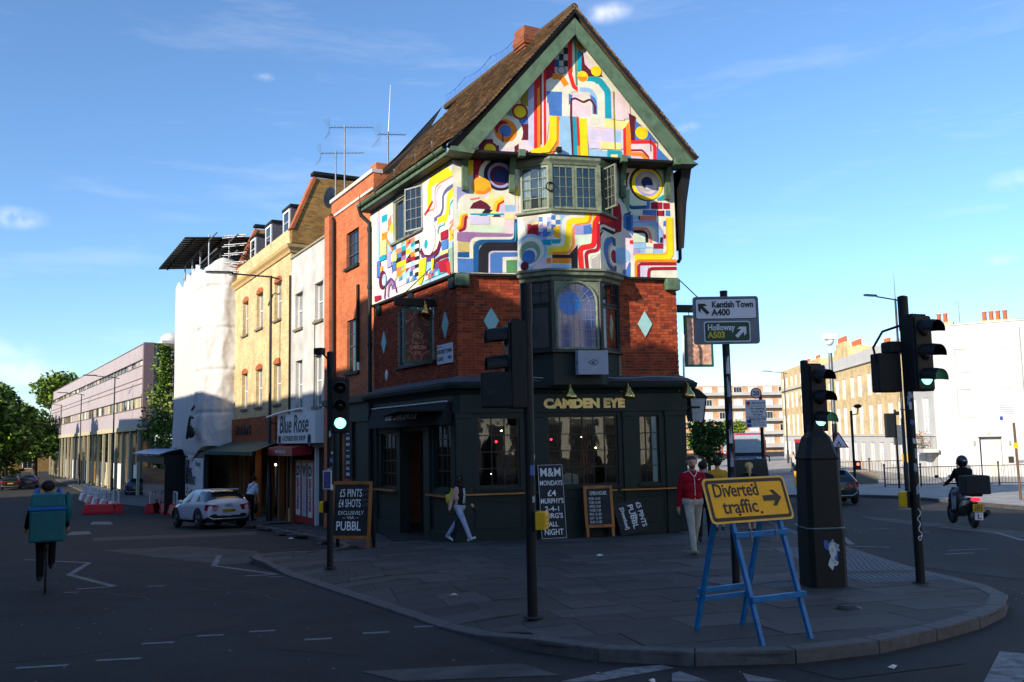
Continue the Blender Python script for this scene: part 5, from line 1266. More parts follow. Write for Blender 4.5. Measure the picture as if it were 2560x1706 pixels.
mb = MB(LT); mb.box(-.05, 6.2, -.4, .1, 9.54, 9.6); mb.build("eaves_soffit", black, pub)
for x in (.3, 1.6, 3.2, 4.7, 5.8):
    mb = MB(LT); mb.tube([(x, -.2, 9.7), (x, -.56, 9.66), (x, -.58, 10.02)], .014, 6); mb.build("gutter_bracket", galv, pub)
mb = MB(LT); mb.tube([(-.05, -.47, 9.68), (-.05, -.4, 9.45), (.08, -.18, 9.2), (.1, -.18, 9.), (.1, -.18, .2)], .06, 10); 
for z in (9., 7.2, 5.4, 3.2): mb.cyl((.1, -.18, z-.06), (.1, -.18, z+.06), .078)
mb.build("downpipe", black, pub)
cb = RG+ED*2.25; mb = MB(Matrix.Translation((cb.x, cb.y, -.42)) @ Matrix.Rotation(R_(15), 4, 'Z') @ Matrix.Diagonal((.8, .8, 1, 1)))
mb.box(-.42, .42, -.3, .3, 11.9, 13.95); mb.box(-.47, .47, -.35, .35, 13.62, 13.7); mb.box(-.52, .52, -.4, .4, 13.7, 13.78); mb.box(-.48, .48, -.36, .36, 13.95, 14.2); mb.box(-.53, .53, -.41, .41, 13.78, 13.96)
ch = mb.build("chimney", brickmat("chimney_brick", C(138, 74, 48), C(100, 58, 42), C(140, 110, 90)), rf)
# fine blue pigeon netting on stakes beside the ridge
mb = MB(); netm = mat("blue_netting", C(52, 96, 190), .8); prev = None
for k in range(15):
    a = 2.9+k*.36; p = RG+ED*a+Vector((0, 0, .08)); t_ = p+Vector((0, 0, .42-.14*math.sin((k % 5)/5*3.14)))
    mb.cyl(p, t_, .004, n=4)
    if prev:
        mb.bar(prev[1], t_, .012, .012); mb.bar(prev[0], t_, .003, .003); mb.bar(prev[1], p, .003, .003)
        mb.bar((prev[0]+prev[1])/2, (p+t_)/2, .003, .003)
    prev = (p, t_)
mb.build("roof_netting", netm, rf)
# swan-neck lamps
def swan(T, parent, rev=1):
    a = MB(T); a.tube([(0, 0, 0), (0, -.1, 0), (0, -.22, .02), (0, -.33, .14), (0, -.42, .2), (0, -.52, .16), (0, -.55, .04)], .019, 8); a.lathe([(0, 0), (.05, 0), (.05, .02), (0, .02)], 10)
    o = a.build("swan_neck_lamp", brass, parent)
    q = MB(T @ tr(0, -.55, 0) @ Matrix.Scale(1.25, 4)); q.lathe([(.02, .07), (.045, .06), (.055, .0), (.09, -.035), (.12, -.09), (.13, -.16), (.12, -.16), (.08, -.05), (.02, -.02)], 16); q.build("lamp_shade", brass, o)
for x in (.85, 2.62, 4.12, 5.72): swan(tr(x, -.4, 3.62), pub)
# side bulkhead light and cables
MB(LT).ball((5.95-4.75, -.06, 4.4), .07, .05, .17).build("bulkhead_light", mat("opal_plastic", (.75, .73, .66), .4), pub)
mb = MB(); mb.tube([(1.0+k*.5, -.36-.01*(k % 2), 3.99+.03*math.sin(k*1.7)) for k in range(11)], .012, 5); mb.tube([(4.28, -.02, 4.1), (4.27, -.03, 4.5), (4.25, -.04, 4.9)], .01, 5); mb.build("cable", mat("cable_grey", C(150, 150, 150), .6), pub)
mb = MB(); mb.tube([(6., -.05, 3.8), (6.03, -.07, 5.1), (6.03, -.03, 5.2)], .03, 6); mb.build("wall_bracket", white, pub)
mb = MB(); mb.box(2.5, 2.62, -.72, -.6, 9.72, 9.84); mb.tube([(2.5, -.66, 9.74), (2.3, -.7, 9.68), (2.1, -.6, 9.68)], .01, 5); mb.build("floodlight", black, pub)
for x in (6.12,):
    mb = MB()
    for z in (7.6, 9.0): mb.tube([(x, .2, z), (x+.08, .2, z), (x+.08, .2, z+.6), (x, .2, z+.6)], .012, 5)
    mb.tube([(6.05, -.05, 9.5), (6.12, .1, 9.1), (6.1, .1, 7.2), (6., .0, 7.1)], .05, 8); mb.build("side_downpipe", black, pub)
mb = MB(tr(0, 0, 0)); mb.prism([(6.0, 9.56), (6.3, 9.56), (6.12, 8.6), (6.0, 7.4)][::-1], -.4, .6); mb.build("side_eaves_board", black, pub)

# ================================================================ BUILDINGS OF THE SIDE STREET
from mathutils import noise as mnoise
UL = Vector((-.48175, .87631, 0)); OP = Vector((-1.355, 22.746, 0)); AKT = R_(-61.2)
def kt(s1, z0): p = OP+UL*s1; return (p.x, p.y, z0)
def shell(mb, w_, d, z0, z1, m=0, top=None):        # sides, back and lid behind a front skin
    mb.poly([(0, 0, z0), (0, 0, z1), (0, d, z1), (0, d, z0)], m); mb.poly([(w_, 0, z0), (w_, d, z0), (w_, d, z1), (w_, 0, z1)], m); mb.poly([(0, d, z0), (0, d, z1), (w_, d, z1), (w_, d, z0)], m)
    mb.poly([(0, 0, z1-.3), (w_, 0, z1-.3), (w_, d, z1-.3), (0, d, z1-.3)], m if top is None else top)
def house(name, label, loc, rot, w_, d, z0, z1, m, wins, mf=white, nx=2, ny=4, sill=None, lintel=None, group=None, cat="house", depth=.16, ops=(), glass_=None, arch=False):
    t = thing(name, label, cat, loc, rot, group); mb = MB(); wall(mb, 0, w_, z0, z1, [w2[:4] for w2 in wins]+list(ops), 0, depth); shell(mb, w_, d, z0, z1); mb.build("wall", m, t)
    for w2 in wins:
        a, b, c, d2 = w2[:4]; n1, n2 = (w2[4], w2[5]) if len(w2) > 5 else (nx, ny)
        o = window(t, tr(a, depth-.06, c), b-a, d2-c, n1, n2, mf, glass_ or dkglass, .05, .022, sash=True)
        if sill: MB().box(a-.07, b+.07, -.09, .05, c-.09, c-.002).build("window_sill", sill, t)
        if arch:
            q = MB(); k = 9; r = (b-a)/2; q.prism([(a-.06, d2-.02), (b+.06, d2-.02)]+[(a+r+(r+.06)*math.cos(math.pi*i/k*.999), d2+.02+.2*math.sin(math.pi*i/k)) for i in range(k+1)], -.02, .0); q.build("window_arch", lintel or m, t)
    return t
# --- red-brick neighbour of the pub
z0 = -1.0
rbm = brickmat("orange_red_brick", C(206, 116, 74), C(184, 96, 60), C(170, 128, 98))
ren = mat("rendered_white", (.56, .55, .52), .8, var=.06, scale=1.2, bump=.15)
X = lambda s: 10.25-s
red = house("brick_house", "orange red brick house with parapet between the pub and the white painted house", kt(10.25, z0), AKT, 4.28, 7, -.6, 11.05, rbm,
            [(X(8.6), X(7.35), 8.42, 9.62, 3, 3), (X(8.55), X(7.35), 4.93, 6.66, 2, 4)], blw, ops=[], sill=green, depth=.14)
mb = MB(); mb.box(-.02, 4.3, -.06, .3, 11.05, 11.17); mb.box(0, 4.28, -.04, 0, 10.5, 10.58); mb.build("coping", ren, red)
mb = MB(); mb.box(-.02, .5, -.24, 0, -.4, 10.5); mb.build("brick_pier", rbm, red)
mb = MB(); mb.tube([(.55, -.1, .5), (.55, -.1, 10.3), (.4, -.12, 10.55), (.0, -.12, 10.55)], .05, 8); mb.tube([(2.95, -.06, 7.7), (2.95, -.06, 5.2)], .05, 8); mb.build("downpipe", black, red)
mb = MB(); wall(mb, -.1, 4.3, -.8, 4.05, [(1.2, 2.6, 1.3, 3.0)], -.1, .2); mb.box(-.1, 4.3, -.3, -.1, 3.9, 4.1); mb.box(-.1, 4.3, -.16, -.1, 3.3, 3.9); mb.build("shopfront", green, red)
mb = MB(); mb.box(1.2, 2.6, .02, .06, 1.3, 3.0); mb.build("panel", green, red)
mb = MB(); mb.add([(0, 1.2, 11.0), (4.3, .2, 11.), (4.3, 2.4, 13.6), (0, 3.4, 13.6)], [(0, 1, 2, 3)]); mb.build("roof", tl[1], red)
mb = MB(); mb.prism([(3.7, 10.9), (4.24, 10.9), (4.24, 11.4), (3.7, 11.4)], .1, .5); mb.build("parapet_end", rbm, red)
mb = MB(); mb.add([(4.26, .3, 11.2), (4.32, .3, 11.05), (4.32, 3.2, 13.85), (4.26, 3.2, 14.), (3.9, .3, 11.2), (3.9, 3.2, 14.)], [(0, 3, 5, 4), (0, 1, 2, 3)]); mb.build("verge_board", mat("dark_verge", C(52, 40, 32), .8), red)
bd = thing("wall_notice_board", "narrow black chalk notice board on the green wall left of the pub door", "board", (*kt(8.3, -.9)[:2], .5), AKT)
mb = MB(); mb.box(0, .72, -.17, -.14, 0, 1.85); mb.build("board", slate, bd)
for i, tx in enumerate(("IT'S", "AN EXACT", "BEATEN", "BRUNCH", "~~~", "2 FOR 1", "JUGS", "ALL", "WEEKEND")): text("chalk_lettering", tx, .13, chalk, bd, (.36, -.175, 1.62-i*.19), width=.34, bold=.004, shear=.1)
sashgl = mat('sky_lit_sash_pane', (.22, .24, .26), .08, spec=.8, var=.5, scale=.7)  # pane lightened to carry the sky's pale reflection
# --- white painted house with the shop below
whb = brickmat("white_painted_brick", (.58, .57, .54), (.56, .555, .52), (.52, .51, .48))
z0 = -1.25; X = lambda s: 15.45-s; Z = lambda z: z-z0
wh = house("white_house", "white painted brick house above the rose lettered shop sign", kt(15.45, z0), AKT, 5.2, 7, -.3, Z(9.0), whb,
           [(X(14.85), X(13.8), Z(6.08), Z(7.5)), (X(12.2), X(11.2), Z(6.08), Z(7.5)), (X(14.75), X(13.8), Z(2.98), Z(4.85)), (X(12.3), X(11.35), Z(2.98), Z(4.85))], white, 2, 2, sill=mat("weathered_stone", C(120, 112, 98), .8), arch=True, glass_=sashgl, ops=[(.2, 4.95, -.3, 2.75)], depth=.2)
mb = MB(); mb.box(-.02, 5.22, -.06, .25, Z(9.0), Z(9.07)); mb.build("coping", mat("coping_stone", C(150, 140, 120), .8), wh)
mb = MB(); mb.tube([(.02, -.06, .4), (.02, -.06, 9.6)], .04, 6); mb.tube([(3.3, -.04, 4.2), (3.35, -.04, 7.4)], .015, 5); mb.build("downpipe", black, wh)
redp = mat("red_shop_paint", C(150, 22, 34), .45, var=.15); 
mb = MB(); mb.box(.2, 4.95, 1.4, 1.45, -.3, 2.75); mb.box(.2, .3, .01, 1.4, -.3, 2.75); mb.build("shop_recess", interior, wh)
dm = MB(); dm.box(0, 2.5, 0, .06, -.05, 2.3); so_ = place(dm.mesh("shop_door", redp), "shop_door", wh, tr(.62, .03, -.02))
whp = mat("vinyl_white", (.7, .7, .7), .6)
for i, ch_ in enumerate("DVD"):
    x = .18+i*.8; q = MB(); q.box(x, x+.55, -.012, -.001, .22, 2.2); place(q.mesh("door_panel", mat("frosted_vinyl", (.42, .45, .5), .5) if i == 1 else whp), "door_panel", so_, Matrix())
    text("door_lettering", ch_, .5, mat("dvd_navy", C(28, 34, 84), .6), so_, (x+.275, -.02, 1.72), width=.4, bold=.02)
    if i != 1: 
        for k, tx in enumerate("HARDCORE"[0:6]): text("door_lettering", "EFOGRE"[k], .24, redp, so_, (x+.275, -.02, 1.45-k*.2), width=.32, bold=.01)
mb = MB(); mb.box(.15, .45, -.05, .3, -.3, 2.75); mb.build("timber_post", mat("stained_pine", C(132, 78, 36), .55, var=.3, stretch=(1, 1, .1)), wh)
mb = MB(); mb.box(3.3, 3.42, -.02, .3, -.3, 2.75); mb.box(3.42, 3.5, -.04, .3, -.3, 2.75, 1); mb.box(4.7, 4.82, -.04, .3, -.3, 2.75, 1); mb.build("shop_post", [redp, white], wh)
mb = MB(); mb.box(3.5, 4.7, .1, .15, -.3, 2.75); mb.build("side_door", black, wh)
mb = MB(); mb.box(-.35, 4.75, -.42, -.02, Z(1.66), Z(2.78)); sg = mb.build("shop_sign", [mat("sign_white", (.72, .72, .72), .5, var=.06)], wh)
navy = mat("navy_lettering", C(26, 32, 52), .6)
text("sign_lettering", "Blue Rose", .95, navy, sg, (1.95, -.43, Z(2.06)), width=3.9, bold=.006, shear=.18); text("sign_lettering", "LICENSED SEX SHOP", .26, navy, sg, (2.0, -.43, Z(1.76)), width=3.1)
for x in (.02, 4.05): text("sign_lettering", "DVD", .2, navy, sg, (x, -.43, Z(1.82)), width=.4, bold=.01); MB().lathe([(0, 0), (.2, 0), (.2, .004)], 16).build("disc_mark", navy, sg, loc=(x, -.425, Z(1.74)), rot=(R_(90), 0, 0))
mb = MB(); mb.tube([(-1.3, -.6, Z(2.72)), (1., -.5, Z(2.86)), (3.4, -.5, Z(2.9))], .045, 6); mb.build("sign_light", white, sg)
mb = MB(); mb.add([(-.5, -.02, Z(1.64)), (3., -.02, Z(1.64)), (3., -.75, Z(1.5)), (-.5, -.75, Z(1.5)), (-.5, -.75, Z(1.2)), (3., -.75, Z(1.2)), (3., -.02, Z(1.24)), (-.5, -.02, Z(1.24))], [(0, 1, 2, 3), (3, 2, 5, 4), (1, 6, 5, 2), (0, 3, 4, 7)]); rc = mb.build("red_canopy", redp, wh)
text("canopy_lettering", "www.kinky.co.uk", .22, chalk, rc, (1.35, -.757, Z(1.3)), width=1.5)
# --- yellow stock-brick house with mansard
stk = brickmat("yellow_stock_brick", C(218, 194, 148), C(196, 168, 118), C(206, 186, 146)); stk2 = brickmat("brown_stock_brick", C(160, 120, 64), C(104, 78, 46), C(150, 126, 88)); redtrim = brickmat("red_brick_trim", C(186, 96, 56), C(160, 76, 48), C(170, 130, 96))
z0 = -1.75; X = lambda s: 25.8-s; Z = lambda z: z-z0
ye = house("yellow_brick_house", "tall yellow stock brick house with mansard roof, dormers and arched sash windows", kt(25.8, z0), AKT, 10.3, 8, -.2, Z(10.35), stk,
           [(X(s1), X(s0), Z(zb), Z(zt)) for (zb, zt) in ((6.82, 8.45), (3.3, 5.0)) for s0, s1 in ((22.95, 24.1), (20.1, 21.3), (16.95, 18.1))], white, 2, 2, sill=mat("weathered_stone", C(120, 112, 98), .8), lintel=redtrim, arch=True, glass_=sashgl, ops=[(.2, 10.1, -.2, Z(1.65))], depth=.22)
sweep("cornice", [(0, Z(9.3)), (.06, Z(9.3)), (.1, Z(9.4)), (.2, Z(9.5)), (.24, Z(9.62)), (0, Z(9.66))], [(-.02, 0), (10.32, 0), (10.32, .8)], mat("buff_cornice", C(196, 166, 112), .8), ye)
mb = MB(); mb.add([(0, .35, Z(10.3)), (10.3, .35, Z(10.3)), (10.3, 1.6, Z(12.3)), (0, 1.6, Z(12.3)), (10.3, 6, Z(12.5)), (0, 6, Z(12.5))], [(0, 1, 2, 3), (3, 2, 4, 5)]); mb.build("mansard_roof", lead, ye)
for x in (2.0, 5.0, 8.1):
    q = MB(); q.box(x-.6, x+.6, .42, 1.7, Z(10.45), Z(11.6)); q.box(x-.68, x+.68, .36, 1.7, Z(11.6), Z(11.72), 1); dq = q.build("dormer", [lead, black], ye); window(dq, tr(x-.5, .36, Z(10.5)), 1., 1.05, 1, 2, white, dkglass, .09, name="dormer_window")
for x0, x1 in ((-.05, .3), (10.1, 10.45)):
    q = MB(); q.add([(x, y, z) for x in (x0, x1) for y, z in ((-.02, Z(10.3)), (.9, Z(12.45)), (8, Z(12.7)), (8, Z(9.5)), (-.02, Z(9.7)))], [(4, 3, 2, 1, 0), (5, 6, 7, 8, 9), (0, 1, 6, 5), (1, 2, 7, 6), (0, 5, 9, 4)]); q.build("party_wall", stk2, ye)
    q = MB(); q.add([(x, y, z) for x in (x0-.05, x1+.05) for y, z in ((-.08, Z(10.25)), (.86, Z(12.5)), (.98, Z(12.46)), (.06, Z(10.25)))], [(0, 1, 5, 4), (1, 2, 6, 5), (2, 3, 7, 6), (0, 3, 2, 1), (4, 5, 6, 7)]); q.build("wall_edging", redtrim, ye)
    q = MB(); q.box(x0-.06, x1+.06, .85, 8, Z(12.6), Z(12.72)); q.build("wall_coping", black, ye)
orn = mat("stained_pine", C(132, 78, 36), .55)
mb = MB(); mb.box(.1, 8.4, -.12, 0, Z(1.75), Z(2.85)); fb = mb.build("brick_fascia", brickmat("orange_brick_fascia", C(176, 92, 48), C(140, 68, 40), C(90, 60, 44)), ye)
text("sign_lettering", "WOODY'S", .6, mat("rust_letter", C(70, 38, 22), .6), fb, (2.6, -.15, Z(2.1)), width=3.2, bold=.01, ext=.02)
mb = MB(); mb.add([(-.4, -.1, Z(1.78)), (9.6, -.1, Z(1.78)), (9.6, -1.3, Z(1.35)), (-.4, -1.3, Z(1.35)), (-.4, -1.3, Z(1.2)), (9.6, -1.3, Z(1.2))], [(0, 1, 2, 3), (3, 2, 5, 4)]); mb.build("awning", mat("green_awning", C(12, 60, 52), .7), ye)
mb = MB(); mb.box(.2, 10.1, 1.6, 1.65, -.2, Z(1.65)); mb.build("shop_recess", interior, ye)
for x in (.15, 2.4, 4.6, 6.9, 8.6, 9.9): MB().box(x, x+.22, -.03, .2, -.2, Z(1.66)).build("timber_post", orn, ye)
for x in (.5, 2.8, 5.1): mb = MB(); mb.box(x, x+1.6, .4, .42, .7, 2.6); mb.build("shop_pane", dkglass, ye)
MB().ball((6.2, .3, 2.5), .05).build("bulb", warm, ye)
MB().box(5.2, 6.1, .38, .395, 1.2, 2.2).build("menu_poster", whp, ye)
# roof-top aerials and dish
alu = mat("aerial_aluminium", C(120, 126, 136), .5, .4)
def yagi(label, s, out, zb, zt, boom, ang, n, whip=0., tilt=.25):
    p = OP+UL*s; t = thing("tv_aerial", label, "aerial", (p.x+.876*-out, p.y-.482*out, zb), R_(ang)); 
    MB().tube([(0, 0, 0), (0, 0, zt-zb)], .03, 8).build("mast", alu, t)
    if whip: MB().tube([(.02, 0, zt-zb), (.1, 0, zt-zb+whip)], [.02, .008], 6).build("whip", white, t)
    q = MB(); z = zt-zb-.1; q.bar((-boom*.35, 0, z-tilt*.35*boom*.4), (boom*.65, 0, z+tilt*.65*boom*.4), .025, .025)
    for i in range(n):
        x = -boom*.3+boom*.95*i/(n-1); zz = z+tilt*.4*x; q.bar((x, -.22+.06*i/n, zz), (x, .22-.06*i/n, zz), .008, .008)
    for k in range(5):
        for sg_ in (-1, 1): q.bar((-boom*.36, -.3, z-.1+sg_*(.08+.07*k)), (-boom*.33-.05*k, .3, z-.1+sg_*(.08+.07*k)), .008, .008)
    q.build("boom", alu, t); return t
yagi("rooftop television aerial on the leftmost mast beside the satellite dish", 13.5, -1.2, 8.5, 13.1, 1.7, 20, 12)
yagi("taller rooftop television aerial pointing up and right above the brown party wall", 12.4, -1.2, 8.5, 13.8, 1.7, 20, 14)
yagi("rooftop mast with a long white whip above the red brick parapet", 8.6, -1.5, 10.3, 12.4, 1.0, 25, 9, 1.7)
p = OP+UL*13.6; sdsh = thing("satellite_dish", "grey satellite dish clamped to the aerial mast on the white house roof", "dish", (p.x+1.0, p.y+.5, 9.0), R_(-110))
MB().tube([(0, 0, 0), (0, 0, 2.3)], .025, 6).build("mast", alu, sdsh)
q = MB(Matrix.Translation((0, -.05, 2.2)) @ Matrix.Rotation(R_(75), 4, 'X')); q.lathe([(0, .0), (.15, .01), (.3, .05), (.42, .1)], 18); q.lathe([(.42, .1), (.3, .06), (.15, .02), (0, .01)], 18); q.build("reflector", mat("dish_grey", C(90, 94, 100), .5), sdsh)
MB().tube([(0, -.1, 1.95), (0, -.45, 2.1)], .015, 6).build("arm", black, sdsh)
# --- building wrapped in white sheeting behind scaffolding
z0 = -2.0; p = OP+UL*34.8; wr = thing("wrapped_scaffold_building", "building wrapped in creased white scaffold sheeting under a temporary tin roof", "building", (p.x, p.y, z0), AKT)
sheet = mat("white_scaffold_sheet", (.56, .55, .535), .7, var=.06, scale=.7, bump=.3, bscale=3, dirt=((.55, .54, .52), 1.2, .3))
mb = MB(); nxs, nzs = 130, 130; W0 = 8.2
def shp(u, v_):                         # u along the wrapped faces, v up
    fold = 0
    for k in range(5):
        fq = .3*1.9**k; nn_ = mnoise.noise(Vector((u*fq*1.3+7*k, v_*fq*.75+3.1*k, k))); fold += (1-min(1, abs(nn_)*2.6))**3*.42/1.5**k
    tr_ = max(0, min(1, (u-4.6)/2)); low = max(0, min(1, (5.5-v_)/2)); amp = .03+.42*max(tr_, low*.6); fold -= .35*math.exp(-((v_ % 2.1-1.05)/.07)**2)*(.4+.6*max(tr_, low))
    return fold*amp*.4-.03*abs(math.sin(u*2.6+mnoise.noise(Vector((u, v_*.2, 2)))*2))
path_ = [(0, -1.5), (W0, -1.35), (W0+.7, -.6), (W0+.85, .6)]; acc_ = [0]
for a, b in zip(path_, path_[1:]): acc_.append(acc_[-1]+math.dist(a, b))
def along(u):
    for i in range(len(path_)-1):
        if u <= acc_[i+1] or i == len(path_)-2:
            t = (u-acc_[i])/(acc_[i+1]-acc_[i]); a, b = path_[i], path_[i+1]; d = ((b[0]-a[0])/(acc_[i+1]-acc_[i]), (b[1]-a[1])/(acc_[i+1]-acc_[i])); return (a[0]+(b[0]-a[0])*t, a[1]+(b[1]-a[1])*t, d[1], -d[0])
vs_ = []
for j in range(nzs+1):
    for i in range(nxs+1):
        u = acc_[-1]*i/nxs; zb = 3.25+.35*math.sin(u*.9)+.25*mnoise.noise(Vector((u, 0, 5))); zt = 12.7+.25*math.sin(u*2.2)+(.5 if 4.5 < u < 5.3 else 0); v_ = zb+(zt-zb)*j/nzs
        x, y, nx_, ny_ = along(u); f = shp(u, v_); vs_.append((x+nx_*f, y+ny_*f, v_))
mb.add(vs_, [(j*(nxs+1)+i, j*(nxs+1)+i+1, (j+1)*(nxs+1)+i+1, (j+1)*(nxs+1)+i) for j in range(nzs) for i in range(nxs)], 0, True); mb.build("sheeting", sheet, wr)
mb = MB(); mb.box(-.2, 8.2, 0, 8, -.3, 12.6); mb.build("wall", stk2, wr)
gm = mat("graffiti_black", (.02, .02, .02), .7)
def scribble(pts, T, r, parent, m=gm, name="graffiti"): q = MB(T); q.tube([(x, 0, z) for x, z in fillet(pts, .1)], r, 5); return q.build(name, m, parent)
scribble([(6.3, 4.0), (6.9, 4.9), (6.7, 4.2), (7.4, 4.7), (7.1, 3.9), (7.9, 4.6), (7.7, 4.0), (8.2, 4.3)], tr(0, -1.75, 0), .07, wr); scribble([(6.6, 4.5), (7.2, 5.1), (7.9, 5.0)], tr(0, -1.76, 0), .06, wr); scribble([(7.6, 5.4), (8.2, 5.55)], tr(0, -1.76, 0), .06, wr)
pole = mat("scaffold_tube", C(150, 152, 154), .4, .7)
for x in (.6, 3., 5.4, 7.8):
    for y in (-1.1, -.1): MB().tube([(x, y, 12.2), (x, y, 14.3)], .04, 6, 0).build("scaffold_pole", pole, wr)
for z in (13.2, 14.):
    for y in (-1.1, -.1): MB().tube([(.2, y, z), (9.8, y, z)], .035, 6).build("scaffold_pole", pole, wr)
for x in (9.0, 9.5):
    for k in range(5): MB().tube([(x-.4, -.6, 12.2+k*.45), (x+.5, .3, 12.2+k*.45)], .03, 6).build("scaffold_pole", pole, wr)
tinm = mat("tin_sheet", C(70, 78, 76), .45, .6, var=.35, scale=1.5, stretch=(1, 3, 1))
mb = MB(); 
for i in range(36):
    x0, x1 = -1.4+i*.26, -1.4+(i+1)*.26; h = (.0, .05)[i % 2]
    mb.add([(x0, -2.3, 14.0+h), (x1, -2.3, 14.0+h), (x1, 2.6, 14.45+h), (x0, 2.6, 14.45+h)], [(0, 1, 2, 3)]); mb.add([(x1, -2.3, 14.0+h), (x1, -2.3, 14.05-h), (x1, 2.6, 14.5-h), (x1, 2.6, 14.45+h)], [(0, 1, 2, 3)])
mb.build("tin_roof", tinm, wr)
for y in (-1.8, -.4, 1., 2.3): MB().tube([(-1.3, y, 14.0+.0918*(y+2.3)-.05), (7.8, y, 14.0+.0918*(y+2.3)-.05)], .04, 6).build("roof_beam", mat("timber_beam", C(60, 56, 50), .8), wr)
hoard = mat("black_hoarding", (.02, .02, .022), .6)
mb = MB(); mb.box(-6, 8.6, -1.3, -1.1, -.3, 3.3); mb.build("hoarding", hoard, wr)
mb = MB(); mb.box(3.6, 8.5, -1.36, -1.32, 1.0, 3.0); ps = mb.build("breakfast_poster", whp, wr)
for i, tx in enumerate(("NOW", "SERVING", "BREAKFAST")): text("poster_lettering", tx, .58, navy, ps, (3.75, -1.375, 2.5-i*.42), width=(1.1, 1.9, 2.9)[i], bold=.02, align='LEFT')
text("poster_lettering", "Woody's", .4, navy, ps, (7.3, -1.375, 2.6), width=1.5, shear=.2)
mb = MB(); 
for i in range(14): mb.ball((4.1+i*.22+random.uniform(-.1, .1), -1.36, 1.25+random.uniform(-.12, .16)), .14, .012, .09, 8, 5, i % 3)
mb.build("poster_print", [mat("pastry_brown", C(150, 84, 46), .7), mat("pastry_dark", C(70, 56, 60), .7), mat("pastry_red", C(140, 60, 50), .7)], ps)
# --- lilac concrete office block farther along
z0 = -2.4; of = thing("office_block", "long lilac panelled office block with ribbed end wall and ribbon windows", "office", (-71.2, 141.5, z0), R_(-58.4), None)
OL = 78.; lil = mat("lilac_panel", C(166, 155, 156), .7, var=.1, scale=.5, bump=.1); lil2 = mat("lilac_trim", C(120, 98, 102), .7); pal = mat("cream_concrete", C(178, 168, 138), .8)
bands = [(5.8, 7.15), (7.3, 7.75, 1), (7.75, 8.75), (8.9, 9.5, 1), (9.5, 10.2), (10.35, 10.75, 1), (10.75, 12.4)]
bands = [(5.75, 7.2), (7.2, 8.15, 1), (8.15, 9.2), (9.2, 9.65, 0), (9.65, 10.7), (10.7, 11.2, 1), (11.2, 12.45)]
for b_ in bands:
    if len(b_) > 2 and b_[2] == 1:
        MB().box(0, OL, .12, .2, b_[0], b_[1]).build("ribbon_window", dkglass, of)
        for k in range(40): MB().box(k*2-.04, k*2+.04, .05, .13, b_[0], b_[1]).build("mullion", pal, of)
        r2 = random.Random(int(b_[0]*10))
        for k in range(39):
            if r2.random() < .45: MB().box(k*2+.1, k*2+r2.choice((.9, 1.9)), .09, .115, b_[0]+.05, b_[1]-.05).build("blind", r2.choice((pal, ren, lil)), of)
    else: MB().box(0, OL, 0, .3, b_[0], b_[1]-.06).build("wall_band", lil, of)
    MB().box(0, OL, -.05, .3, b_[1]-.06, b_[1]).build("ledge", lil2, of)
MB().box(0, OL, .3, 16, 5.75, 12.4).build("wall", lil2, of)
MB().box(0, OL, -.1, .4, 5.35, 5.75).build("canopy_beam", pal, of)
for k in range(20): MB().box(k*4., k*4.+.3, 0, .22, 0, 5.35).build("column", pal, of)
MB().box(0, OL, .9, 1.0, 0, 5.35).build("ground_glazing", dkglass, of)
for k in range(25):
    if k % 3: MB().box(k*3+.6, k*3+2.8, .8, .88, 0, 2.4).build("shop_panel", (ren, pal, stk2, whp)[k % 4], of)
MB().box(OL, OL+.25, -.05, 12, 5.7, 12.5).build("end_frame", lil2, of)
for zz in (5.85, 7.95, 10.1):
    for k in range(24): MB().box(OL+.25, OL+.42, .8+k*.42, 1.02+k*.42, zz, zz+1.75).build("rib", lil, of)
MB().box(OL+.25, OL+.5, -.05, .75, 5.7, 12.5).build("end_pier", lil2, of)
mb = MB(); mb.box(OL-8, OL-3, 2, 5, 12.4, 13.1); mb.ball((OL-4, 3, 13.2), 1.1, 1, .7); mb.build("roof_plant", ren, of)
MB().box(OL+.2, OL+6.5, 5.2, 5.4, 0, 5.6).build("arch_wall", interior, of)
mb = MB(); mb.prism([(OL+3., 2.7), (OL+5.2, 2.7), (OL+5.2, 4.2), (OL+4.1, 4.6), (OL+3., 4.2)], 5.1, 5.19); mb.build("arched_opening", ren, of)
# ================================================================ BUILDINGS ACROSS THE OTHER STREET
P0 = Vector((28.9, 63., 0)); dT = Vector((.10453, .99452, 0)); z0 = -1.45
stucco = mat("white_stucco", (.54, .53, .5), .75, var=.07, scale=.8, bump=.15, dirt=((.4, .39, .36), .45, .45)); stk3 = brickmat("pale_stock_brick", C(228, 202, 154), C(206, 178, 128), C(200, 178, 130)); pot = mat("clay_pot", C(190, 104, 66), .8)
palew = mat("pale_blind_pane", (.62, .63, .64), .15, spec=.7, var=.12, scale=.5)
Z = lambda z: z-z0
wc = house("white_corner_house", "white rendered corner house with a few small windows at the right edge", (28.9, 63., z0), R_(-32.1), 13, 14, -.6, Z(8.8), stucco,
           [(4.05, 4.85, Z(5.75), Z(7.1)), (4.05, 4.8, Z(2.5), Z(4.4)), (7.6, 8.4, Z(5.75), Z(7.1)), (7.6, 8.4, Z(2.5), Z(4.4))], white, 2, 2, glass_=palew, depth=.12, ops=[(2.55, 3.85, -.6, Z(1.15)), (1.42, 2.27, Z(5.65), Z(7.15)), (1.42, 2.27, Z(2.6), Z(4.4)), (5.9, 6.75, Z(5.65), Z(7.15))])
for x, zb, zt in ((1.42, 5.65, 7.15), (1.42, 2.6, 4.4), (5.9, 5.65, 7.15)): MB().box(x, x+.85, .06, .1, Z(zb), Z(zt)).build("blind_window", stucco, wc); MB().box(x-.1, x+.95, -.05, .02, Z(zb)-.1, Z(zb)-.003).build("window_sill", stucco, wc)
MB().tube([(5.35, -.07, .2), (5.35, -.07, Z(8.4))], .05, 8).build("downpipe", stucco, wc)

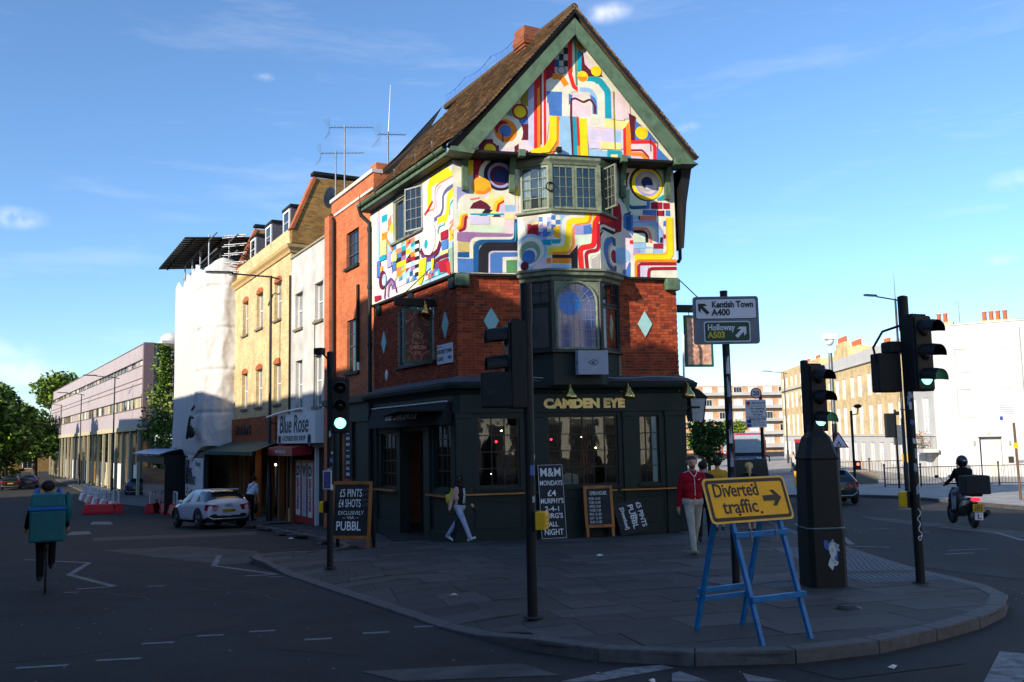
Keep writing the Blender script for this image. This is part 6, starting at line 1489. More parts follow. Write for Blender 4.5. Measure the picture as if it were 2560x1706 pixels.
MB().box(-.05, 13.1, -.06, .2, Z(8.8), Z(8.88)).build("coping", ren, wc); MB().box(0, 13, -.03, 0, Z(1.75), Z(1.82)).build("string_course", stucco, wc)
mb = MB(); mb.box(2.6, 3.8, .3, .36, 0, Z(1.15)); mb.box(3.0, 3.6, .27, .3, .1, 2.4, 1); mb.build("front_door", [palew, mat("cream_door", C(226, 214, 180), .6)], wc); MB().box(2.5, 3.9, -.05, .02, Z(1.15), Z(1.21)).build("door_lintel", black, wc)
MB().ball((3.1, -.04, Z(1.5)), .14, .05, .14).build("alarm_bell", mat("alarm_cream", C(230, 214, 170), .6), wc)
for x in (2.2, 4.3): MB().box(x, x+.12, -.06, 0, Z(.6), Z(.95)).build("wall_light", galv, wc)
MB().box(4.2, 4.5, -.08, 0, Z(-.5), Z(-.1)).build("letter_box", black, wc)
def pots(t, x0, n, y, z, w_=.5):
    MB().box(x0-.3, x0+n*w_+.1, y-.35, y+.35, z-1.1, z).build("chimney_stack", stk3, t)
    for k in range(n): MB().lathe([(.12, 0), (.15, .05), (.13, .5), (.16, .55), (.16, .65), (.1, .65)], 10, 0, (x0+k*w_, y, z)).build("chimney_pot", pot, t)
pots(wc, 3.2, 4, 2.5, Z(9.2), .42); pots(wc, .3, 2, 2.5, Z(9.3), .42)
mb = MB(); mb.box(5.2, 9, 1.2, 4, Z(8.85), Z(9.05)); mb.build("roof_light", lead, wc)
mb = MB(); mb.tube([(1.6, 3, Z(8.5)), (1.55, 3, Z(10.8)), (1.3, 3, Z(10.6))], .03, 5); mb.build("roof_mast", galv, wc)
TW = 5.6; 
ords = ["nearest", "second", "third", "fourth", "fifth", "sixth", "seventh", "eighth", "ninth", "tenth"]
for k in range(10):
    t1 = .2+(k+1)*TW; p = P0+dT*t1; far_ = k >= 6; top = 8.7 if not far_ else 9.6
    wn = []
    for i in range(2):
        x = .75+i*2.55
        wn += [(x, x+1.25, Z(4.8), Z(6.7)), (x, x+1.25, Z(1.5), Z(4.0)), (x, x+1.25, Z(-.9), Z(.8))]
        if far_: wn += [(x, x+1.2, Z(7.4), Z(8.7))]
    t = house("terrace_house", "%s pale brick terrace house counted from the white corner house" % ords[k], (p.x, p.y, z0), R_(-96), TW, 9, -.8, Z(top), stk3 if k else stucco, wn, white, 2, 2, glass_=palew, depth=.1, group="brick terrace across the street")
    q = MB(); wall(q, 0, TW, -.8, Z(1.3), [w3[:4] for w3 in wn if w3[2] < Z(.5)], -.03, .05); q.box(0, TW, -.12, -.031, Z(1.3), Z(1.42)); q.build("stucco_base", stucco, t)
    MB().box(0, TW, -.05, .2, Z(7.65), Z(top+.02)).build("parapet", stucco, t) if not far_ else MB().box(0, TW, -.25, .1, Z(7.0), Z(7.2)).build("cornice", stucco, t)
    MB().box(0, TW, -.2, -.05, Z(7.6), Z(7.72)).build("cornice", stucco, t) if not far_ else None
    if k in (3, 5, 6, 8, 9, 1): pots(t, 1.2, 6 if k in (5, 6) else 3, 3.2, Z(top+(1.7 if k in (5, 6) else .8)), .55)
    if k == 5: MB().box(0, TW, 1.5, 6, Z(8), Z(10.2)).build("roof_storey", stk3, t)
# balcony with flower pots on the terrace corner
p = P0+dT*1.2; bl = thing("flower_balcony", "small bracketed balcony crowded with potted flowers beside the white corner house", "balcony", (p.x-.1, p.y, .2), R_(-96))
MB().box(-1.6, 1.6, -1., 0, 0, .25).build("slab", stucco, bl)
for i in range(12): MB().tube([(-1.5+i*.27, -.95, .25), (-1.5+i*.27, -.95, 1.1)], .014, 5).build("baluster", black, bl)
MB().tube([(-1.55, -.95, 1.1), (1.55, -.95, 1.1)], .02, 5).build("rail", black, bl)
mb = MB(); fl = random.Random(2)
for i in range(260):
    c = Vector((fl.uniform(-1.5, 1.5), fl.uniform(-1., -.6), fl.uniform(.2, 1.5))); s_ = fl.uniform(.05, .12); a, b = Vector((fl.uniform(-1, 1), fl.uniform(-1, 1), fl.uniform(-1, 1))).normalized(), Vector((fl.uniform(-1, 1), fl.uniform(-1, 1), fl.uniform(-1, 1))).normalized()
    mb.add([c-a*s_, c+b*s_, c+a*s_], [(0, 1, 2)], fl.choice((0, 0, 0, 1, 2)))
mb.build("flowers", [mat("pot_leaf", C(70, 92, 44), .7), mat("orange_petal", C(220, 120, 50), .7), mat("white_petal", (.8, .78, .7), .7)], bl)["kind"] = "stuff"
# pale apartment block closing the view, low glass building and a white block behind the pub
ap = thing("apartment_block", "pale brick apartment block with white balcony bands closing the view down the street", "apartments", (34., 168., -3.), R_(8))
apb = brickmat("peach_brick", C(214, 168, 128), C(200, 150, 112), C(210, 180, 150))
MB().box(0, 18, 0, 12, 0, 13.6).build("wall", apb, ap)
for k in range(5):
    MB().box(-.6, 18.5, -.9, 0, 2.2+k*2.4, 2.75+k*2.4).build("balcony_band", stucco, ap)
    for i in range(6): window(ap, tr(.8+i*2.9, -.05, 2.9+k*2.3), 1.7, 1.3, 3, 1, white, palew if (i+k) % 3 else dkglass, .08)
MB().box(-9, 0, 3, 12, 0, 11.4).build("wing", apb, ap)
for k in range(4): MB().box(-9.3, 0, 2.4, 3, 2.2+k*2.4, 2.7+k*2.4).build("balcony_band", stucco, ap)
ap2 = thing("grey_end_building", "pale grey building at the far end between the apartment block and the terrace", "building", (50, 190., -3), R_(-5)); MB().box(0, 16, 0, 10, 0, 10.5).build("wall", ren, ap2)
for i in range(5):
    for k in range(3): window(ap2, tr(1+i*3, -.05, 1.5+k*3), 1.3, 1.9, 2, 2, white, palew, .08)
lg = thing("glass_shop_building", "low building with lilac glazed upper floor just behind the pub", "building", (8.527,48,-0.398), R_(83-90+4))
lg.location.z = gz(lg.location.x, lg.location.y)
lg.rotation_euler.z = R_(78)
MB().box(0, 16, 0, 6, 3.2, 6.6).build("wall", mat("purple_panel", C(104, 98, 128), .5), lg); MB().box(.2, 15.8, .4, 6, 0, 3.2).build("ground_storey", interior, lg)
for k in range(9): MB().box(k*1.9, k*1.9+.08, -.06, 0, 3.3, 6.7).build("mullion", black, lg)
for k in range(8): MB().box(k*1.9+.2, k*1.9+1.8, -.03, 0, 4.3, 5.0).build("pane", palew, lg)
for k in range(8): MB().box(k*2., k*2.+.9, .3, .39, .1, 2.6).build("shop_pane", palew if k % 2 else ren, lg)
wb = thing("white_rear_block", "plain white block rising just behind the right edge of the pub", "building", (7.6, 46., -1.4), R_(78)); MB().box(0, 6, 0, 4, 0, 9.0).build("wall", stucco, wb); MB().box(-.05, 6.05, -.05, 4, 9., 9.12).build("coping", ren, wb)
# ================================================================ THE ROW BEHIND THE VIEWER THAT SHADES THE JUNCTION
RD = Vector((-.48175, .87631, 0)); RL = Vector((-12., 0, 0))
desc = ["long brown brick block behind the viewer, first of the row opposite", "brown brick house second in the row opposite the pub", "narrow brick house third in the row opposite the pub with a tall chimney", "cream rendered house fourth in the row opposite the pub", "brick house fifth in the row opposite with one chimney", "rendered house sixth in the row opposite the side street", "tall brick block seventh in the row opposite the wrapped building", "tall cream block at the far end of the row opposite"]
for i, (q0, q1, zt, chs) in enumerate([(6, -4, 14.3, ()), (-4, -13.9, 14.35, ()), (-13.9, -16.6, 13.9, ((-14.9, 16., .9),)), (-16.6, -22.2, 13.8, ()), (-22.2, -27, 12.3, ((-23.2, 14.4, 1.3),)), (-27, -41, 11.7, ()), (-41, -62, 11.9, ()), (-62, -85, 12., ())]):
    t0, t1 = -(q0+8.69)/.953, -(q1+8.69)/.953; p = RL+RD*t0; W2 = t1-t0; zb = gz(p.x, p.y); n = max(1, int(W2/2.6)); st = W2/n; wn = []
    for k in range(n):
        for f in range(3): wn.append((k*st+st*.28, k*st+st*.72, 4.1+f*2.9, 5.9+f*2.9))
    t = house("opposite_house", desc[i], (p.x, p.y, zb), R_(118.8), W2-.02, 10, -3.5, zt-zb, (stk2, ren, rbm, ren, stk2, ren, rbm, ren)[i], [w3 for w3 in wn if w3[3] < zt-zb-.6], white, 2, 2, group="row of houses opposite the pub", depth=.12)
    MB().box(-.02, W2, -.25, .1, zt-zb-.5, zt-zb-.3).build("cornice", ren, t); MB().box(.3, W2-.3, -.06, 0, -3., 3.2).build("shopfront", dkmetal, t)
    for qc, zc, wc_ in chs: xc = -(qc+8.69)/.953-t0; MB().box(xc-wc_/2, xc+wc_/2, .1, 1.2, zt-zb-.5, zc-zb).build("chimney", rbm, t)

# unseen block added right of the viewer to bounce sunlight onto the diversion sign
t = house("bounce_block", "unseen cream block added beside the viewer on the right to bounce sunlight", (19., 14., gz(19, 14)), R_(-90), 34, 9, -2., 13.5, mat("cream_render", C(232, 222, 200), .8, var=.06, scale=.6, bump=.1), [(1.2+k*2.8, 2.5+k*2.8, 4.2+f*3., 6.1+f*3.) for k in range(11) for f in range(3)], white, 2, 2, depth=.12, cat="building")
MB().box(-.1, 34.1, -.3, .1, 13.1, 13.4).build("cornice", ren, t); MB().box(0, 34, -.08, 0, 3.3, 3.7).build("string_course", ren, t)
for k in range(8): MB().box(.6+k*4.2, 3.8+k*4.2, -.06, 0, .2, 3.1).build("shop_window", dkglass, t)

# ================================================================ STREET FURNITURE
yel = mat("sign_yellow", C(255, 176, 4), .45, var=.07, scale=7, dirt=(C(205, 140, 20), 5, .35)); blu = mat("frame_blue", C(20, 112, 172), .45, var=.2, scale=9, bump=.1, dirt=(C(20, 66, 118), 7, .6))
yellowbox = mat("push_box_yellow", C(236, 180, 22), .5, var=.12); lensoff = mat("dark_lens", (.015, .012, .012), .2)
greenlit = emit("green_signal_glow", (.25, 1., .68), 1.6, (.02, .3, .2)); redlit = emit("red_signal_glow", (1, .1, .06), 3.)
sticker = [mat("sticker_white", (.55, .57, .6), .6, dirt=((.1, .1, .11), 14, .8)), mat("sticker_blue", C(70, 96, 160), .6), mat("sticker_torn", (.32, .36, .42), .7, dirt=((.04, .04, .05), 20, .9))]
def head(T, parent, lit=2, name="signal_head", sc=1., litm=None):
    T = T @ Matrix.Scale(sc, 4); b = MB(T); b.box(-.17, .17, -.02, .16, -.52, .52); b.box(-.15, .15, -.05, -.021, -.5, .5)
    for k in range(5): b.box(-.13+k*.055, -.1+k*.055, 0, .1, .52, .545)
    b.box(-.06, .06, .16, .22, .35, .42); b.box(-.06, .06, .16, .22, -.42, -.35); o = b.build(name, black, parent, bevel=.012)
    for i, z in enumerate((.33, 0, -.33)):
        h = MB(T); n = 14; A = [math.pi*(-.08+1.16*j/n) for j in range(n+1)]
        ring = lambda r, y, dz: [(r*math.cos(a), y, z+dz+r*math.sin(a)) for a in A]
        h.loft([ring(.125, -.04, 0), ring(.125, -.2, -.01), ring(.122, -.3, -.025)], 0, False); h.loft([ring(.118, -.3, -.025), ring(.119, -.2, -.01), ring(.119, -.04, 0)], 0, False); h.build("hood", black, o)
        l_ = MB(T @ Matrix.Translation((0, -.052, z)) @ Matrix.Rotation(R_(90), 4, 'X')); l_.lathe([(.108, 0), (.09, .02), (.05, .032), (0, .036)], 18); l_.build("lens", (litm or greenlit) if i == lit else lensoff, o)
    return o
def pole_with(label, x, y, h=3.9, heads=(), button=None, stickers=0, name="traffic_signal", group=None, r=.061, sleeve=True):
    t = thing(name, label, "traffic light", (x, y, gz(x, y)), 0, group); b = MB(); b.cyl((0, 0, -.1), (0, 0, h-.45 if sleeve else h), r, n=20)
    if sleeve: b.cyl((0, 0, h-.47), (0, 0, h), r*1.14, n=20)
    b.lathe([(r*1.14 if sleeve else r, 0), (r*.6, .015), (0, .02)], 20, 0, (0, 0, h)); b.build("pole", black, t)
    MB().lathe([(.12, -.005), (.11, .008), (.07, .012)], 16, 0).build("base_collar", joint, t)
    for z, ang, dx, dy, lit in heads: head(fr2(ang, (dx, dy, z)), t, lit)
    if button:
        a, z = button; q = MB(fr2(a)); q.box(-.1, .1, -.19, -.061, z-.1, z+.1); q.box(-.085, .085, -.2, -.19, z-.085, z+.085); bo = q.build("push_button_box", yellowbox, t, bevel=.02)
        for k in range(3): MB(fr2(a)).box(-.08, .08, -.206, -.2, z-.06+k*.045, z-.05+k*.045).build("rib", mat("rib_brown", C(150, 104, 10), .5), bo)
        MB(fr2(a)).box(-.11, .11, -.08, -.05, z-.11, z+.11).build("backplate", black, bo)
    rs = random.Random(int(x*100))
    for k in range(stickers):
        z = rs.uniform(1., h-1.2); a0 = rs.uniform(-2.6, -.5); q = MB(); n = 6; hh = rs.uniform(.04, .14); wd = rs.uniform(.5, 1.1); rr_ = r+.003
        q.add([(rr_*math.cos(a0+wd*i/n), rr_*math.sin(a0+wd*i/n), z+j*hh+rs.uniform(-.012, .012)) for i in range(n+1) for j in (0, 1)], [(2*i, 2*i+2, 2*i+3, 2*i+1) for i in range(n)], 0, True); q.build("sticker", rs.choice(sticker), t)
    return t
p_ = pole_with("black signal pole standing in the middle of the corner pavement with side-facing signal heads", .18, 10.88, 3.9, [(2.93, R_(-80), -.2, .06, 9)], (R_(75), 1.1), 3)
MB().box(-.56, -.1, -.1, .12, 2.42, 2.84).build("signal_box", black, p_, bevel=.02)
MB().box(-.5, -.06, -.05, .05, 3.25, 3.32).build("bracket", black, p_)
p_ = pole_with("signal pole beside the large chalk A-board showing a green light", -3.49, 17.53, 4.05, [(3.02, R_(9), .21, -.1, 2)], (R_(-115), 1.12), 7)
q = MB(fr2(R_(-30), (-.2, -.05, 4.))); q.box(-.09, .09, -.07, .07, 0, .13); q.tube([(.1, 0, .0), (.2, .05, -.12), (.25, .05, -.3)], .02, 6); q.build("detector", black, p_, bevel=.015)
q = MB(fr2(R_(-35))); q.box(-.12, .1, -.075, -.06, 1.45, 1.8); po = q.build("poster", whp, p_); MB(fr2(R_(-35))).box(-.1, .085, -.078, -.0755, 1.47, 1.78).build("print", mat("poster_print_mauve", C(92, 80, 130), .6, var=.7, scale=12), po)
p_ = pole_with("tall sticker-covered signal pole at the right edge of the pavement showing green", 5.44, 12.63, 3.9, [(3.1, R_(24), .17, -.12, 2)], (R_(-125), 1.12), 16)
q = MB(fr2(R_(10), (-.16, .1, 3.0))); q.box(-.26, .08, -.1, .12, -.42, .12); q.box(-.1, .1, -.12, .1, .12, .28); q.build("signal_box", black, p_, bevel=.02)
MB().tube([(-.05, 0, 3.5), (-.3, .02, 3.42), (-.44, .02, 3.2), (-.4, .02, 2.98), (-.2, .02, 2.95)], .018, 8).build("cable_loop", black, p_)
scribble([(0, 1.0), (.04, .93), (-.03, .86), (.03, .8), (-.02, .72), (.04, .66), (.0, .56), (-.03, .62), (.03, .64)], tr(0, -.063, 0), .005, p_, chalk)
p_ = pole_with("signal pole rising behind the black pillar cabinet showing green", 4.62, 14.5, 3.25, [(2.66, R_(24), .15, -.1, 2)], None, 0, sleeve=False)
# black tapering pillar cabinet
x, y = 4.17, 12.75; SQ = .82; pc = thing("pillar_cabinet", "squat black square pillar cabinet with a tapered cap and torn posters", "cabinet", (x, y, gz(x, y)), R_(4))
def sq(h, z, c=.06):
    h *= SQ
    return [(sx_*(h-c) if k else sx_*h, sy_*h if k else sy_*(h-c), z) for sx_, sy_, ks in ((1, 1, (0, 1)), (-1, 1, (1, 0)), (-1, -1, (0, 1)), (1, -1, (1, 0))) for k in ks]
q = MB(); q.loft([sq(.31, -.05), sq(.31, .78), sq(.3, .78), sq(.285, 1.7)], 0, True, False, True); q.build("body", black, pc, bevel=.006)
q = MB(); q.loft([sq(.29, 1.7), sq(.3, 1.72), sq(.27, 1.78), sq(.2, 2.0, .05), sq(.12, 2.08, .03), sq(.12, 2.16, .03)], 0, True, False, True); q.build("cap", black, pc, bevel=.008)
q = MB(); q.loft([sq(.314, .775), sq(.32, .785), sq(.314, .795)], 0, True, False); q.tube([(.12, -.262, .785), (.18, -.27, .8)], .01); q.build("steel_band", galv, pc)
rs = random.Random(8)
for i in range(6):
    cx, cz = rs.uniform(-.08, .15), rs.uniform(.22, .58); n = 9; pl = [(cx+(.03+.07*rs.random())*math.cos(6.283*k/n)*.8, cz+(.04+.09*rs.random())*math.sin(6.283*k/n)) for k in range(n)]
    MB().poly([(a, -.258-.001*i, b) for a, b in pl]).build("torn_poster", rs.choice(sticker), pc)
# direction sign on its post
x, y = 2.99, 12.77; ds = thing("direction_sign", "grey backed direction sign with white and green panels on a black post", "road sign", (x, y, gz(x, y)), R_(1.5))
q = MB(); q.cyl((0, 0, -.1), (0, 0, 4.08), .052, n=20); q.lathe([(.055, 0), (.055, .03), (0, .035)], 16, 0, (0, 0, 4.06)); q.build("post", black, ds)
MB().lathe([(.14, -.005), (.13, .01), (.06, .016)], 14).build("base_collar", granite, ds)
for k in range(7): 
    z = 1.0+k*.32; q = MB(); n = 5; rs = random.Random(k); q.add([(.055*math.cos(-2+.9*i/n), .055*math.sin(-2+.9*i/n), z+j*rs.uniform(.05, .3)) for i in range(n+1) for j in (0, 1)], [(2*i, 2*i+2, 2*i+3, 2*i+1) for i in range(n)], 0, True); q.build("sticker", sticker[k % 3], ds)
def rrect(x0, x1, z0, z1, r, n=4):
    return [(cx+r*math.cos(a), cz+r*math.sin(a)) for cx, cz, a0 in ((x1-r, z1-r, 0), (x0+r, z1-r, 90), (x0+r, z0+r, 180), (x1-r, z0+r, 270)) for a in [R_(a0+90*k/n) for k in range(n+1)]]
sgrey = mat("sign_grey", C(104, 110, 124), .5); swht = mat("sign_face_white", (.66, .66, .72), .4, var=.04); sblk = mat("sign_black", (.012, .012, .014), .5); sgrn = mat("sign_green", C(18, 62, 44), .45); syel = mat("sign_route_yellow", C(214, 190, 30), .5)
q = MB(); q.prism(rrect(-.46, .46, 3.33, 4.0, .04), -.085, -.06); pn = q.build("panel", sgrey, ds)
for k, (a, b, c, d, r, m_) in enumerate(((-.43, .43, 3.68, 3.97, .03, sblk), (-.42, .42, 3.69, 3.96, .025, swht), (-.32, .33, 3.36, 3.65, .03, swht), (-.305, .315, 3.375, 3.635, .025, sgrn))):
    MB().prism(rrect(a, b, c, d, r), -.088-.002*k, -.085).build("sign_face", m_, pn)
text("sign_lettering", "Kentish Town", .125, sblk, pn, (-.2, -.093, 3.845), width=.58, align='LEFT', bold=.004); text("sign_lettering", "A400", .125, sblk, pn, (-.2, -.093, 3.735), width=.26, align='LEFT', bold=.004)
text("sign_lettering", "Holloway", .12, swht, pn, (-.27, -.096, 3.525), width=.38, align='LEFT', bold=.003); text("sign_lettering", "A503", .12, syel, pn, (-.27, -.096, 3.42), width=.24, align='LEFT', bold=.003)
ARW = [(-.5, -.12), (.12, -.12), (-.06, -.34), (.16, -.34), (.5, 0), (.16, .34), (-.06, .34), (.12, .12), (-.5, .12)]
def arrow(T, s, m_, parent): MB(T).prism([(x*s, z*s) for x, z in ARW], -.001, 0).build("arrow", m_, parent)
arrow(tr(-.32, -.094, 3.83) @ Matrix.Rotation(R_(-135), 4, 'Y'), .2, sblk, pn); arrow(tr(.2, -.097, 3.5) @ Matrix.Rotation(R_(-45), 4, 'Y'), .2, swht, pn)
# yellow diversion sign on its blue trestle
ox, oy = 2.32, 9.34; dv = thing("diversion_sign", "yellow diverted traffic sign on a splayed blue metal trestle", "road sign", (ox, oy, gz(ox, oy)), R_(27))
sl = .5/1.5
for sx_ in (-.3, .3):
    for sy_ in (-1, 1):
        zf = gz(ox+sx_*.89-sy_*-.0, oy)-gz(ox, oy); MB().bar((sx_, sy_*.5, -.02+(-.01 if sy_ < 0 else -.03)), (sx_, sy_*.015, 1.5), .045, .04).build("leg", blu, dv, bevel=.003)
for z, sy_, k in ((1.0, -1, .03), (.42, -1, .03), (.4, 1, .03), (.31, 1, .03)): MB().bar((-.34, sy_*(.5-sl*z+(.02 if sy_ > 0 else .0))-.02*(sy_ < 0)*2, z), (.34, sy_*(.5-sl*z+(.02 if sy_ > 0 else 0))-.02*(sy_ < 0)*2, z), .045, .05).build("crossbar", blu, dv, bevel=.003)
for sx_ in (-.16, .16): MB().tube([(sx_, -.25, .93), (sx_, -.23, 1.06)], .006, 5).build("clip", galv, dv)
DT = tr(-.06, -.5+sl*1.36-.065, 1.33) @ Matrix.Rotation(-math.atan(sl), 4, 'X')
q = MB(DT); q.prism(rrect(-.525, .525, -.225, .225, .05), 0, .006); dp = q.build("panel", mat("panel_edge", C(222, 196, 130), .5), dv)
for k, (a, c, r, m_) in enumerate(((.515, .217, .045, yel), (.503, .205, .04, sblk), (.468, .17, .02, yel))): MB(DT).prism(rrect(-a, a, -c, c, r), -.0015-.001*k, 0).build("sign_face", m_, dp)
for tx, px_, pz_, w2 in (("Diverted", -.14, .035, .56), ("traffic", -.13, -.13, .44)):
    o = text("sign_lettering", tx, .19, sblk, dp, (0, 0, 0), width=w2, bold=.0025); M_ = DT @ tr(px_, -.0055, pz_) @ Matrix.Rotation(R_(90), 4, 'X'); o.location = M_.translation; o.rotation_euler = M_.to_euler()
arrow(DT @ tr(.3, -.005, .0), .24, sblk, dp)
for a, b in ((-.2, .13), (.08, .14), (-.16, -.15), (.12, -.14)): MB(DT @ tr(a, -.006, b)).ball((0, 0, 0), .014, .012, .014).build("bolt", mat("rusty_bolt", C(120, 66, 36), .8), dp)
# speed and parking signs
x, y = 7.55, 28.; rr = thing("red_route_sign", "red bordered speed roundel above a white red route parking plate", "road sign", (x, y, gz(x, y)), R_(-3))
MB().cyl((0, .05, -.1), (0, .05, 3.75), .05).build("post", black, rr)
redr = mat("roundel_red", C(190, 30, 36), .5)
for k, (r, m_) in enumerate(((.17, redr), (.135, swht))): q = MB(Matrix.Translation((-.14, -.01-.004*k, 3.78)) @ Matrix.Rotation(R_(90), 4, 'X')); q.lathe([(0, .01), (r, .01), (r, 0), (0, 0)], 24, 0, sm=False); ro = q.build("roundel", m_, rr)
text("sign_lettering", "20", .2, sblk, rr, (-.14, -.03, 3.71), width=.18, bold=.004)
q = MB(); q.prism(rrect(-.48, .14, 2.74, 3.58, .02), -.01, 0); pl = q.build("plate", swht, rr)
q = MB(Matrix.Translation((-.39, -.012, 3.48)) @ Matrix.Rotation(R_(90), 4, 'X')); q.lathe([(0, .004), (.06, .004), (.06, 0)], 16, 0, sm=False); q.build("emblem", redr, pl)
for tx, z, w2, s_ in (("RED ROUTE", 3.45, .4, .09), ("No stopping", 3.29, .42, .085), ("on any day", 3.2, .36, .085), ("7am-7pm", 3.11, .28, .085), ("Except 7am-4pm", 2.98, .52, .08)): text("sign_lettering", tx, s_, sblk, pl, (-.13 if z < 3.4 else -.08, -.013, z), width=w2, bold=.002)
for z, t1 in ((2.93, "loading\nmax 20 mins"), (2.8, "max 3 hours")): MB().box(-.45, -.32, -.014, -.011, z-.06, z+.05).build("emblem", mat("sign_blue", C(24, 60, 150), .5), pl); text("sign_lettering", t1, .065, sblk, pl, (-.29, -.013, z), width=.38, align='LEFT')
for z in (3.39, 3.06): MB().box(-.47, .13, -.012, -.0105, z-.006, z+.006).build("rule_line", sblk, pl)
x, y, z = (18.769,34.486,-0.933); pk = thing("parking_sign", "white parking plate on a rusty post at the far right edge", "road sign", (x, y, z), R_(-20))
MB().cyl((0, .04, -.1), (-.05, .04, 3.2), .045).build("post", mat("rusty_post", C(92, 70, 56), .7), pk); q = MB(); q.box(-.58, .06, -.01, .0, 2.85, 3.7); pl = q.build("plate", swht, pk); MB().box(-.5, -.4, -.014, -.011, 2.95, 3.1).build("emblem", mat("sign_blue", C(24, 60, 150), .5), pl)
for k in range(5): MB().box(-.48, -.02, -.013, -.011, 3.18+k*.08, 3.2+k*.08).build("rule_line", sgrey, pl)
MB().box(-.12, .04, -.03, 0, 1.9, 2.1).build("warning_label", yel, pk)
# wall-mounted signs and lantern of the pub
hmap = mat("ornate_sign_panel", C(92, 34, 38), .5, var=.75, scale=7, dirt=(C(196, 150, 92), 10, .5)); tealf = mat("teal_sign_frame", C(20, 78, 66), .45)
def hanging(label, loc, rot, beam, bracket, eye=True, hmap=hmap):
    t = thing("hanging_pub_sign", label, "pub sign", loc, rot)
    q = MB(); q.box(-.34, .34, -.03, .03, -1.28, 0)
    q.build("panel", hmap, t)
    for a, b, c, d in ((-.4, -.34, -1.34, .06), (.34, .4, -1.34, .06), (-.34, .34, 0, .06), (-.34, .34, -1.34, -1.28)): MB().box(a, b, -.045, .045, c, d).build("frame", tealf, t)
    eye_logo(tr(0, -.035, -.62), .3, gold, t); text("sign_lettering", "CAMDEN", .14, mat("rose_gold", C(206, 140, 110), .5), t, (0, -.034, -.98), width=.46, bold=.002); text("sign_lettering", "EYE", .12, MATS["rose_gold"], t, (0, -.034, -1.12), width=.18, bold=.002)
    q = MB(); q.tube([(-.16, -.033, -.82), (0, -.033, -.38), (.16, -.033, -.82), (-.16, -.033, -.82)], .006, 4); q.build("triangle_emblem", gold, t)
    for cx, cz in ((-.34, 0), (.34, 0), (-.34, -1.28), (.34, -1.28)):
        q = MB(); sg_ = 1 if cx < 0 else -1; sz = -1 if cz == 0 else 1; q.tube([(cx+sg_*.26*math.cos(k*.1963), -.033, cz+sz*.26*math.sin(k*.1963)) for k in range(9)], .008, 4); q.build("scrollwork", MATS["rose_gold"], t)
    q = MB(); q.box(beam[0], beam[1], -.06, .06, .14, .34); q.build("beam", black, t, bevel=.01)
    for sx_ in (-.25, .25): MB().tube([(sx_, 0, .06), (sx_, 0, .16)], .012, 5).build("hook", black, t)
    q = MB(); 
    for k in range(10): q.cyl((beam[0]+.1+k*.06, 0, .34), (beam[0]+.1+k*.06, 0, .44), .003, n=4)
    for k in range(8): q.cyl((beam[1]-.55+k*.06, 0, .34), (beam[1]-.55+k*.06, 0, .44), .003, n=4)
    q.build("bird_spikes", galv, t)
    MB().tube(bracket, .014, 6).build("stay", black, t)
    return t
p = OP+UL*1.25+Vector((-.87631, -.48175, 0))*.56
h1 = hanging("framed pub sign with an eye emblem hanging over the side street pavement", (p.x, p.y, 5.0), R_(28.8), (-.62, .5), [(.45, .1, 1.2), (-.45, 0, .36)])
swan(fr2(R_(0), (.18, .42, .1)) , h1)
h2 = hanging("framed pub sign hanging off the pub's right side behind the direction sign", (5.05, 24.7, 4.85), R_(12), (-.75, .45), [(-.62, 0, 1.15), (.2, 0, .4)], hmap=mat("sunlit_sign_panel", C(206, 164, 140), .6, var=.4, scale=6, dirt=(C(120, 70, 60), 8, .6)))  # second sign's panel is a lighter copy, sunlight put into its colour
q = thing("street_name_plate", "white street name plate reading Kentish Town Road on the pub corner", "street sign", (*(OP+UL*1.15)[:2], 3.62), AKT); q.location += Vector((-.87631, -.48175, 0))*.02
MB().box(0, .92, -.03, 0, 0, .5).build("plate", swht, q); text("sign_lettering", "KENTISH TOWN", .15, sblk, q, (.46, -.033, .26), width=.86, bold=.002); text("sign_lettering", "ROAD", .15, sblk, q, (.04, -.033, .08), width=.34, bold=.002, align='LEFT'); text("sign_lettering", "NW1", .11, sblk, q, (.78, -.033, .1), width=.2, bold=.002)
MB().box(.03, .08, -.033, -.03, .42, .47).build("emblem", sblk, q); text("sign_lettering", "Camden", .05, sgrey, q, (.1, -.033, .43), width=.2, align='LEFT')
ln = thing("wall_lantern", "old glazed lantern with black roof on a bracket at the pub's right corner", "lantern", (4.86, 24.55, 2.05), R_(10))
gl2 = mat("lantern_glass", (.42, .44, .46), .25, spec=.6)
def sqr(h, z): return [(h, h, z), (-h, h, z), (-h, -h, z), (h, -h, z)]
q = MB(); q.loft([sqr(.15, 0), sqr(.22, .6)], 0, True, False, True); q.build("glazing", gl2, ln)
q = MB(); q.loft([sqr(.25, .6), sqr(.26, .63), sqr(.08, .85), sqr(.02, .88), sqr(.02, .96)], 0, True, False, True); q.build("roof", black, ln)
for sx_ in (-1, 1):
    for sy_ in (-1, 1): MB().bar((sx_*.155, sy_*.155, -.02), (sx_*.225, sy_*.225, .62), .025, .025).build("bar", black, ln)
MB().tube([(0, 0, 0), (-.1, 0, -.15), (-.35, 0, -.2), (-.5, .05, -.4), (-.6, .05, -.3)], .02, 6).build("bracket", black, ln)
mb = MB()
for k in range(6): mb.tube([(-.2-.08*k, 0, .3-.11*k), (-.28-.08*k, -.05, .33-.11*k), (-.3-.08*k, 0, .22-.11*k)], .012, 5)
mb.build("scroll", black, ln)
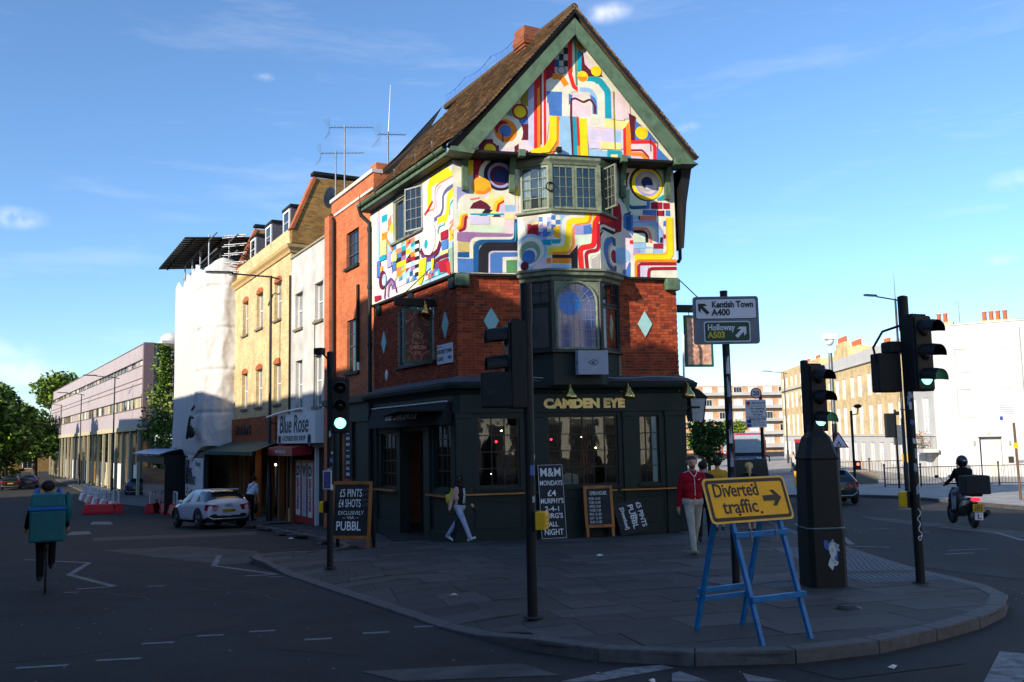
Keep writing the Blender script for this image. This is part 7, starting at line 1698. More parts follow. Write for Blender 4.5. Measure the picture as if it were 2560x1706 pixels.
# chalk boards
def chalkboard(label, loc, rot, w_, h, lines, frame=True, lean=.09, legs=False, curvy=None):
    t = thing("chalk_board", label, "chalkboard", loc, rot); T = Matrix.Rotation(-lean, 4, 'X'); zb = .22 if legs else .0
    if frame:
        f = .075
        for a, b, c, d in ((-w_/2, -w_/2+f, zb, h), (w_/2-f, w_/2, zb, h), (-w_/2+f, w_/2-f, h-f, h), (-w_/2+f, w_/2-f, zb, zb+f)): MB(T).box(a, b, -.025, .025, c, d).build("frame", woodm, t, bevel=.006)
        MB(T).box(-w_/2+f, w_/2-f, -.01, .01, zb+f, h-f).build("slate", slate, t)
    else:
        MB(T).box(-w_/2, w_/2, -.012, .012, 0, h).build("slate", slate, t)
        for a, b, c, d in ((-w_/2+.015, -w_/2+.022, .015, h-.015), (w_/2-.022, w_/2-.015, .015, h-.015), (-w_/2+.022, w_/2-.022, .015, .022), (-w_/2+.022, w_/2-.022, h-.022, h-.015)): MB(T).box(a, b, -.0145, -.012, c, d).build("chalk_border", chalk, t)
    if legs:
        for sx_ in (-1, 1): MB(T).box(sx_*(w_/2-.05)-.035, sx_*(w_/2-.05)+.035, -.02, .02, 0, zb).build("leg", woodm, t)
        T2 = Matrix.Translation((0, 2*h*math.sin(lean), 0)) @ Matrix.Rotation(lean, 4, 'X'); MB(T2).box(-w_/2, w_/2, -.02, .02, .24, h-.02).build("rear_board", slate, t)
        for sx_ in (-1, 1): MB(T2).box(sx_*(w_/2-.05)-.035, sx_*(w_/2-.05)+.035, -.02, .02, 0, .24).build("leg", black, t)
    for tx, px_, z, s_, w2, bo in lines:
        o = text("chalk_lettering", tx, s_, chalk, t, (0, 0, 0), width=w2, bold=bo, ext=.0008); M_ = T @ tr(px_, -.016, z) @ Matrix.Rotation(R_(90), 4, 'X'); o.location = M_.translation; o.rotation_euler = M_.to_euler()
    return t
x, y = (-3.764,21.722); x, y = -3.9, 21.85
cb1 = chalkboard("large oak framed chalk A-board advertising pints and shots next to the signal pole", (x, y, gz(x, y)), R_(-14), 1.02, 1.56, [("£5 PINTS", -.02, 1.2, .26, .56, .002), ("£4 SHOTS", -.04, .96, .26, .56, .002), ("EXCLUSIVELY", .0, .78, .13, .64, 0), ("~ VIA ~", .0, .68, .1, .4, 0), ("PUBBL", -.05, .42, .3, .62, .004)], True, .12, True)
chalkdim = mat("faint_chalk", (.11, .11, .12), .9)
for k in range(4):
    o = text("faint_lettering", ("12-PM", "6-PM", "6-PM", "LATE")[k], .11, chalkdim, cb1, (0, 0, 0), width=.16); M_ = Matrix.Rotation(-.12, 4, 'X') @ tr(.36, -.016, 1.33-k*.12) @ Matrix.Rotation(R_(90), 4, 'X'); o.location = M_.translation; o.rotation_euler = M_.to_euler()
def onfront(u, out): return (OP.x+.97278*u+.23175*out, OP.y+.23175*u-.97278*out)
x, y = onfront(2.24, .5)
chalkboard("tall frameless chalkboard listing Monday drinks offers behind the middle signal pole", (x, y, gz(x, y)), R_(13.4), .66, 1.82, [("M&M", 0, 1.52, .3, .52, .003), ("MONDAYS", 0, 1.3, .17, .58, .002), ("£4", 0, 1.04, .2, .22, .003), ("MURPHY'S", 0, .86, .17, .58, .003), ("2-4-1", 0, .67, .17, .36, .003), ("BURG'S", 0, .5, .17, .5, .003), ("ALL", 0, .3, .16, .24, .003), ("NIGHT", 0, .1, .2, .48, .003)], False, .14)
x, y = onfront(3.42, .55)
chalkboard("wood framed chalkboard giving opening hours leaning on the pub front", (x, y, gz(x, y)), R_(13.4), .76, 1.25, [("OPEN HOURS", 0, 1.02, .13, .44, .001)]+[(d_+" 12-00", -.1, .9-k*.095, .09, .3, 0) for k, d_ in enumerate(("MON", "TUES", "WEDS", "THURS", "FRI", "SAT", "SUN"))], True, .14, True)
x, y = onfront(4.28, .5); t5 = thing("tipped_chalk_board", "black chalkboard tipped on its side against the pub stall riser", "chalkboard", (x, y, gz(x, y)+.04), (R_(-12), R_(-12), R_(13.4)))
MB().box(-.3, .42, -.01, .01, 0, .8).build("slate", slate, t5)
for tx, px_, s_, w2 in (("£5 PINTS", .3, .17, .62), ("via", .18, .1, .2), ("PUBBL", .06, .2, .6), ("[Download]", -.14, .13, .55)): text("chalk_lettering", tx, s_, chalk, t5, (px_, -.013, .4), (R_(90), R_(90), 0), width=w2, bold=.003)
# lamp columns
lumm = mat("lamp_head_dark", C(48, 54, 58), .4, .4)
def lamp(label, x, y, h, arm, ang=0., spike=0., thick=.09):
    t = thing("street_lamp", label, "street lamp", (x, y, gz(x, y)), ang, "tall street lamps"); 
    MB().tube([(0, 0, -.1), (0, 0, 1.4), (0, 0, 1.45), (0, 0, h)], [thick*1.25, thick*1.25, thick*.8, thick*.55], 14).build("column", dkmetal, t)
    q = MB(); q.tube([(.35, 0, h-.15), (0, 0, h-.05), (-arm*.6, 0, h+.12)], .035, 8); q.build("arm", dkmetal, t)
    q = MB(); q.loft([[(-arm*.58-arm*.42*a, wd*b_, h+.12+.05*a+c) for b_, c in ((-1, 0), (1, 0), (.7, .09), (-.7, .09))] for a, wd in ((0, .06), (.15, .14), (.85, .15), (1, .1))], 0, True, False, True); q.build("lamp_head", lumm, t, bevel=.015)
    if spike: MB().tube([(0, 0, h), (0, 0, h+spike)], [.03, .008], 8).build("spike", alu, t)
    if label.startswith("street lamp with"): MB().tube([(.5, 0, 3.9), (-.1, 0, 3.95)], .03, 6).build("bracket", dkmetal, t)
lamp("street lamp with its arm over the road in front of the yellow brick house", -9.92, 37.44, 10., 2.7)
lamp("street lamp in front of the near end of the lilac office block", -33.9, 78., 10., 2.7)
lamp("street lamp midway along the lilac office block", -48., 102., 10., 2.7)
lamp("farthest street lamp at the end of the lilac office block", -63., 128., 10., 2.2)
lamp("street lamp with a spike and a crossing bar above the right signal pole", 18.6, 44., 9.3, 1.5, 0, 1.3)
lamp("thin distant street lamp in front of the brick terrace", 30.2, 102., 10., 2.4)
x, y = 16.7, 48.; cc = thing("camera_mast", "tall grey mast topped by a white dome camera before the terrace", "mast", (x, y, gz(x, y)))
MB().cyl((0, 0, -.1), (0, 0, 3.5), .13).build("lower_column", dkmetal, cc); MB().tube([(0, 0, 3.5), (0, 0, 7.2)], [.11, .1], 14).build("column", galv, cc); MB().tube([(0, 0, 7.2), (0, 0, 7.7)], .03, 6).build("stem", white, cc); q = MB(); q.box(-.3, .3, -.25, .25, 7.9, 8.2); q.ball((0, 0, 7.8), .22); q.build("dome_camera", white, cc)
def simple_signal(label, x, y, h, parts):
    t = thing("crossing_signal", label, "traffic light", (x, y, gz(x, y)), 0); MB().cyl((0, 0, -.1), (0, 0, h), .06).build("pole", black, t)
    for a, b, c, d, e, m_ in parts: MB().box(a, b, -.15, .15, c, d).build(e, m_, t, bevel=.02)
    return t
s1 = simple_signal("slim black pole with a round detector and red pedestrian light beyond the black car", 15.6, 42.5, 3.9, [(-.02, .26, 1.2, 1.6, "pedestrian_head", black)])
MB().ball((.32, -.0, 4.1), .18, .18, .1).build("detector", black, s1); MB().tube([(0, 0, 3.7), (.3, 0, 3.75), (.32, 0, 4.)], .03, 6).build("arm", black, s1); MB().ball((.12, -.16, 1.45), .07, .03, .07).build("red_lamp", redlit, s1)
x, y, z = (20.592,49.692,-1.35); simple_signal("dark signal pole with a stacked backing head at the far crossing", x, y, 4.2, [(-.55, -.08, 2.7, 4.0, "signal_back", dkmetal), (.05, .2, 3.9, 4.1, "detector", black)])
x, y, z = (23.673,56.201,-1.443); s3 = simple_signal("thinner pole with grey signal box and yellow push boxes at the far crossing", x, y, 3.9, [(-.5, -.08, 2.3, 3.5, "signal_back", galv), (-.05, .2, 1.3, 1.75, "push_box", yellowbox), (-.05, .2, .2, .6, "push_box", yellowbox)])
x, y, z = (16.738,55.095,-1.518); kb = thing("reflective_bollard", "yellow pointed reflective marker beside the black pillar", "bollard", (x, y, z), R_(-5)); q = MB(); q.prism([(-.12, .25), (0, 0), (.12, .25), (.12, .95), (-.12, .95)], -.04, .0); q.build("marker", yel, kb); MB().box(-.05, .05, 0, .08, -.3, .9).build("post", black, kb)
x, y = 10.9, 31.; x, y = 14.6, 41.5
ws = thing("warning_triangle_sign", "red bordered warning triangle half hidden behind the black pillar cabinet", "road sign", (x, y, gz(x, y)), R_(-12)); MB().cyl((0, .04, -.1), (0, .04, 2.9), .04).build("post", galv, ws)
for k, (s_, m_) in enumerate(((.42, redr), (.32, swht))): MB().prism([(-s_, 2.45-s_*.58), (s_, 2.45-s_*.58), (0, 2.45+s_*1.15)], -.01-.004*k, -.004*k).build("sign_face", m_, ws)
MB().tube([(-.08, -.02, 2.3), (0, -.02, 2.5), (.08, -.02, 2.3)], .03, 5).build("symbol", sblk, ws)
x, y = 6.95, 27.2; gs = thing("glass_kiosk", "dark glass street kiosk with a curved white edge near the bus", "kiosk", (x, y, gz(x, y)), R_(-4))
q = MB(); q.prism(fillet([(-.5, 0), (.62, 0), (.45, 1.8), (-.5, 1.8)], .1), -.03, .03); q.build("panel", mat("smoked_glass", (.02, .024, .03), .12, spec=.8), gs); MB().tube([(-.5, -.04, 1.78), (.44, -.04, 1.8), (.64, -.04, .1)], .014, 6).build("edge_trim", alu, gs); MB().box(-.53, -.49, -.05, .05, 0, 1.8).build("post", black, gs)
# guard railings at the far corner
rlm = mat("railing_grey", C(70, 70, 68), .5)
def railing(label, a, b, n, h=1.05):
    t = thing("guard_railing", label, "railing", (a[0], a[1], gz(*a)), math.atan2(b[1]-a[1], b[0]-a[0]), "guard railings at the far corner"); l = math.dist(a, b); dz = gz(*b)-gz(*a)
    zf = lambda x: dz*x/l
    for z in (h, .12): MB().bar((0, 0, z), (l, 0, z+dz), .045, .045).build("rail", rlm, t)
    for i in range(n+1): x = l*i/n; MB().cyl((x, 0, .12+zf(x)), (x, 0, h+zf(x)), .012, n=5).build("picket", rlm, t)
    for x in (0, l/2, l): q = MB(); q.cyl((x, 0, 0+zf(x)), (x, 0, h+.1+zf(x)), .045, n=8); q.ball((x, 0, h+.16+zf(x)), .07, n=8, k=6); q.build("post", rlm, t)
railing("guard railing panel left of the scooter rider before the white house", (20.6, 51.6), (24.0, 50.2), 26); railing("guard railing panel behind the scooter rider", (24.0, 50.2), (27.6, 48.6), 26); railing("guard railing panel at the right edge of the picture", (27.6, 48.6), (31.2, 47.), 26)
railing("short dark railing in front of the stucco terrace basement", (20.3, 60.5), (25.6, 59.2), 30, 1.3)
q = MB(); q.box(0, 2.3, 0, .5, 0, .75); pb = thing("stone_planter", "low weathered stone planter in front of the stucco terrace", "planter", (20.0, 57.3, gz(20, 57.3)), R_(-20)); q.build("trough", mat("weathered_stone", C(120, 112, 98), .8), pb)
for k in range(5): MB().tube([(.4+.35*k, .2, .75), (.35+.36*k, .2, 1.5+.2*(k % 2))], .02, 5).build("dry_stem", mat("dry_stem", C(190, 130, 80), .8), pb)
# plastic barriers along the road works
brd = mat("barrier_red", C(196, 30, 40), .5, var=.15); bwh = mat("barrier_white", (.72, .72, .74), .5, var=.1)
def barrier(label, x, y, rot, col):
    t = thing("plastic_barrier", label, "barrier", (x, y, rz_(x, y)), rot, "road works barriers"); q = MB(); q.loft([[(sx_*w2, sy_*d2, z) for sx_, sy_ in ((-1, -1), (1, -1), (1, 1), (-1, 1))] for w2, d2, z in ((.85, .28, 0), (.85, .28, .12), (.8, .18, .5), (.8, .14, .55))], 0, True, False, True); q.build("base_block", col, t, bevel=.02)
    MB().tube([(-.72, 0, .5), (-.72, 0, 1.1), (-.62, 0, 1.2), (.62, 0, 1.2), (.72, 0, 1.1), (.72, 0, .5)], .03, 8).build("frame", bwh, t)
    for x_ in (-.3, .3): MB().tube([(x_, 0, .5), (x_, 0, 1.2)], .02, 6).build("upright", bwh, t)
bo = ["nearest", "second", "third", "fourth", "fifth", "sixth", "seventh", "eighth", "ninth", "last"]
for k in range(10):
    f = k/9; barrier("%s plastic barrier in the line along the side street road works" % bo[k], -23.2-11.2*f, 54.2+19.8*f, R_(118+3*f), bwh if k % 2 else brd)
for k, (x, y, r) in enumerate(((-23.9, 53.4, 10), (-20.5, 52.5, 100), (-19., 50.6, 118), (-17.9, 48.9, 118))): barrier(("red barrier closing the near end of the road works", "red barrier beside the dark hoarding at the kerb", "red barrier in the middle of the row by the dark hoarding", "red barrier nearest the white car")[k], x, y, R_(r), brd)
# bus shelter by the hoarding
x, y = -20.5, 55.5; bs = thing("bus_shelter", "long dark bus shelter with a pale curved roof beside the wrapped building", "bus shelter", (x, y, gz(x, y)), R_(118.8))
q = MB(); n = 10; HL = 6.
for o_, rv in ((0, 1), (.06, -1)): q.loft([[(-HL+2*HL*a, -1.+2.6*i/n, 2.95+.5*math.sin(math.pi*(.15+.7*i/n))+o_) for i in range(n+1)][::rv] for a in (0, 1)], 0, False)
q.build("roof", mat("shelter_roof", C(150, 168, 196), .4), bs)
for x_ in (-5.6, -2.8, 0, 2.8, 5.6): MB().cyl((x_, -.75, 0), (x_, -.75, 3.2), .06).build("post", black, bs)
smk = mat("smoked_glass", (.02, .024, .03), .12); MB().box(-HL, HL, -.8, -.76, .3, 3.0).build("rear_panel", smk, bs)
MB().box(-HL, -HL+.1, -.8, 1.3, .1, 3.1).build("end_panel", black, bs); MB().box(-HL, HL, 1.3, 1.36, 2.7, 3.1).build("fascia", black, bs); MB().box(-5, 5, 1.0, 1.05, .6, 2.4).build("front_panel", smk, bs)
x, y = 25.2, 78.; b2 = thing("red_roofed_bus_shelter", "distant bus shelter with a red roof edge where people wait", "bus shelter", (x, y, gz(x, y)), R_(84))
MB().box(-3, 3, -.9, .9, 2.5, 2.8).build("roof", mat("tfl_red", C(196, 26, 34), .5), b2); MB().box(-3, 3, .8, .86, .2, 2.5).build("pane", dkglass, b2)
for x_ in (-2.9, 0, 2.9): MB().cyl((x_, .8, 0), (x_, .8, 2.5), .06).build("post", black, b2)

# ================================================================ PEOPLE
skinm = mat("skin_light", C(196, 142, 112), .55, var=.1); skind = mat("skin_dark", C(74, 48, 36), .5, var=.1)
def cloth(name, c, var=.14): return mat(name, c, .85, var=var*1.6, scale=9, bump=.9, bscale=13, spec=.2, stretch=(1, 1, .55))
def person(name, label, loc, rot, H=1.75, legs=((8, 4), (-8, 4)), arms=((-10, 12, 8), (10, 12, 8)), lean=0., headturn=0., cols=None, hair=None, hairlen=0., bulk=1., skin=None, voxel=.02, seat=None, shorts=False, tee=False, group=None, extra=None, legout=0., nod=0.):
    """one continuous body: tapered limbs, torso, head and face fused by a voxel remesh; clothes told apart by limb"""
    skin = skin or skinm; top, bot, shoe = cols; B = []; k = H/1.78; rx = Matrix.Rotation(R_(lean), 3, 'X'); hz = Vector((0, 0, .94))
    def up(p): return hz+rx @ (Vector(p)-hz)
    def cap(a, b, r0, r1, m): B.append((Vector(a), Vector(b), r0, r1, m))
    SK, TP, BT, SH_ = 0, 1, 2, 3; b_ = bulk
    cap(up((-.075, 0, .96)), up((.075, 0, .96)), .115*b_, .115*b_, BT); cap(up((-.06, 0, 1.06)), up((.06, 0, 1.06)), .118*b_, .118*b_, TP); cap(up((-.085, .005, 1.2)), up((.085, .005, 1.2)), .115*b_, .115*b_, TP); cap(up((-.12, .01, 1.36)), up((.12, .01, 1.36)), .095*b_, .095*b_, TP)
    cap(up((-.15, 0, 1.43)), up((0, .01, 1.48)), .06, .07, TP); cap(up((.15, 0, 1.43)), up((0, .01, 1.48)), .06, .07, TP)
    hr = Matrix.Rotation(R_(headturn), 3, 'Z') @ Matrix.Rotation(R_(nod), 3, 'X'); hb = up((0, .005, 1.56)); hd = lambda p: hb+hr @ Vector(p)
    cap(up((0, .01, 1.44)), hb, .06, .055, SK); cap(hd((0, .015, .12)), hd((0, .02, .14)), .092, .092, SK); cap(hd((0, -.03, .06)), hd((0, -.035, .1)), .068, .07, SK); cap(hd((0, -.045, .02)), hd((0, -.05, .035)), .045, .05, SK)
    cap(hd((0, -.1, .11)), hd((0, -.118, .08)), .013, .019, SK); cap(hd((-.03, -.095, .135)), hd((.03, -.095, .135)), .018, .018, SK); cap(hd((-.02, -.097, .03)), hd((.02, -.097, .03)), .014, .014, SK)
    for s in (-1, 1): cap(hd((s*.088, .02, .1)), hd((s*.092, .025, .13)), .022, .022, SK)
    hands = []
    for s, (a, e, o) in zip((-1, 1), arms):
        sh = up((s*.185, .005, 1.43)); d1 = rx @ Vector((s*math.sin(R_(o)), -math.sin(R_(a)), -math.cos(R_(a)))); d1.normalize(); el = sh+d1*.29
        d2 = rx @ Vector((s*math.sin(R_(o*.4)), -math.sin(R_(a+e)), -math.cos(R_(a+e)))); d2.normalize(); wr_ = el+d2*.25
        cap(sh, el, .058*b_, .046*b_, TP); cap(el, wr_, .046*b_ if not tee else .04, .034 if tee else .04*b_, SK if tee else TP); cap(wr_, wr_+d2*.05, .03, .034, SK); hands.append((wr_+d2*.05, d2, s))
    mz = 9
    for s, (a, kn) in zip((-1, 1), legs):
        hp = Vector((s*.09, 0, .93)); lo = R_(legout)*s; kp = hp+Vector((math.sin(lo)*.3, -math.sin(R_(a)), -math.cos(R_(a)))).normalized()*.43; an = kp+Vector((0, -math.sin(R_(a-kn)), -math.cos(R_(a-kn))))*.42
        cap(hp, kp, .088*b_, .062*b_, SK if shorts == 2 else BT); cap(kp, an, .06*b_ if not shorts else .05, .05*b_ if not shorts else .036, SK if shorts else BT)
        ft = R_(max(-35, min(25, (a-kn)*.9))); toe = an+Vector((s*.02, -.17*math.cos(ft), -.055+.17*math.sin(ft))); heel = an+Vector((0, .05, -.055-.03*math.sin(ft))); cap(heel, toe, .042, .036, SH_); cap(an, heel, .045, .045, SH_)
        mz = min(mz, toe.z-.036, heel.z-.042)
    off = Vector((0, 0, -mz)) if seat is None else Vector((0, 0, seat-.84))
    mb = MB()
    for a, b, r0, r1, m in B:
        d = b-a
        if d.length < 1e-4: d = Vector((0, 0, .001))
        n = 5; t = []; rr_ = []
        for i in range(5): an_ = math.pi/2*(1-i/4); t.append(a-d.normalized()*r0*math.sin(an_)*.999); rr_.append(max(.002, r0*math.cos(an_)))
        for i in range(5): an_ = math.pi/2*i/4; t.append(b+d.normalized()*r1*math.sin(an_)*.999); rr_.append(max(.002, r1*math.cos(an_)))
        mb.tube([(p+off)*k for p in t], [r*k for r in rr_], 12)
    tmp = bpy.data.objects.new("tmp", mb.mesh("tmp", [skin])); COL.objects.link(tmp)
    r = tmp.modifiers.new("r", 'REMESH'); r.mode = 'VOXEL'; r.voxel_size = voxel; sm = tmp.modifiers.new("s", 'SMOOTH'); sm.factor = .5; sm.iterations = 3 if voxel > .025 else 5
    me = bpy.data.meshes.new_from_object(tmp.evaluated_get(bpy.context.evaluated_depsgraph_get())); bpy.data.objects.remove(tmp)
    me.materials.clear()
    for m in (skin, top, bot, shoe): me.materials.append(m)
    BB = [((a+off)*k, (b+off)*k, max(r0, r1)*k, m) for a, b, r0, r1, m in B]
    for p in me.polygons:
        c = p.center; best = 9; mi = 0
        for a, b, r0, m in BB:
            d = b-a; L2 = d.length_squared; t = 0 if L2 < 1e-9 else max(0, min(1, (c-a).dot(d)/L2)); q = (c-a-d*t).length-r0
            if q < best: best = q; mi = m
        p.material_index = mi; p.use_smooth = True
    t = thing(name, label, "person", loc, rot, group); bo = bpy.data.objects.new("body", me); link(bo, t)
    S = lambda p: (p+off)*k
    if hair:
        q = MB(); c = S(hd((0, .03, .135))); nn = 16
        for i in range(9):
            for j in range(nn): pass
        R3 = hr.to_4x4(); q.ball((0, 0, 0), .108*k, .115*k, .1*k, 16, 10)
        q.v = [tuple(c+hr @ Vector(v_)) for v_ in q.v if True]
        keep = []
        for f, m_, s_ in zip(q.f, q.m, q.s):
            cc_ = sum((Vector(q.v[i]) for i in f), Vector())/len(f); l_ = hr.inverted() @ (cc_-c)
            if l_.z > -.01*k+(.5*max(0, -l_.y)) or (l_.y > -.02*k and l_.z > -.075*k-hairlen): keep.append((f, m_, s_))
        q.f = [a for a, _, _ in keep]; q.m = [b for _, b, _ in keep]; q.s = [c_ for _, _, c_ in keep]
        if hairlen > .1: q.tube([S(hd((0, .13, .16))), S(hd((0, .17, .08))), S(hd((0, .16, -.04))), S(hd((0, .13, -.14)))], [.035*k, .045*k, .04*k, .012*k], 8)
        q.build("hair", hair, t)
    ey = MB()
    for s in (-1, 1): ey.ball(S(hd((s*.03, -.1, .112))), .009*k, n=6, k=4)
    if voxel < .03: ey.build("eyes", black, t)
    if voxel < .03:
        for w0, d2, s in hands:                      # palm, four fingers and a thumb, loosely curled
            q = MB(); sd = Vector((0, -1, 0)); sd = (sd-d2*sd.dot(d2)).normalized(); pn_ = d2.cross(sd); 
            q.tube([S(w0-d2*.02), S(w0+d2*.035), S(w0+d2*.065)], [.022*k, .034*k, .03*k], 8)
            for i, ln_ in enumerate((.062, .07, .066, .052)):
                b0 = w0+d2*.06+sd*(.026-.0175*i); inw = pn_*(-s)*-.3; q.tube([S(b0), S(b0+(d2+inw*.5).normalized()*ln_*.5), S(b0+(d2+inw*.5).normalized()*ln_*.5+(d2+inw*2.2).normalized()*ln_*.5)], [.0095*k, .009*k, .007*k], 6)
            b0 = w0+d2*.012+sd*.026; q.tube([S(b0), S(b0+(sd+d2*.9).normalized()*.03), S(b0+(sd+d2*.9).normalized()*.03+(d2+sd*.2).normalized()*.026)], [.012*k, .0105*k, .008*k], 6)
            q.build("hand", skin, t)
    if extra: extra(t, S, up, hd, k)
    return t
def col_strip(pts, r, m_, name): 
    return lambda t, S: MB().tube([S(Vector(p)) for p in pts], r, 5).build(name, m_, t)
# the man in the red track jacket, striding towards the viewer
x, y, z = (3.339,17.436,-0.557)
wtrim = mat("white_piping", (.75, .75, .75), .7)
def jacket(t, S, up, hd, k):
    MB().tube([S(up(p)) for p in ((0, -.112, 1.0), (0, -.125, 1.15), (0, -.118, 1.3), (.0, -.1, 1.4))], .007, 5).build("zip", wtrim, t)
    for s in (-1, 1):
        MB().tube([S(up(p)) for p in ((0, -.1, 1.41), (s*.05, -.085, 1.47), (s*.075, -.03, 1.52), (s*.06, .05, 1.54))], .008, 5).build("collar_piping", wtrim, t)
        MB().tube([S(up(p)) for p in ((s*.07, -.02, 1.515), (s*.15, -.01, 1.49), (s*.225, -.012, 1.44))], .007, 5).build("shoulder_piping", wtrim, t)
    q = MB(); q.prism([(0, 0), (.02, -.012), (.075, .022), (.02, .006)], -.002, .002); place(q.mesh("chest_mark", wtrim), "chest_mark", t, Matrix.Translation(S(up((.06, -.118, 1.36)))) @ Matrix.Rotation(R_(15), 4, 'Z'))
    MB().ball(S(hd((0, -.085, .03))), .05*k, .03*k, .035*k).build("beard", mat("grey_beard", C(92, 70, 56), .9), t)
person("person", "man in red zip track jacket and pale trousers walking towards the viewer", (x, y, z), R_(10), 1.82, ((16, 4), (-14, 14)), ((-8, 10, 12), (8, 14, 14)), 1, -12, (cloth("red_jacket", C(150, 14, 32)), cloth("pale_trousers", C(176, 170, 158), .2), mat("trainers", C(128, 118, 100), .8, var=.4, scale=20)), mat("brown_hair", C(70, 48, 34), .8, var=.35, scale=30), .0, 1.08, extra=jacket, voxel=.017)
x, y, z = (5.113,23.335,-0.736)
person("person", "man in mustard yellow shirt walking away behind the diversion sign", (x, y, z), R_(172), 1.78, ((10, 4), (-10, 8)), ((-6, 20, 10), (6, 30, 10)), 2, 0, (cloth("mustard_shirt", C(206, 148, 40)), cloth("dark_shorts", C(40, 40, 46)), mat("dark_shoes", C(40, 36, 36), .6)), mat("dark_hair", C(34, 26, 22), .8), 0, 1.16, tee=True, shorts=1)
x, y, z = (5.689,22.461,-0.698)
person("person", "woman with blonde ponytail in black walking away behind the diversion sign", (x, y, z), R_(178), 1.66, ((8, 3), (-9, 8)), ((-8, 25, 10), (8, 25, 10)), 2, -8, (cloth("black_top", C(24, 24, 28)), cloth("black_dress", C(22, 22, 25)), mat("dark_sandals", C(50, 38, 32), .6)), mat("blonde_hair", C(206, 172, 112), .7, var=.3, scale=40, stretch=(1, 1, .2)), .16, .95, shorts=1)
x, y = 4.15, 20.4
person("person", "person in dark clothes half hidden behind the man in the red jacket", (x, y, gz(x, y)), R_(160), 1.72, ((8, 3), (-8, 8)), ((-6, 20, 8), (6, 20, 8)), 2, 0, (cloth("dark_coat", C(34, 28, 30)), cloth("dark_trousers", C(26, 26, 30)), mat("dark_shoes", C(40, 36, 36), .6)), mat("dark_hair", C(34, 26, 22), .8), .06, 1.05)
# the walker with the yellow backpack
x, y, z = (-1.352,22.611,-0.801)
def pack(t, S, up, hd, k):
    MB().ball(S(up((0, .26, 1.18))), .17, .14, .23, 14, 10).build("backpack", mat("backpack_yellow", C(224, 206, 30), .6, var=.1), t)
    q = MB(); q.ball(S(up((-.05, .3, 1.33))), .13, .09, .09, 10, 8); q.build("backpack_pocket", mat("pack_navy", C(26, 30, 44), .6), t)
    for s in (-1, 1): MB().tube([S(up(p)) for p in ((s*.12, .1, 1.45), (s*.12, -.03, 1.49), (s*.13, -.12, 1.38), (s*.14, -.08, 1.15))], .018, 6).build("strap", black, t)
    q = MB(); q.ball(S(hd((0, .02, .19))), .105*k, .12*k, .07*k, 14, 8); q.tube([S(hd((0, -.08, .165))), S(hd((0, -.19, .15)))], [.06*k, .04*k], 8); q.build("cap", mat("black_cap", (.016, .016, .018), .8), t)
    for s in (-1, 1): MB().tube([S(up(p)) for p in ((s*.03, -.11, 1.45), (s*.025, -.14, 1.3), (s*.04, -.13, 1.05))], .012, 5).build("shirt_edge", wtrim, t)
    MB().ball(S(hd((-.04, -.1, .16))), .02).build("cap_badge", wtrim, t)
tw = person("person", "walker with pink sleeved black jacket, pale jeans and yellow backpack passing the pub", (x, y, z), R_(62), 1.62, ((27, 3), (-22, 16)), ((-22, 14, 12), (18, 25, 10)), 3, -40, (cloth("black_varsity", C(20, 20, 23)), cloth("pale_jeans", C(158, 168, 194), .22), mat("white_trainers", (.75, .75, .76), .5)), None, 0, 1.18, skin=skind, extra=pack, voxel=.017)
pk_ = cloth("pink_sleeve", C(198, 154, 146)); bm = [c for c in KIDS[tw.name] if c.name.startswith("body")][0]; bm.data.materials.append(pk_)
for p in bm.data.polygons:
    if p.material_index == 1 and abs(p.center.x) > .185*.91: p.material_index = 4
# bending man in white T-shirt by the lamp column, with bag strap
x, y = -10.75, 37.6
def bag(t, S, up, hd, k): MB().tube([S(up(p)) for p in ((-.14, .1, 1.46), (0, .14, 1.3), (.16, .1, 1.1))], .015, 5).build("bag_strap", black, t); MB().ball(S(up((-.25, -.25, .55))), .1, .1, .2).build("carrier_bag", black, t)
person("person", "man in white T-shirt bending beside the lamp column outside the brick shopfront", (x, y, gz(x, y)), R_(150), 1.82, ((6, 2), (-4, 4)), ((25, 10, 6), (30, 10, 6)), 24, 0, (cloth("white_tshirt", (.66, .68, .76)), cloth("black_jeans", C(24, 24, 28)), mat("dark_shoes", C(40, 36, 36), .6)), mat("dark_hair", C(34, 26, 22), .8), 0, 1.12, tee=True, extra=bag)
# two drinkers in white seated behind the pub window
for u, lab, h in ((2.42, "seated drinker in white behind the left panes of the pub window", 1.7), (2.92, "seated drinker in white top with bare shoulders behind the pub window", 1.72)):
    x, y = onfront(u, -.3); person("person", lab, (x, y, -.81), R_(190 if u > 2.5 else 150), h, ((80, 80), (80, 80)), ((20, 40, 8), (20, 40, 8)), 6, 10, (cloth("white_top", (.85, .86, .88)), cloth("dark_trousers", C(26, 26, 30)), mat("dark_shoes", C(40, 36, 36), .6)), mat("dark_hair", C(34, 26, 22), .8), .05, 1.05, skin=skind, seat=.96, voxel=.024, tee=True)
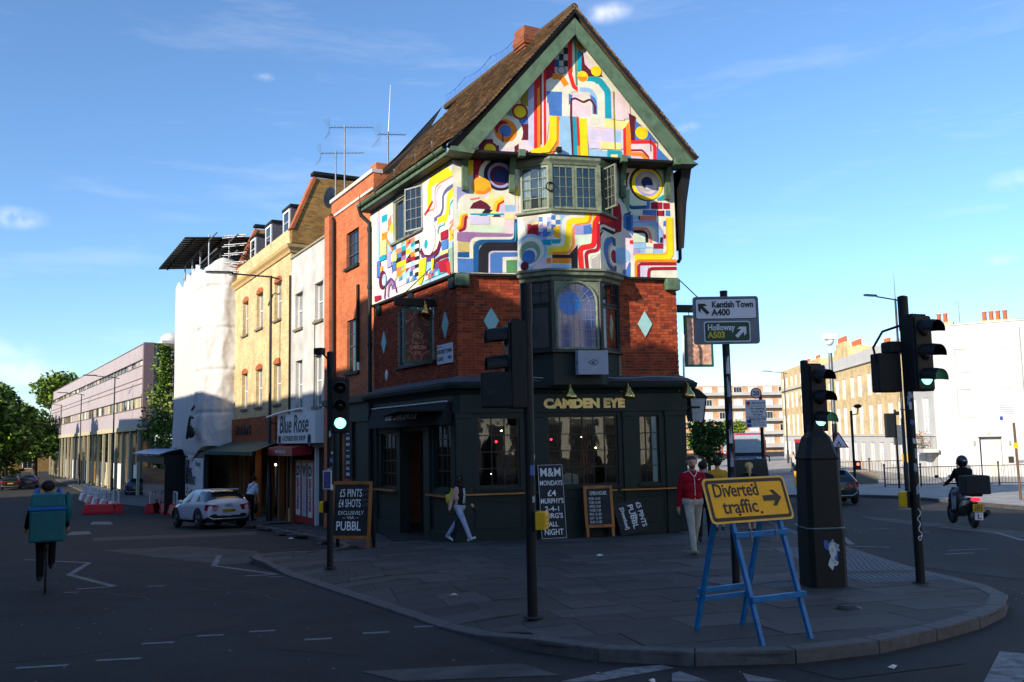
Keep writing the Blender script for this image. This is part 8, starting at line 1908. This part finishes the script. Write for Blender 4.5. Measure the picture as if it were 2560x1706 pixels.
# people waiting far along the street
crd = []
for i, (c1, c2) in enumerate(((C(180, 176, 170), C(60, 66, 84)), (C(60, 56, 66), C(50, 50, 56)), (C(196, 150, 130), C(40, 42, 50)))):
    crd.append(person("person", ("pedestrian in a pale top standing first in the distant group by the red roofed shelter", "pedestrian in dark grey standing second in the distant group by the red roofed shelter", "pedestrian in a pinkish top standing third in the distant group by the red roofed shelter")[i], (22.4+i*.7, 74+i*1.2, gz(23, 75)), R_(30*i), 1.7, ((8, 4), (-8, 6)), cols=(cloth("crowd_top_%d" % i, c1), cloth("crowd_legs_%d" % i, c2), black), hair=mat("dark_hair", C(34, 26, 22), .8), voxel=.034, group="distant people by the red roofed shelter"))
for i in range(7):
    x, y = 21.6+.42*i+.3*(i % 2), 70.5+1.6*i-(i % 3); dup(crd[i % 3], (x, y, gz(x, y)), R_(47*i), "pedestrian in %s, %s along the distant pavement towards the red roofed shelter" % (("a pale top", "dark grey", "a pinkish top")[i % 3], ["nearest", "second nearest", "third nearest", "fourth nearest", "fifth nearest", "sixth nearest", "farthest"][i]))
cr2 = []
for i in range(6):
    x, y = 10.6+.5*i, 52+2.4*i; o = dup(crd[i % 3], (x, y, gz(x, y)), R_(61*i), "small pedestrian in %s, %s on the far pavement between the pub and the bus" % (("pale top", "dark grey", "pinkish top")[i % 3], ["nearest", "second", "third", "fourth", "fifth", "farthest"][i])); o["group"] = "distant people on the far pavement"
for i, (x, y) in enumerate(((-27.6, 74.), (-29.5, 77.), (-25.4, 71.5))):
    o = dup(crd[i % 3], (x, y, gz(x, y)), R_(80*i), "%s pedestrian on the side street pavement beyond the road works barriers" % ("pale topped", "dark grey clad", "pinkish topped")[i]); o["group"] = "people beyond the barriers"
# ================================================================ VEHICLES
tyre = mat("tyre_rubber", (.018, .018, .018), .85, bump=.2); rim = mat("alloy_rim", C(120, 122, 126), .35, .8); carglass = mat("car_glass", (.02, .028, .035), .04, spec=1.); redlamp = mat("tail_lamp_red", C(150, 14, 20), .15, coat=.6); plate = mat("number_plate_yellow", C(214, 168, 24), .5)
def tilt(x, y, a):
    f, r = (-math.sin(a), math.cos(a)), (math.cos(a), math.sin(a)); g0 = gz(x, y)
    return (math.atan(gz(x+f[0], y+f[1])-g0), -math.atan(gz(x+r[0], y+r[1])-g0), a)
def ring(y, w_, zb, zbelt, zt, wr_):
    h = [(0, zb), (w_*.82, zb), (w_*.97, zb+.1), (w_, (zb+zbelt)*.52), (w_*.985, zbelt-.1), (w_*.95, zbelt), (wr_+(w_*.95-wr_)*.45, zbelt+(zt-zbelt)*.5), (wr_, zt-.05), (wr_*.7, zt-.008), (0, zt)]
    return [(x, y, z) for x, z in h]+[(-x, y, z) for x, z in h[-2:0:-1]]
SUVR = [(0, .70, .45, .84, .9, .62), (.05, .80, .36, .95, 1.0, .66), (.16, .87, .28, 1.0, 1.1, .64), (.42, .9, .24, 1.01, 1.34, .60), (.72, .9, .22, 1.0, 1.46, .60), (1.2, .9, .21, .99, 1.5, .61), (1.9, .9, .2, .97, 1.51, .62), (2.45, .9, .2, .96, 1.47, .61), (2.8, .9, .21, .95, 1.3, .62), (3.1, .9, .22, .94, 1.08, .68), (3.35, .89, .24, .9, .98, .74), (3.9, .86, .28, .8, .88, .7), (4.15, .78, .36, .68, .74, .6), (4.22, .66, .42, .58, .62, .5)]
def car(name, label, loc, rot, paintm, cat="car", group=None, rings=SUVR, sc=(1, 1, 1), detail=True, logo=None, platetxt=None, strip_=None):
    t = thing(name, label, cat, loc, tilt(loc[0], loc[1], rot), group); m = MB(Matrix.Diagonal((*sc, 1))); R3 = [ring(*r) for r in rings]; n = len(R3[0])
    def ms(i, j):
        y0 = rings[i][0]; side = j in (5, 6) or j in (n-7, n-6); top_ = j in (7, 8, 9, 10); low = j in (0, n-1, 1, n-2)
        if low: return 2
        if side and .42 <= y0 < 2.8 and not (1.19 < y0 < 1.25): return 1
        if (top_ or side) and (.16 <= y0 < .6): return 1
        if top_ and 2.4 <= y0 < 3.1: return 1
        return 0
    m.loft(R3, 0, True, True, True, ms); b = m.build("body", [paintm, carglass, mat("black_plastic", (.02, .02, .021), .6)], t, sub=2)
    sx_, sy_, sz = sc
    for y in (.82, 3.36):
        for s in (-1, 1):
            q = MB(); q.lathe([(.34, -.0), (.36, .02), (.36, .2), (.33, .22), (.24, .22)], 24); w2 = MB(Matrix.Translation((s*.8*sx_, y*sy_, .35*sz)) @ Matrix.Rotation(R_(90*s), 4, 'Y') @ Matrix.Translation((0, 0, -.1)) @ Matrix.Diagonal((sz*.98, sz*.98, 1, 1))); w2.lathe([(0, .0), (.3, 0), (.335, .015), (.345, .06), (.345, .17), (.33, .205), (.24, .21)], 24); wo = w2.build("wheel", tyre, t)
            w3 = MB(Matrix.Translation((s*.8*sx_, y*sy_, .35*sz)) @ Matrix.Rotation(R_(90*s), 4, 'Y') @ Matrix.Translation((0, 0, -.1))); w3.lathe([(.24, .2), (.235, .17), (0, .16)], 20)
            for k in range(5): a = k*1.2566; w3.bar((.04*math.cos(a), .04*math.sin(a), .185), (.23*math.cos(a), .23*math.sin(a), .2), .05, .03)
            w3.build("rim", rim, wo)
            q = MB(Matrix.Translation((s*.905*sx_, y*sy_, .35*sz)) @ Matrix.Rotation(R_(90), 4, 'Y')); n_ = 14
            A = [math.pi*(1-k/n_) for k in range(n_+1)]; q.loft([[(-(r*math.sin(a)), r*math.cos(a), zz) for a in A] for r, zz in ((.46, -.03*s), (.455, .02*s), (.37, .02*s), (.365, -.2*s))], 0, False, False); q.build("wheel_arch", MATS["black_plastic"], t)
    if detail:
        for s in (-1, 1):
            q = MB(Matrix.Diagonal((*sc, 1))); q.loft([[(s*x, y, z) for x, y, z in r] for r in ([(.4, .06, .88), (.86, .2, .93), (.87, .2, .7), (.5, .06, .68)], [(.4, -.035, .88), (.87, .06, .93), (.89, .09, .7), (.5, -.03, .68)])], 0, True, False, True); q.build("tail_light", redlamp, t, bevel=.015)
            q = MB(Matrix.Diagonal((*sc, 1))); q.ball((s*.98, 2.55, 1.02), .1, .07, .075); q.build("door_mirror", paintm, t)
            q = MB(Matrix.Diagonal((*sc, 1))); q.box(min(s*.895, s*.92), max(s*.895, s*.92), 1.3, 1.48, .84, .865); q.build("door_handle", paintm, t)
        q = MB(Matrix.Diagonal((*sc, 1))); q.box(-.26, .26, -.025, .04, .62, .73); po = q.build("number_plate", plate, t)
        if platetxt: text("plate_lettering", platetxt, .1, sblk, po, (0, -.03*sy_, .645*sz), width=.44*sx_, bold=.003)
        q = MB(Matrix.Diagonal((*sc, 1))); q.loft([[(-.78, .0, .42), (.78, .0, .42), (.8, .02, .3), (-.8, .02, .3)], [(-.78, .08, .44), (.78, .08, .44), (.8, .1, .28), (-.8, .1, .28)]], 0, True, False, True); q.build("rear_diffuser", MATS["black_plastic"], t)
        q = MB(Matrix.Diagonal((*sc, 1))); q.tube([(-.8, .08, .5), (-.62, -.03, .38), (.62, -.03, .38), (.8, .08, .5)], .022, 8); q.build("bumper_trim", mat("bumper_silver", C(186, 188, 192), .3, .7), t)
        MB(Matrix.Diagonal((*sc, 1))).tube([(0, .62, 1.44), (0, .48, 1.58)], .01, 5).build("roof_aerial", black, t)
        MB(Matrix.Diagonal((*sc, 1))).box(-.5, .5, .3, .62, 1.44, 1.475).build("roof_spoiler", paintm, t, bevel=.01)
        if logo == 4:
            for k in range(4): q = MB(Matrix.Diagonal((*sc, 1))); q.tube([(-.1+.065*k+.045*math.cos(a*.524), -.012, .88+.045*math.sin(a*.524)) for a in range(13)], .007, 5); q.build("ring_emblem", rim, t)
    return t
wpaint = mat("white_car_paint", C(196, 206, 220), .25, var=.04, coat=.6); bpaint = mat("black_car_paint", (.014, .015, .017), .22, coat=.6, var=.2); npaint = mat("navy_car_paint", C(40, 54, 92), .25, coat=.6); gpaint = mat("grey_car_paint", C(60, 62, 68), .3, coat=.5)
x, y, z = (-10.769,34.98,-1.479)
car("white_suv", "white compact SUV parked at the kerb seen from behind", (x, y, rz_(x, y)), R_(38), wpaint, logo=4, platetxt="LV21 KXE")
x, y = 12.9, 37.2
bc = car("black_suv", "black SUV driving away behind the black pillar cabinet", (x, y, rz_(x, y)), R_(-10), bpaint, platetxt="R21 LMF")
def farcar(label, px, py, rot, m_, sc=(1, 1, 1)): car("parked_car", label, (px, py, rz_(px, py)), rot, m_, group="cars far down the side street", sc=sc)
for lab, X_, m_, r_, s_ in (("dark car with a blue sheen seen from behind beyond the cyclist", (-31.966,78.27,-2.551), npaint, 20, (1, 1, 1)), ("dark car at the far left under the trees", (-51.608,94.764,-2.594), bpaint, 26, (1, 1, 1)), ("navy hatchback under the trees on the far left", (-51.196,97.637,-2.594), npaint, 30, (1, 1, .95))): farcar(lab, X_[0], X_[1], R_(r_), m_, s_)
VAN = [(0, .8, .4, 1.1, 1.9, .74), (.06, .9, .3, 1.15, 2.0, .78), (.2, .95, .25, 1.18, 2.05, .8), (1.5, .95, .25, 1.18, 2.1, .8), (3., .95, .25, 1.15, 2.1, .8), (3.5, .95, .25, 1.1, 1.9, .76), (4.1, .94, .28, 1.05, 1.3, .76), (4.7, .88, .3, .9, 1.0, .7), (4.9, .75, .4, .7, .8, .6)]
X_ = (-35.411,80.574,-2.594); car("parked_van", "dark van with a pale roof just ahead of the cyclist", (X_[0]-1.5, X_[1]+9, rz_(X_[0]-1.5, X_[1]+9)), R_(24), gpaint, "van", rings=VAN, detail=False)
# double-decker buses
busred = mat("bus_red", C(176, 22, 30), .35, coat=.4); busgl = mat("bus_glass", (.3, .36, .4), .1, spec=1.)  # bus glass colour raised to stand for reflected sky
def bus(label, loc, rot, front=True, num="29", L_=10.5, sc=1.):
    t = thing("double_decker_bus", label, "bus", loc, rot); Z = Matrix.Diagonal((sc, sc, sc, 1)); q = MB(Z)
    P = lambda y, e, zt: [(-1.25+e, y, .3), (1.25-e, y, .3), (1.26-e, y, 2.2), (1.2-e, y, zt-.3), (.95-e, y, zt), (-.95+e, y, zt), (-1.2+e, y, zt-.3), (-1.26+e, y, 2.2)]
    q.loft([P(0, .12, 3.7), P(.12, .02, 3.85), P(.6, 0, 3.95), P(L_, 0, 3.95)], 0, True, False, True); q.build("body", busred, t, bevel=.05)
    f = MB(Z); f.loft([[(-1.08, -.03, a), (1.08, -.03, a)] for a in (2.42, 3.1, 3.8)], 0, False); f.build("upper_windscreen", busgl, t)
    MB(Z).box(-1.12, 1.12, -.045, -.0, 2.2, 2.44).build("dark_band", black, t)
    d_ = MB(Z).box(-1.1, 1.1, -.05, 0, 1.78, 2.18).build("destination_blind", mat("blind_glass", C(70, 92, 120), .15, spec=.8), t)
    if front: text("route_number", num, .42, chalk, t, (.72*sc, -.07*sc, 1.82*sc), width=.5*sc, bold=.01); text("route_lettering", "Wood Green", .26, MATS["sign_face_white"], t, (-.35*sc, -.07*sc, 1.88*sc), width=.9*sc)
    MB(Z).box(-1.12, 1.12, -.04, 0, .9, 1.74).build("lower_windscreen", busgl, t); MB(Z).box(-1.15, 1.15, -.05, 0, .3, .55).build("bumper", black, t)
    for s in (-1, 1): MB(Z).ball((s*.9, -.03, .72), .16, .04, .1).build("headlight", white, t); MB(Z).tube([(s*1.2, -.05, 2.2), (s*1.42, -.25, 2.1), (s*1.42, -.25, 1.75)], .05, 6).build("mirror", black, t)
    for s in (-1, 1):
        for z0, z1 in ((1.1, 2.0), (2.6, 3.4)): MB(Z).box(min(s*1.255, s*1.275), max(s*1.255, s*1.275), .7, L_-.5, z0, z1).build("side_glazing", busgl, t)
        for y in (2., L_-2.6): q = MB(Z @ Matrix.Translation((s*1.12, y, .48)) @ Matrix.Rotation(R_(90*s), 4, 'Y') @ Matrix.Translation((0, 0, -.1))); q.lathe([(0, .0), (.45, .0), (.48, .05), (.48, .22), (.3, .25), (0, .24)], 18); q.build("wheel", tyre, t)
    return t
bus("red double decker bus on route 29 facing the viewer down the street", (18.1, 71., rz_(18, 71)-.35), R_(-12)); bus("smaller distant red double decker bus left of the route 29 bus", (29.4, 125., rz_(29, 125)+.2), R_(-8), False, L_=9.)
# ---- scooter with delivery rider
x, y, z = (11.486,23.354,-0.769); scr = thing("motor_scooter", "black delivery scooter with yellow number plate and learner plate", "scooter", (x, y, z), R_(-4))
def wheel2(y, r, parent, wd=.05, name="wheel"): 
    q = MB(Matrix.Translation((0, y, r)) @ Matrix.Rotation(R_(90), 4, 'Y')); q.tube([((r-wd)*math.cos(k*.2618), (r-wd)*math.sin(k*.2618), 0) for k in range(25)], wd, 8); o = q.build(name, tyre, parent); q = MB(Matrix.Translation((0, y, r)) @ Matrix.Rotation(R_(90), 4, 'Y')); q.lathe([(0, -.03), (r-wd, -.03), (r-wd, .03), (0, .03)], 16); q.build("rim", rim, o); return o
wheel2(.0, .27, scr, .06); wheel2(1.3, .27, scr, .055)
bp = mat("scooter_black", (.018, .018, .02), .3, coat=.4)
q = MB(); q.loft([[(-.05, -.2, .62), (.05, -.2, .62), (.06, -.2, .7), (-.06, -.2, .7)], [(-.15, -.1, .4), (.15, -.1, .4), (.13, -.1, .76), (-.13, -.1, .76)], [(-.19, .3, .3), (.19, .3, .3), (.15, .3, .78), (-.15, .3, .78)], [(-.17, .55, .25), (.17, .55, .25), (.13, .55, .72), (-.13, .55, .72)], [(-.18, .62, .22), (.18, .62, .22), (.18, .62, .3), (-.18, .62, .3)], [(-.18, .98, .22), (.18, .98, .22), (.18, .98, .3), (-.18, .98, .3)]], 0, True, True, True); q.build("body", bp, scr, sub=1)
q = MB(); q.loft([[(-.2, 1.0, .25), (.2, 1.0, .25), (.2, 1.05, .25), (-.2, 1.05, .25)], [(-.23, 1.02, .6), (.23, 1.02, .6), (.2, 1.12, .6), (-.2, 1.12, .6)], [(-.16, 1.0, .98), (.16, 1.0, .98), (.14, 1.12, .98), (-.14, 1.12, .98)]], 0, True, True, True); q.build("leg_shield", bp, scr, sub=1)
MB().tube([(-.35, .86, 1.02), (-.15, .96, 1.06), (.15, .96, 1.06), (.35, .86, 1.02)], .02, 8).build("handlebar", black, scr); MB().bar((0, 1.12, .95), (0, 1.3, .3), .09, .06).build("fork", black, scr)
for s in (-1, 1): MB().tube([(s*.28, .92, 1.05), (s*.4, .95, 1.22), (s*.46, .95, 1.24)], .008, 5).build("mirror_stem", black, scr); MB().ball((s*.48, .95, 1.25), .06, .015, .04).build("mirror", black, scr)
MB().ball((.0, -.2, .72), .13, .05, .05).build("tail_light", emit("scooter_tail_glow", (1, .02, .05), 1.2, C(120, 8, 20)), scr)
MB().box(-.13, .13, -.33, -.31, .42, .62).build("number_plate", plate, scr); text("plate_lettering", "LJ21\nNTZ", .1, sblk, scr, (0, -.335, .535), width=.2, bold=.002, line=.85); MB().box(-.1, .1, -.335, -.325, .23, .41).build("learner_plate", whp, scr); text("plate_lettering", "L", .16, redr, scr, (0, -.345, .26), width=.09, bold=.006)
MB().bar((0, -.2, .6), (0, -.32, .5), .16, .03).build("mudguard", bp, scr); MB().tube([(.16, .25, .3), (.22, -.05, .3), (.24, -.3, .42)], [.03, .06, .065], 10).build("exhaust", dkmetal, scr)
MB().box(-.3, .3, -.42, .06, .86, 1.32).build("delivery_box", mat("box_black", (.016, .016, .018), .7, bump=.1), scr, bevel=.03); MB().box(-.15, .15, -.3, .3, .8, .86).build("seat", black, scr, bevel=.03)
fx, fy = math.cos(R_(-4)), math.sin(R_(-4)); px_, py_ = x-fy*.42, y+fx*.42
def helmet(t, S, up, hd, k):
    q = MB(); q.ball(S(hd((0, .01, .115))), .14, .155, .155, 18, 12); q.build("helmet", mat("helmet_black", (.014, .014, .016), .25, coat=.6), t); MB().box(-.03, .03, 0, .004, -.008, .008).build("helmet_mark", wtrim, t, loc=S(hd((.02, .165, .13))))
person("person", "delivery rider in black with dark helmet and pale trousers on the scooter", (px_, py_, z), R_(176), 1.74, ((78, 70), (78, 70)), ((38, 35, 16), (38, 35, 16)), 6, 8, (cloth("rider_black", C(22, 22, 25)), cloth("rider_trousers", C(150, 156, 178), .2), mat("dark_shoes", C(40, 36, 36), .6)), None, 0, 1.12, seat=.86, extra=helmet, legout=14)
# ---- cyclist with the turquoise delivery bag
x, y, z = (-8.007,15.913,-0.781); bk = thing("bicycle", "dark bicycle ridden away along the road at the left", "bicycle", (x, y, z), R_(27))
for yy in (0., 1.05):
    q = MB(Matrix.Translation((0, yy, .34)) @ Matrix.Rotation(R_(90), 4, 'Y')); q.tube([(.325*math.cos(k*.2094), .325*math.sin(k*.2094), 0) for k in range(31)], .02, 6); wo = q.build("wheel", tyre, bk)
    q = MB(Matrix.Translation((0, yy, .34)) @ Matrix.Rotation(R_(90), 4, 'Y'))
    for k in range(14): q.bar((0, 0, 0), (.32*math.cos(k*.4488), .32*math.sin(k*.4488), 0), .004, .004)
    q.build("spokes", galv, wo)
MB().tube([(0, 0, .34), (0, .42, .3), (0, .22, .86), (0, .0, .34)], .018, 6).build("rear_frame", black, bk); MB().tube([(0, .42, .3), (0, .92, .78), (0, .25, .8)], .022, 6).build("main_frame", black, bk); MB().tube([(0, 1.05, .34), (0, .9, .95)], .018, 6).build("fork", black, bk)
MB().tube([(-.3, .8, 1.05), (-.12, .9, 1.03), (.12, .9, 1.03), (.3, .8, 1.05)], .016, 6).build("handlebar", black, bk); MB().ball((0, .2, .92), .08, .14, .04).build("saddle", black, bk); MB().tube([(-.14, .42, .16), (-.08, .42, .3), (.08, .42, .3), (.14, .42, .44)], .014, 6).build("cranks", galv, bk); MB().ball((0, -.02, .78), .035, .02, .05).build("tail_lamp", mat("dull_red_lens", C(60, 14, 14), .4), bk); MB().tube([(-.1, -.06, .92), (.16, -.06, .93)], .008, 5).build("reflector_bar", alu, bk)
teal = mat("turquoise_bag", C(0, 92, 96), .55, var=.12, scale=9, bump=.2); tealb = mat("blue_bag_trim", C(0, 96, 170), .5)
bx2, by2 = x-math.sin(R_(27))*.22, y+math.cos(R_(27))*.22
person("person", "cyclist in dark clothes and helmet with a large turquoise bag on the left road", (bx2, by2, z), R_(207), 1.8, ((62, 62), (30, 40)), ((46, 12, 20), (46, 12, 20)), 20, 0, (cloth("cyclist_dark", C(20, 20, 24)), cloth("cyclist_legs", C(20, 20, 22)), mat("dark_shoes", C(40, 36, 36), .6)), mat("dark_hair", C(34, 26, 22), .8), 0, 1.2, seat=.95)
bg_ = thing("delivery_bag", "large square turquoise insulated delivery bag on the cyclist's back", "bag", (x-math.sin(R_(27))*.03, y+math.cos(R_(27))*.03, z+.9), R_(27)); bg_.scale = (1.02, 1.0, 1.2)
MB().box(-.27, .27, -.3, .1, -.02, .42).build("bag_body", teal, bg_, bevel=.03); MB().box(-.28, .28, -.31, .11, .42, .47).build("trim_band", tealb, bg_, bevel=.01); q = MB(); q.loft([[(-.27, -.3, .47), (.27, -.3, .47), (.27, .1, .47), (-.27, .1, .47)], [(-.24, -.24, .64), (.24, -.24, .64), (.24, .1, .66), (-.24, .1, .66)]], 0, True, False, True); q.build("bag_top", teal, bg_, bevel=.02); q = MB(); q.ball((.3, -.1, .45), .08, .14, .22, 10, 8); q.build("side_pocket", teal, bg_)
for s in (-1, 1): MB().tube([(s*.2, .0, .62), (s*.17, .12, .7), (s*.16, .24, .68), (s*.16, .36, .56)], .03, 6).build("strap", tealb, bg_)
# ================================================================ TREES AND CLIMBERS
leafm = [mat("leaf_%s" % n, c, .6, var=.3, scale=3, spec=.3) for n, c in (("mid", C(74, 104, 34)), ("dark", C(48, 74, 26)), ("bright", C(120, 142, 44)))]; bark = mat("tree_bark", C(66, 56, 46), .9, bump=.5, bscale=20)
def tree(name, label, x, y, h, r, seed, n=5000, trunk=.3, ls=.22, cz=.62, zr=.38, col=(5, 3, 2), group="trees"):
    t = thing(name, label, "tree", (x, y, gz(x, y)), 0, group); rr = random.Random(seed); q = MB(); q.tube([(0, 0, -.2), (.1*trunk, 0, h*.25), (-.2*trunk, .1, h*.5), (0, 0, h*.75)], [trunk, trunk*.8, trunk*.55, trunk*.15], 9); lobes = []
    for i in range(11):
        a = i*2.4; el = rr.uniform(-.5, .95); d = rr.uniform(.35, .75); c = Vector((math.cos(a)*r*d*math.sqrt(max(.05, 1-el*el*.6)), math.sin(a)*r*d*math.sqrt(max(.05, 1-el*el*.6)), h*cz+h*zr*el*.8)); lobes.append((c, r*rr.uniform(.36, .55))); q.tube([(0, 0, h*(.25+.03*i)), (c.x*.5, c.y*.5, h*.25+.03*i*h+(c.z-h*.3)*.45), tuple(c)], [trunk*.35, trunk*.2, trunk*.06], 5)
    q.build("trunk", bark, t); m = MB()
    for i in range(n):
        c, lr = rr.choice(lobes); v_ = Vector((rr.gauss(0, 1), rr.gauss(0, 1), rr.gauss(0, 1))).normalized(); f = rr.random()**.4; p = c+Vector((v_.x*lr, v_.y*lr, v_.z*lr*.85))*f*(1+.25*mnoise.noise(c+v_*2)); s_ = ls*rr.uniform(.6, 1.3); a = Vector((rr.gauss(0, 1), rr.gauss(0, 1), rr.gauss(0, .7))).normalized(); b = a.cross(Vector((rr.gauss(0, 1), rr.gauss(0, 1), rr.gauss(0, 1)))).normalized()
        m.add([p-a*s_, p+b*s_*.55, p+a*s_, p-b*s_*.55], [(0, 1, 2, 3)], rr.choices((0, 1, 2), col)[0])
    o = m.build("crown", leafm, t); o["kind"] = "stuff"; return t
tree("plane_tree", "big dense plane tree at the far left edge", -52.6, 92., 11.6, 3.9, 1, 9000, .45, .3, .58, .42)
tree("plane_tree", "lower shaded plane tree beside the big one at the left", -59.5, 108., 9.2, 3.6, 2, 5000, .35, .3)
tree("plane_tree", "dark tree standing against the far end of the lilac office block", -68.5, 132., 11., 5., 3, 5000, .4, .34, .52, .48, (2, 6, 1))
tree("plane_tree", "dark tree under the far left one, close to the parked cars", -58.5, 100., 8.5, 5.5, 9, 5000, .4, .34, .45, .45, (2, 6, 1))
tree("roadside_tree", "bright green tree crown showing above the office roof", -70.5, 142., 14.8, 4., 4, 3500, .4, .34, .82, .2, (3, 1, 5))
tree("street_tree", "dark leafy tree between the pub and the apartment block", 13.9, 66., 4.3, 1.6, 5, 2600, .14, .15, .6, .42, (2, 7, 0))
tree("street_tree", "small pale tree in front of the brick terrace far off", 25.5, 108., 5.2, 2., 6, 1500, .14, .2, .62, .35, (3, 1, 5))
tree("street_tree", "round yellowish tree before the apartment block", 19.8, 96., 5., 2., 7, 2000, .2, .2, .6, .4, (3, 3, 4))
p = OP+UL*44.5; vn = thing("climbing_vine", "bright leafy climber on the corner between the wrapped building and the office", "climber", (p.x-.6, p.y, gz(p.x, p.y))); rr = random.Random(12); m = MB(); q = MB()
for k in range(5): q.tube([(rr.uniform(-.6, .8), rr.uniform(-.3, .3), 0), (rr.uniform(-.6, .8), 0, 4), (rr.uniform(-.3, .6), 0, 8+k*.6)], .03, 5)
q.build("stem", bark, vn)
for i in range(3600):
    zz = rr.uniform(1.2, 10.6); wd = .95*(1-abs(zz-5.6)/7.5)+.45*mnoise.noise(Vector((0, 0, zz*.9)))+(.5 if 4.5 < zz < 7.5 else 0); p2 = Vector((rr.gauss(0, .5)*max(.2, wd)-.1, rr.gauss(0, .35), zz)); s_ = rr.uniform(.09, .17); a = Vector((rr.gauss(0, 1), rr.gauss(0, 1), rr.gauss(0, .7))).normalized(); b = a.cross(Vector((rr.gauss(0, 1), rr.gauss(0, 1), rr.gauss(0, 1)))).normalized()
    m.add([p2-a*s_, p2+b*s_*.6, p2+a*s_, p2-b*s_*.6], [(0, 1, 2, 3)], rr.choices((0, 1, 2), (4, 1, 5))[0])
o = m.build("leaves", leafm, vn); o["kind"] = "stuff"
# low buildings closing the far left
fb_ = thing("pale_far_building", "pale low building glimpsed under the trees on the far left", "building", (-72., 150., -3), R_(20)); MB().box(0, 20, 0, 8, 0, 5.5).build("wall", stucco, fb_)
for k in range(5): window(fb_, tr(1.5+k*3.6, -.05, 1.2), 2., 2.2, 2, 2, white, dkglass, .08)
fb_ = thing("brick_far_building", "dark brick building behind the trees at the far left edge", "building", (-112., 150., -3), R_(30)); MB().box(0, 42, 0, 8, 0, 9).build("wall", stk2, fb_)
for k in range(9): window(fb_, tr(2+k*4.4, -.05, 4.4), 1.6, 2.4, 2, 2, white, dkglass, .08); window(fb_, tr(2+k*4.4, -.05, 1.), 1.6, 2.4, 2, 2, white, dkglass, .08)

# lettering: fit to its measured width, then turn into plain meshes
bpy.context.view_layer.update()
dg = bpy.context.evaluated_depsgraph_get()
for o, wd in TEXTS:
    if o.dimensions.x > 0: o.scale.x = wd/o.dimensions.x
for o in [o for o in SC.objects if o.type == 'FONT']:
    me = bpy.data.meshes.new_from_object(o.evaluated_get(dg)); n = bpy.data.objects.new(o.name.split(".")[0]+"_", me); COL.objects.link(n)
    n.parent = o.parent; n.location = o.location; n.rotation_euler = o.rotation_euler; n.scale = o.scale; nm = o.name
    bpy.data.objects.remove(o); n.name = nm
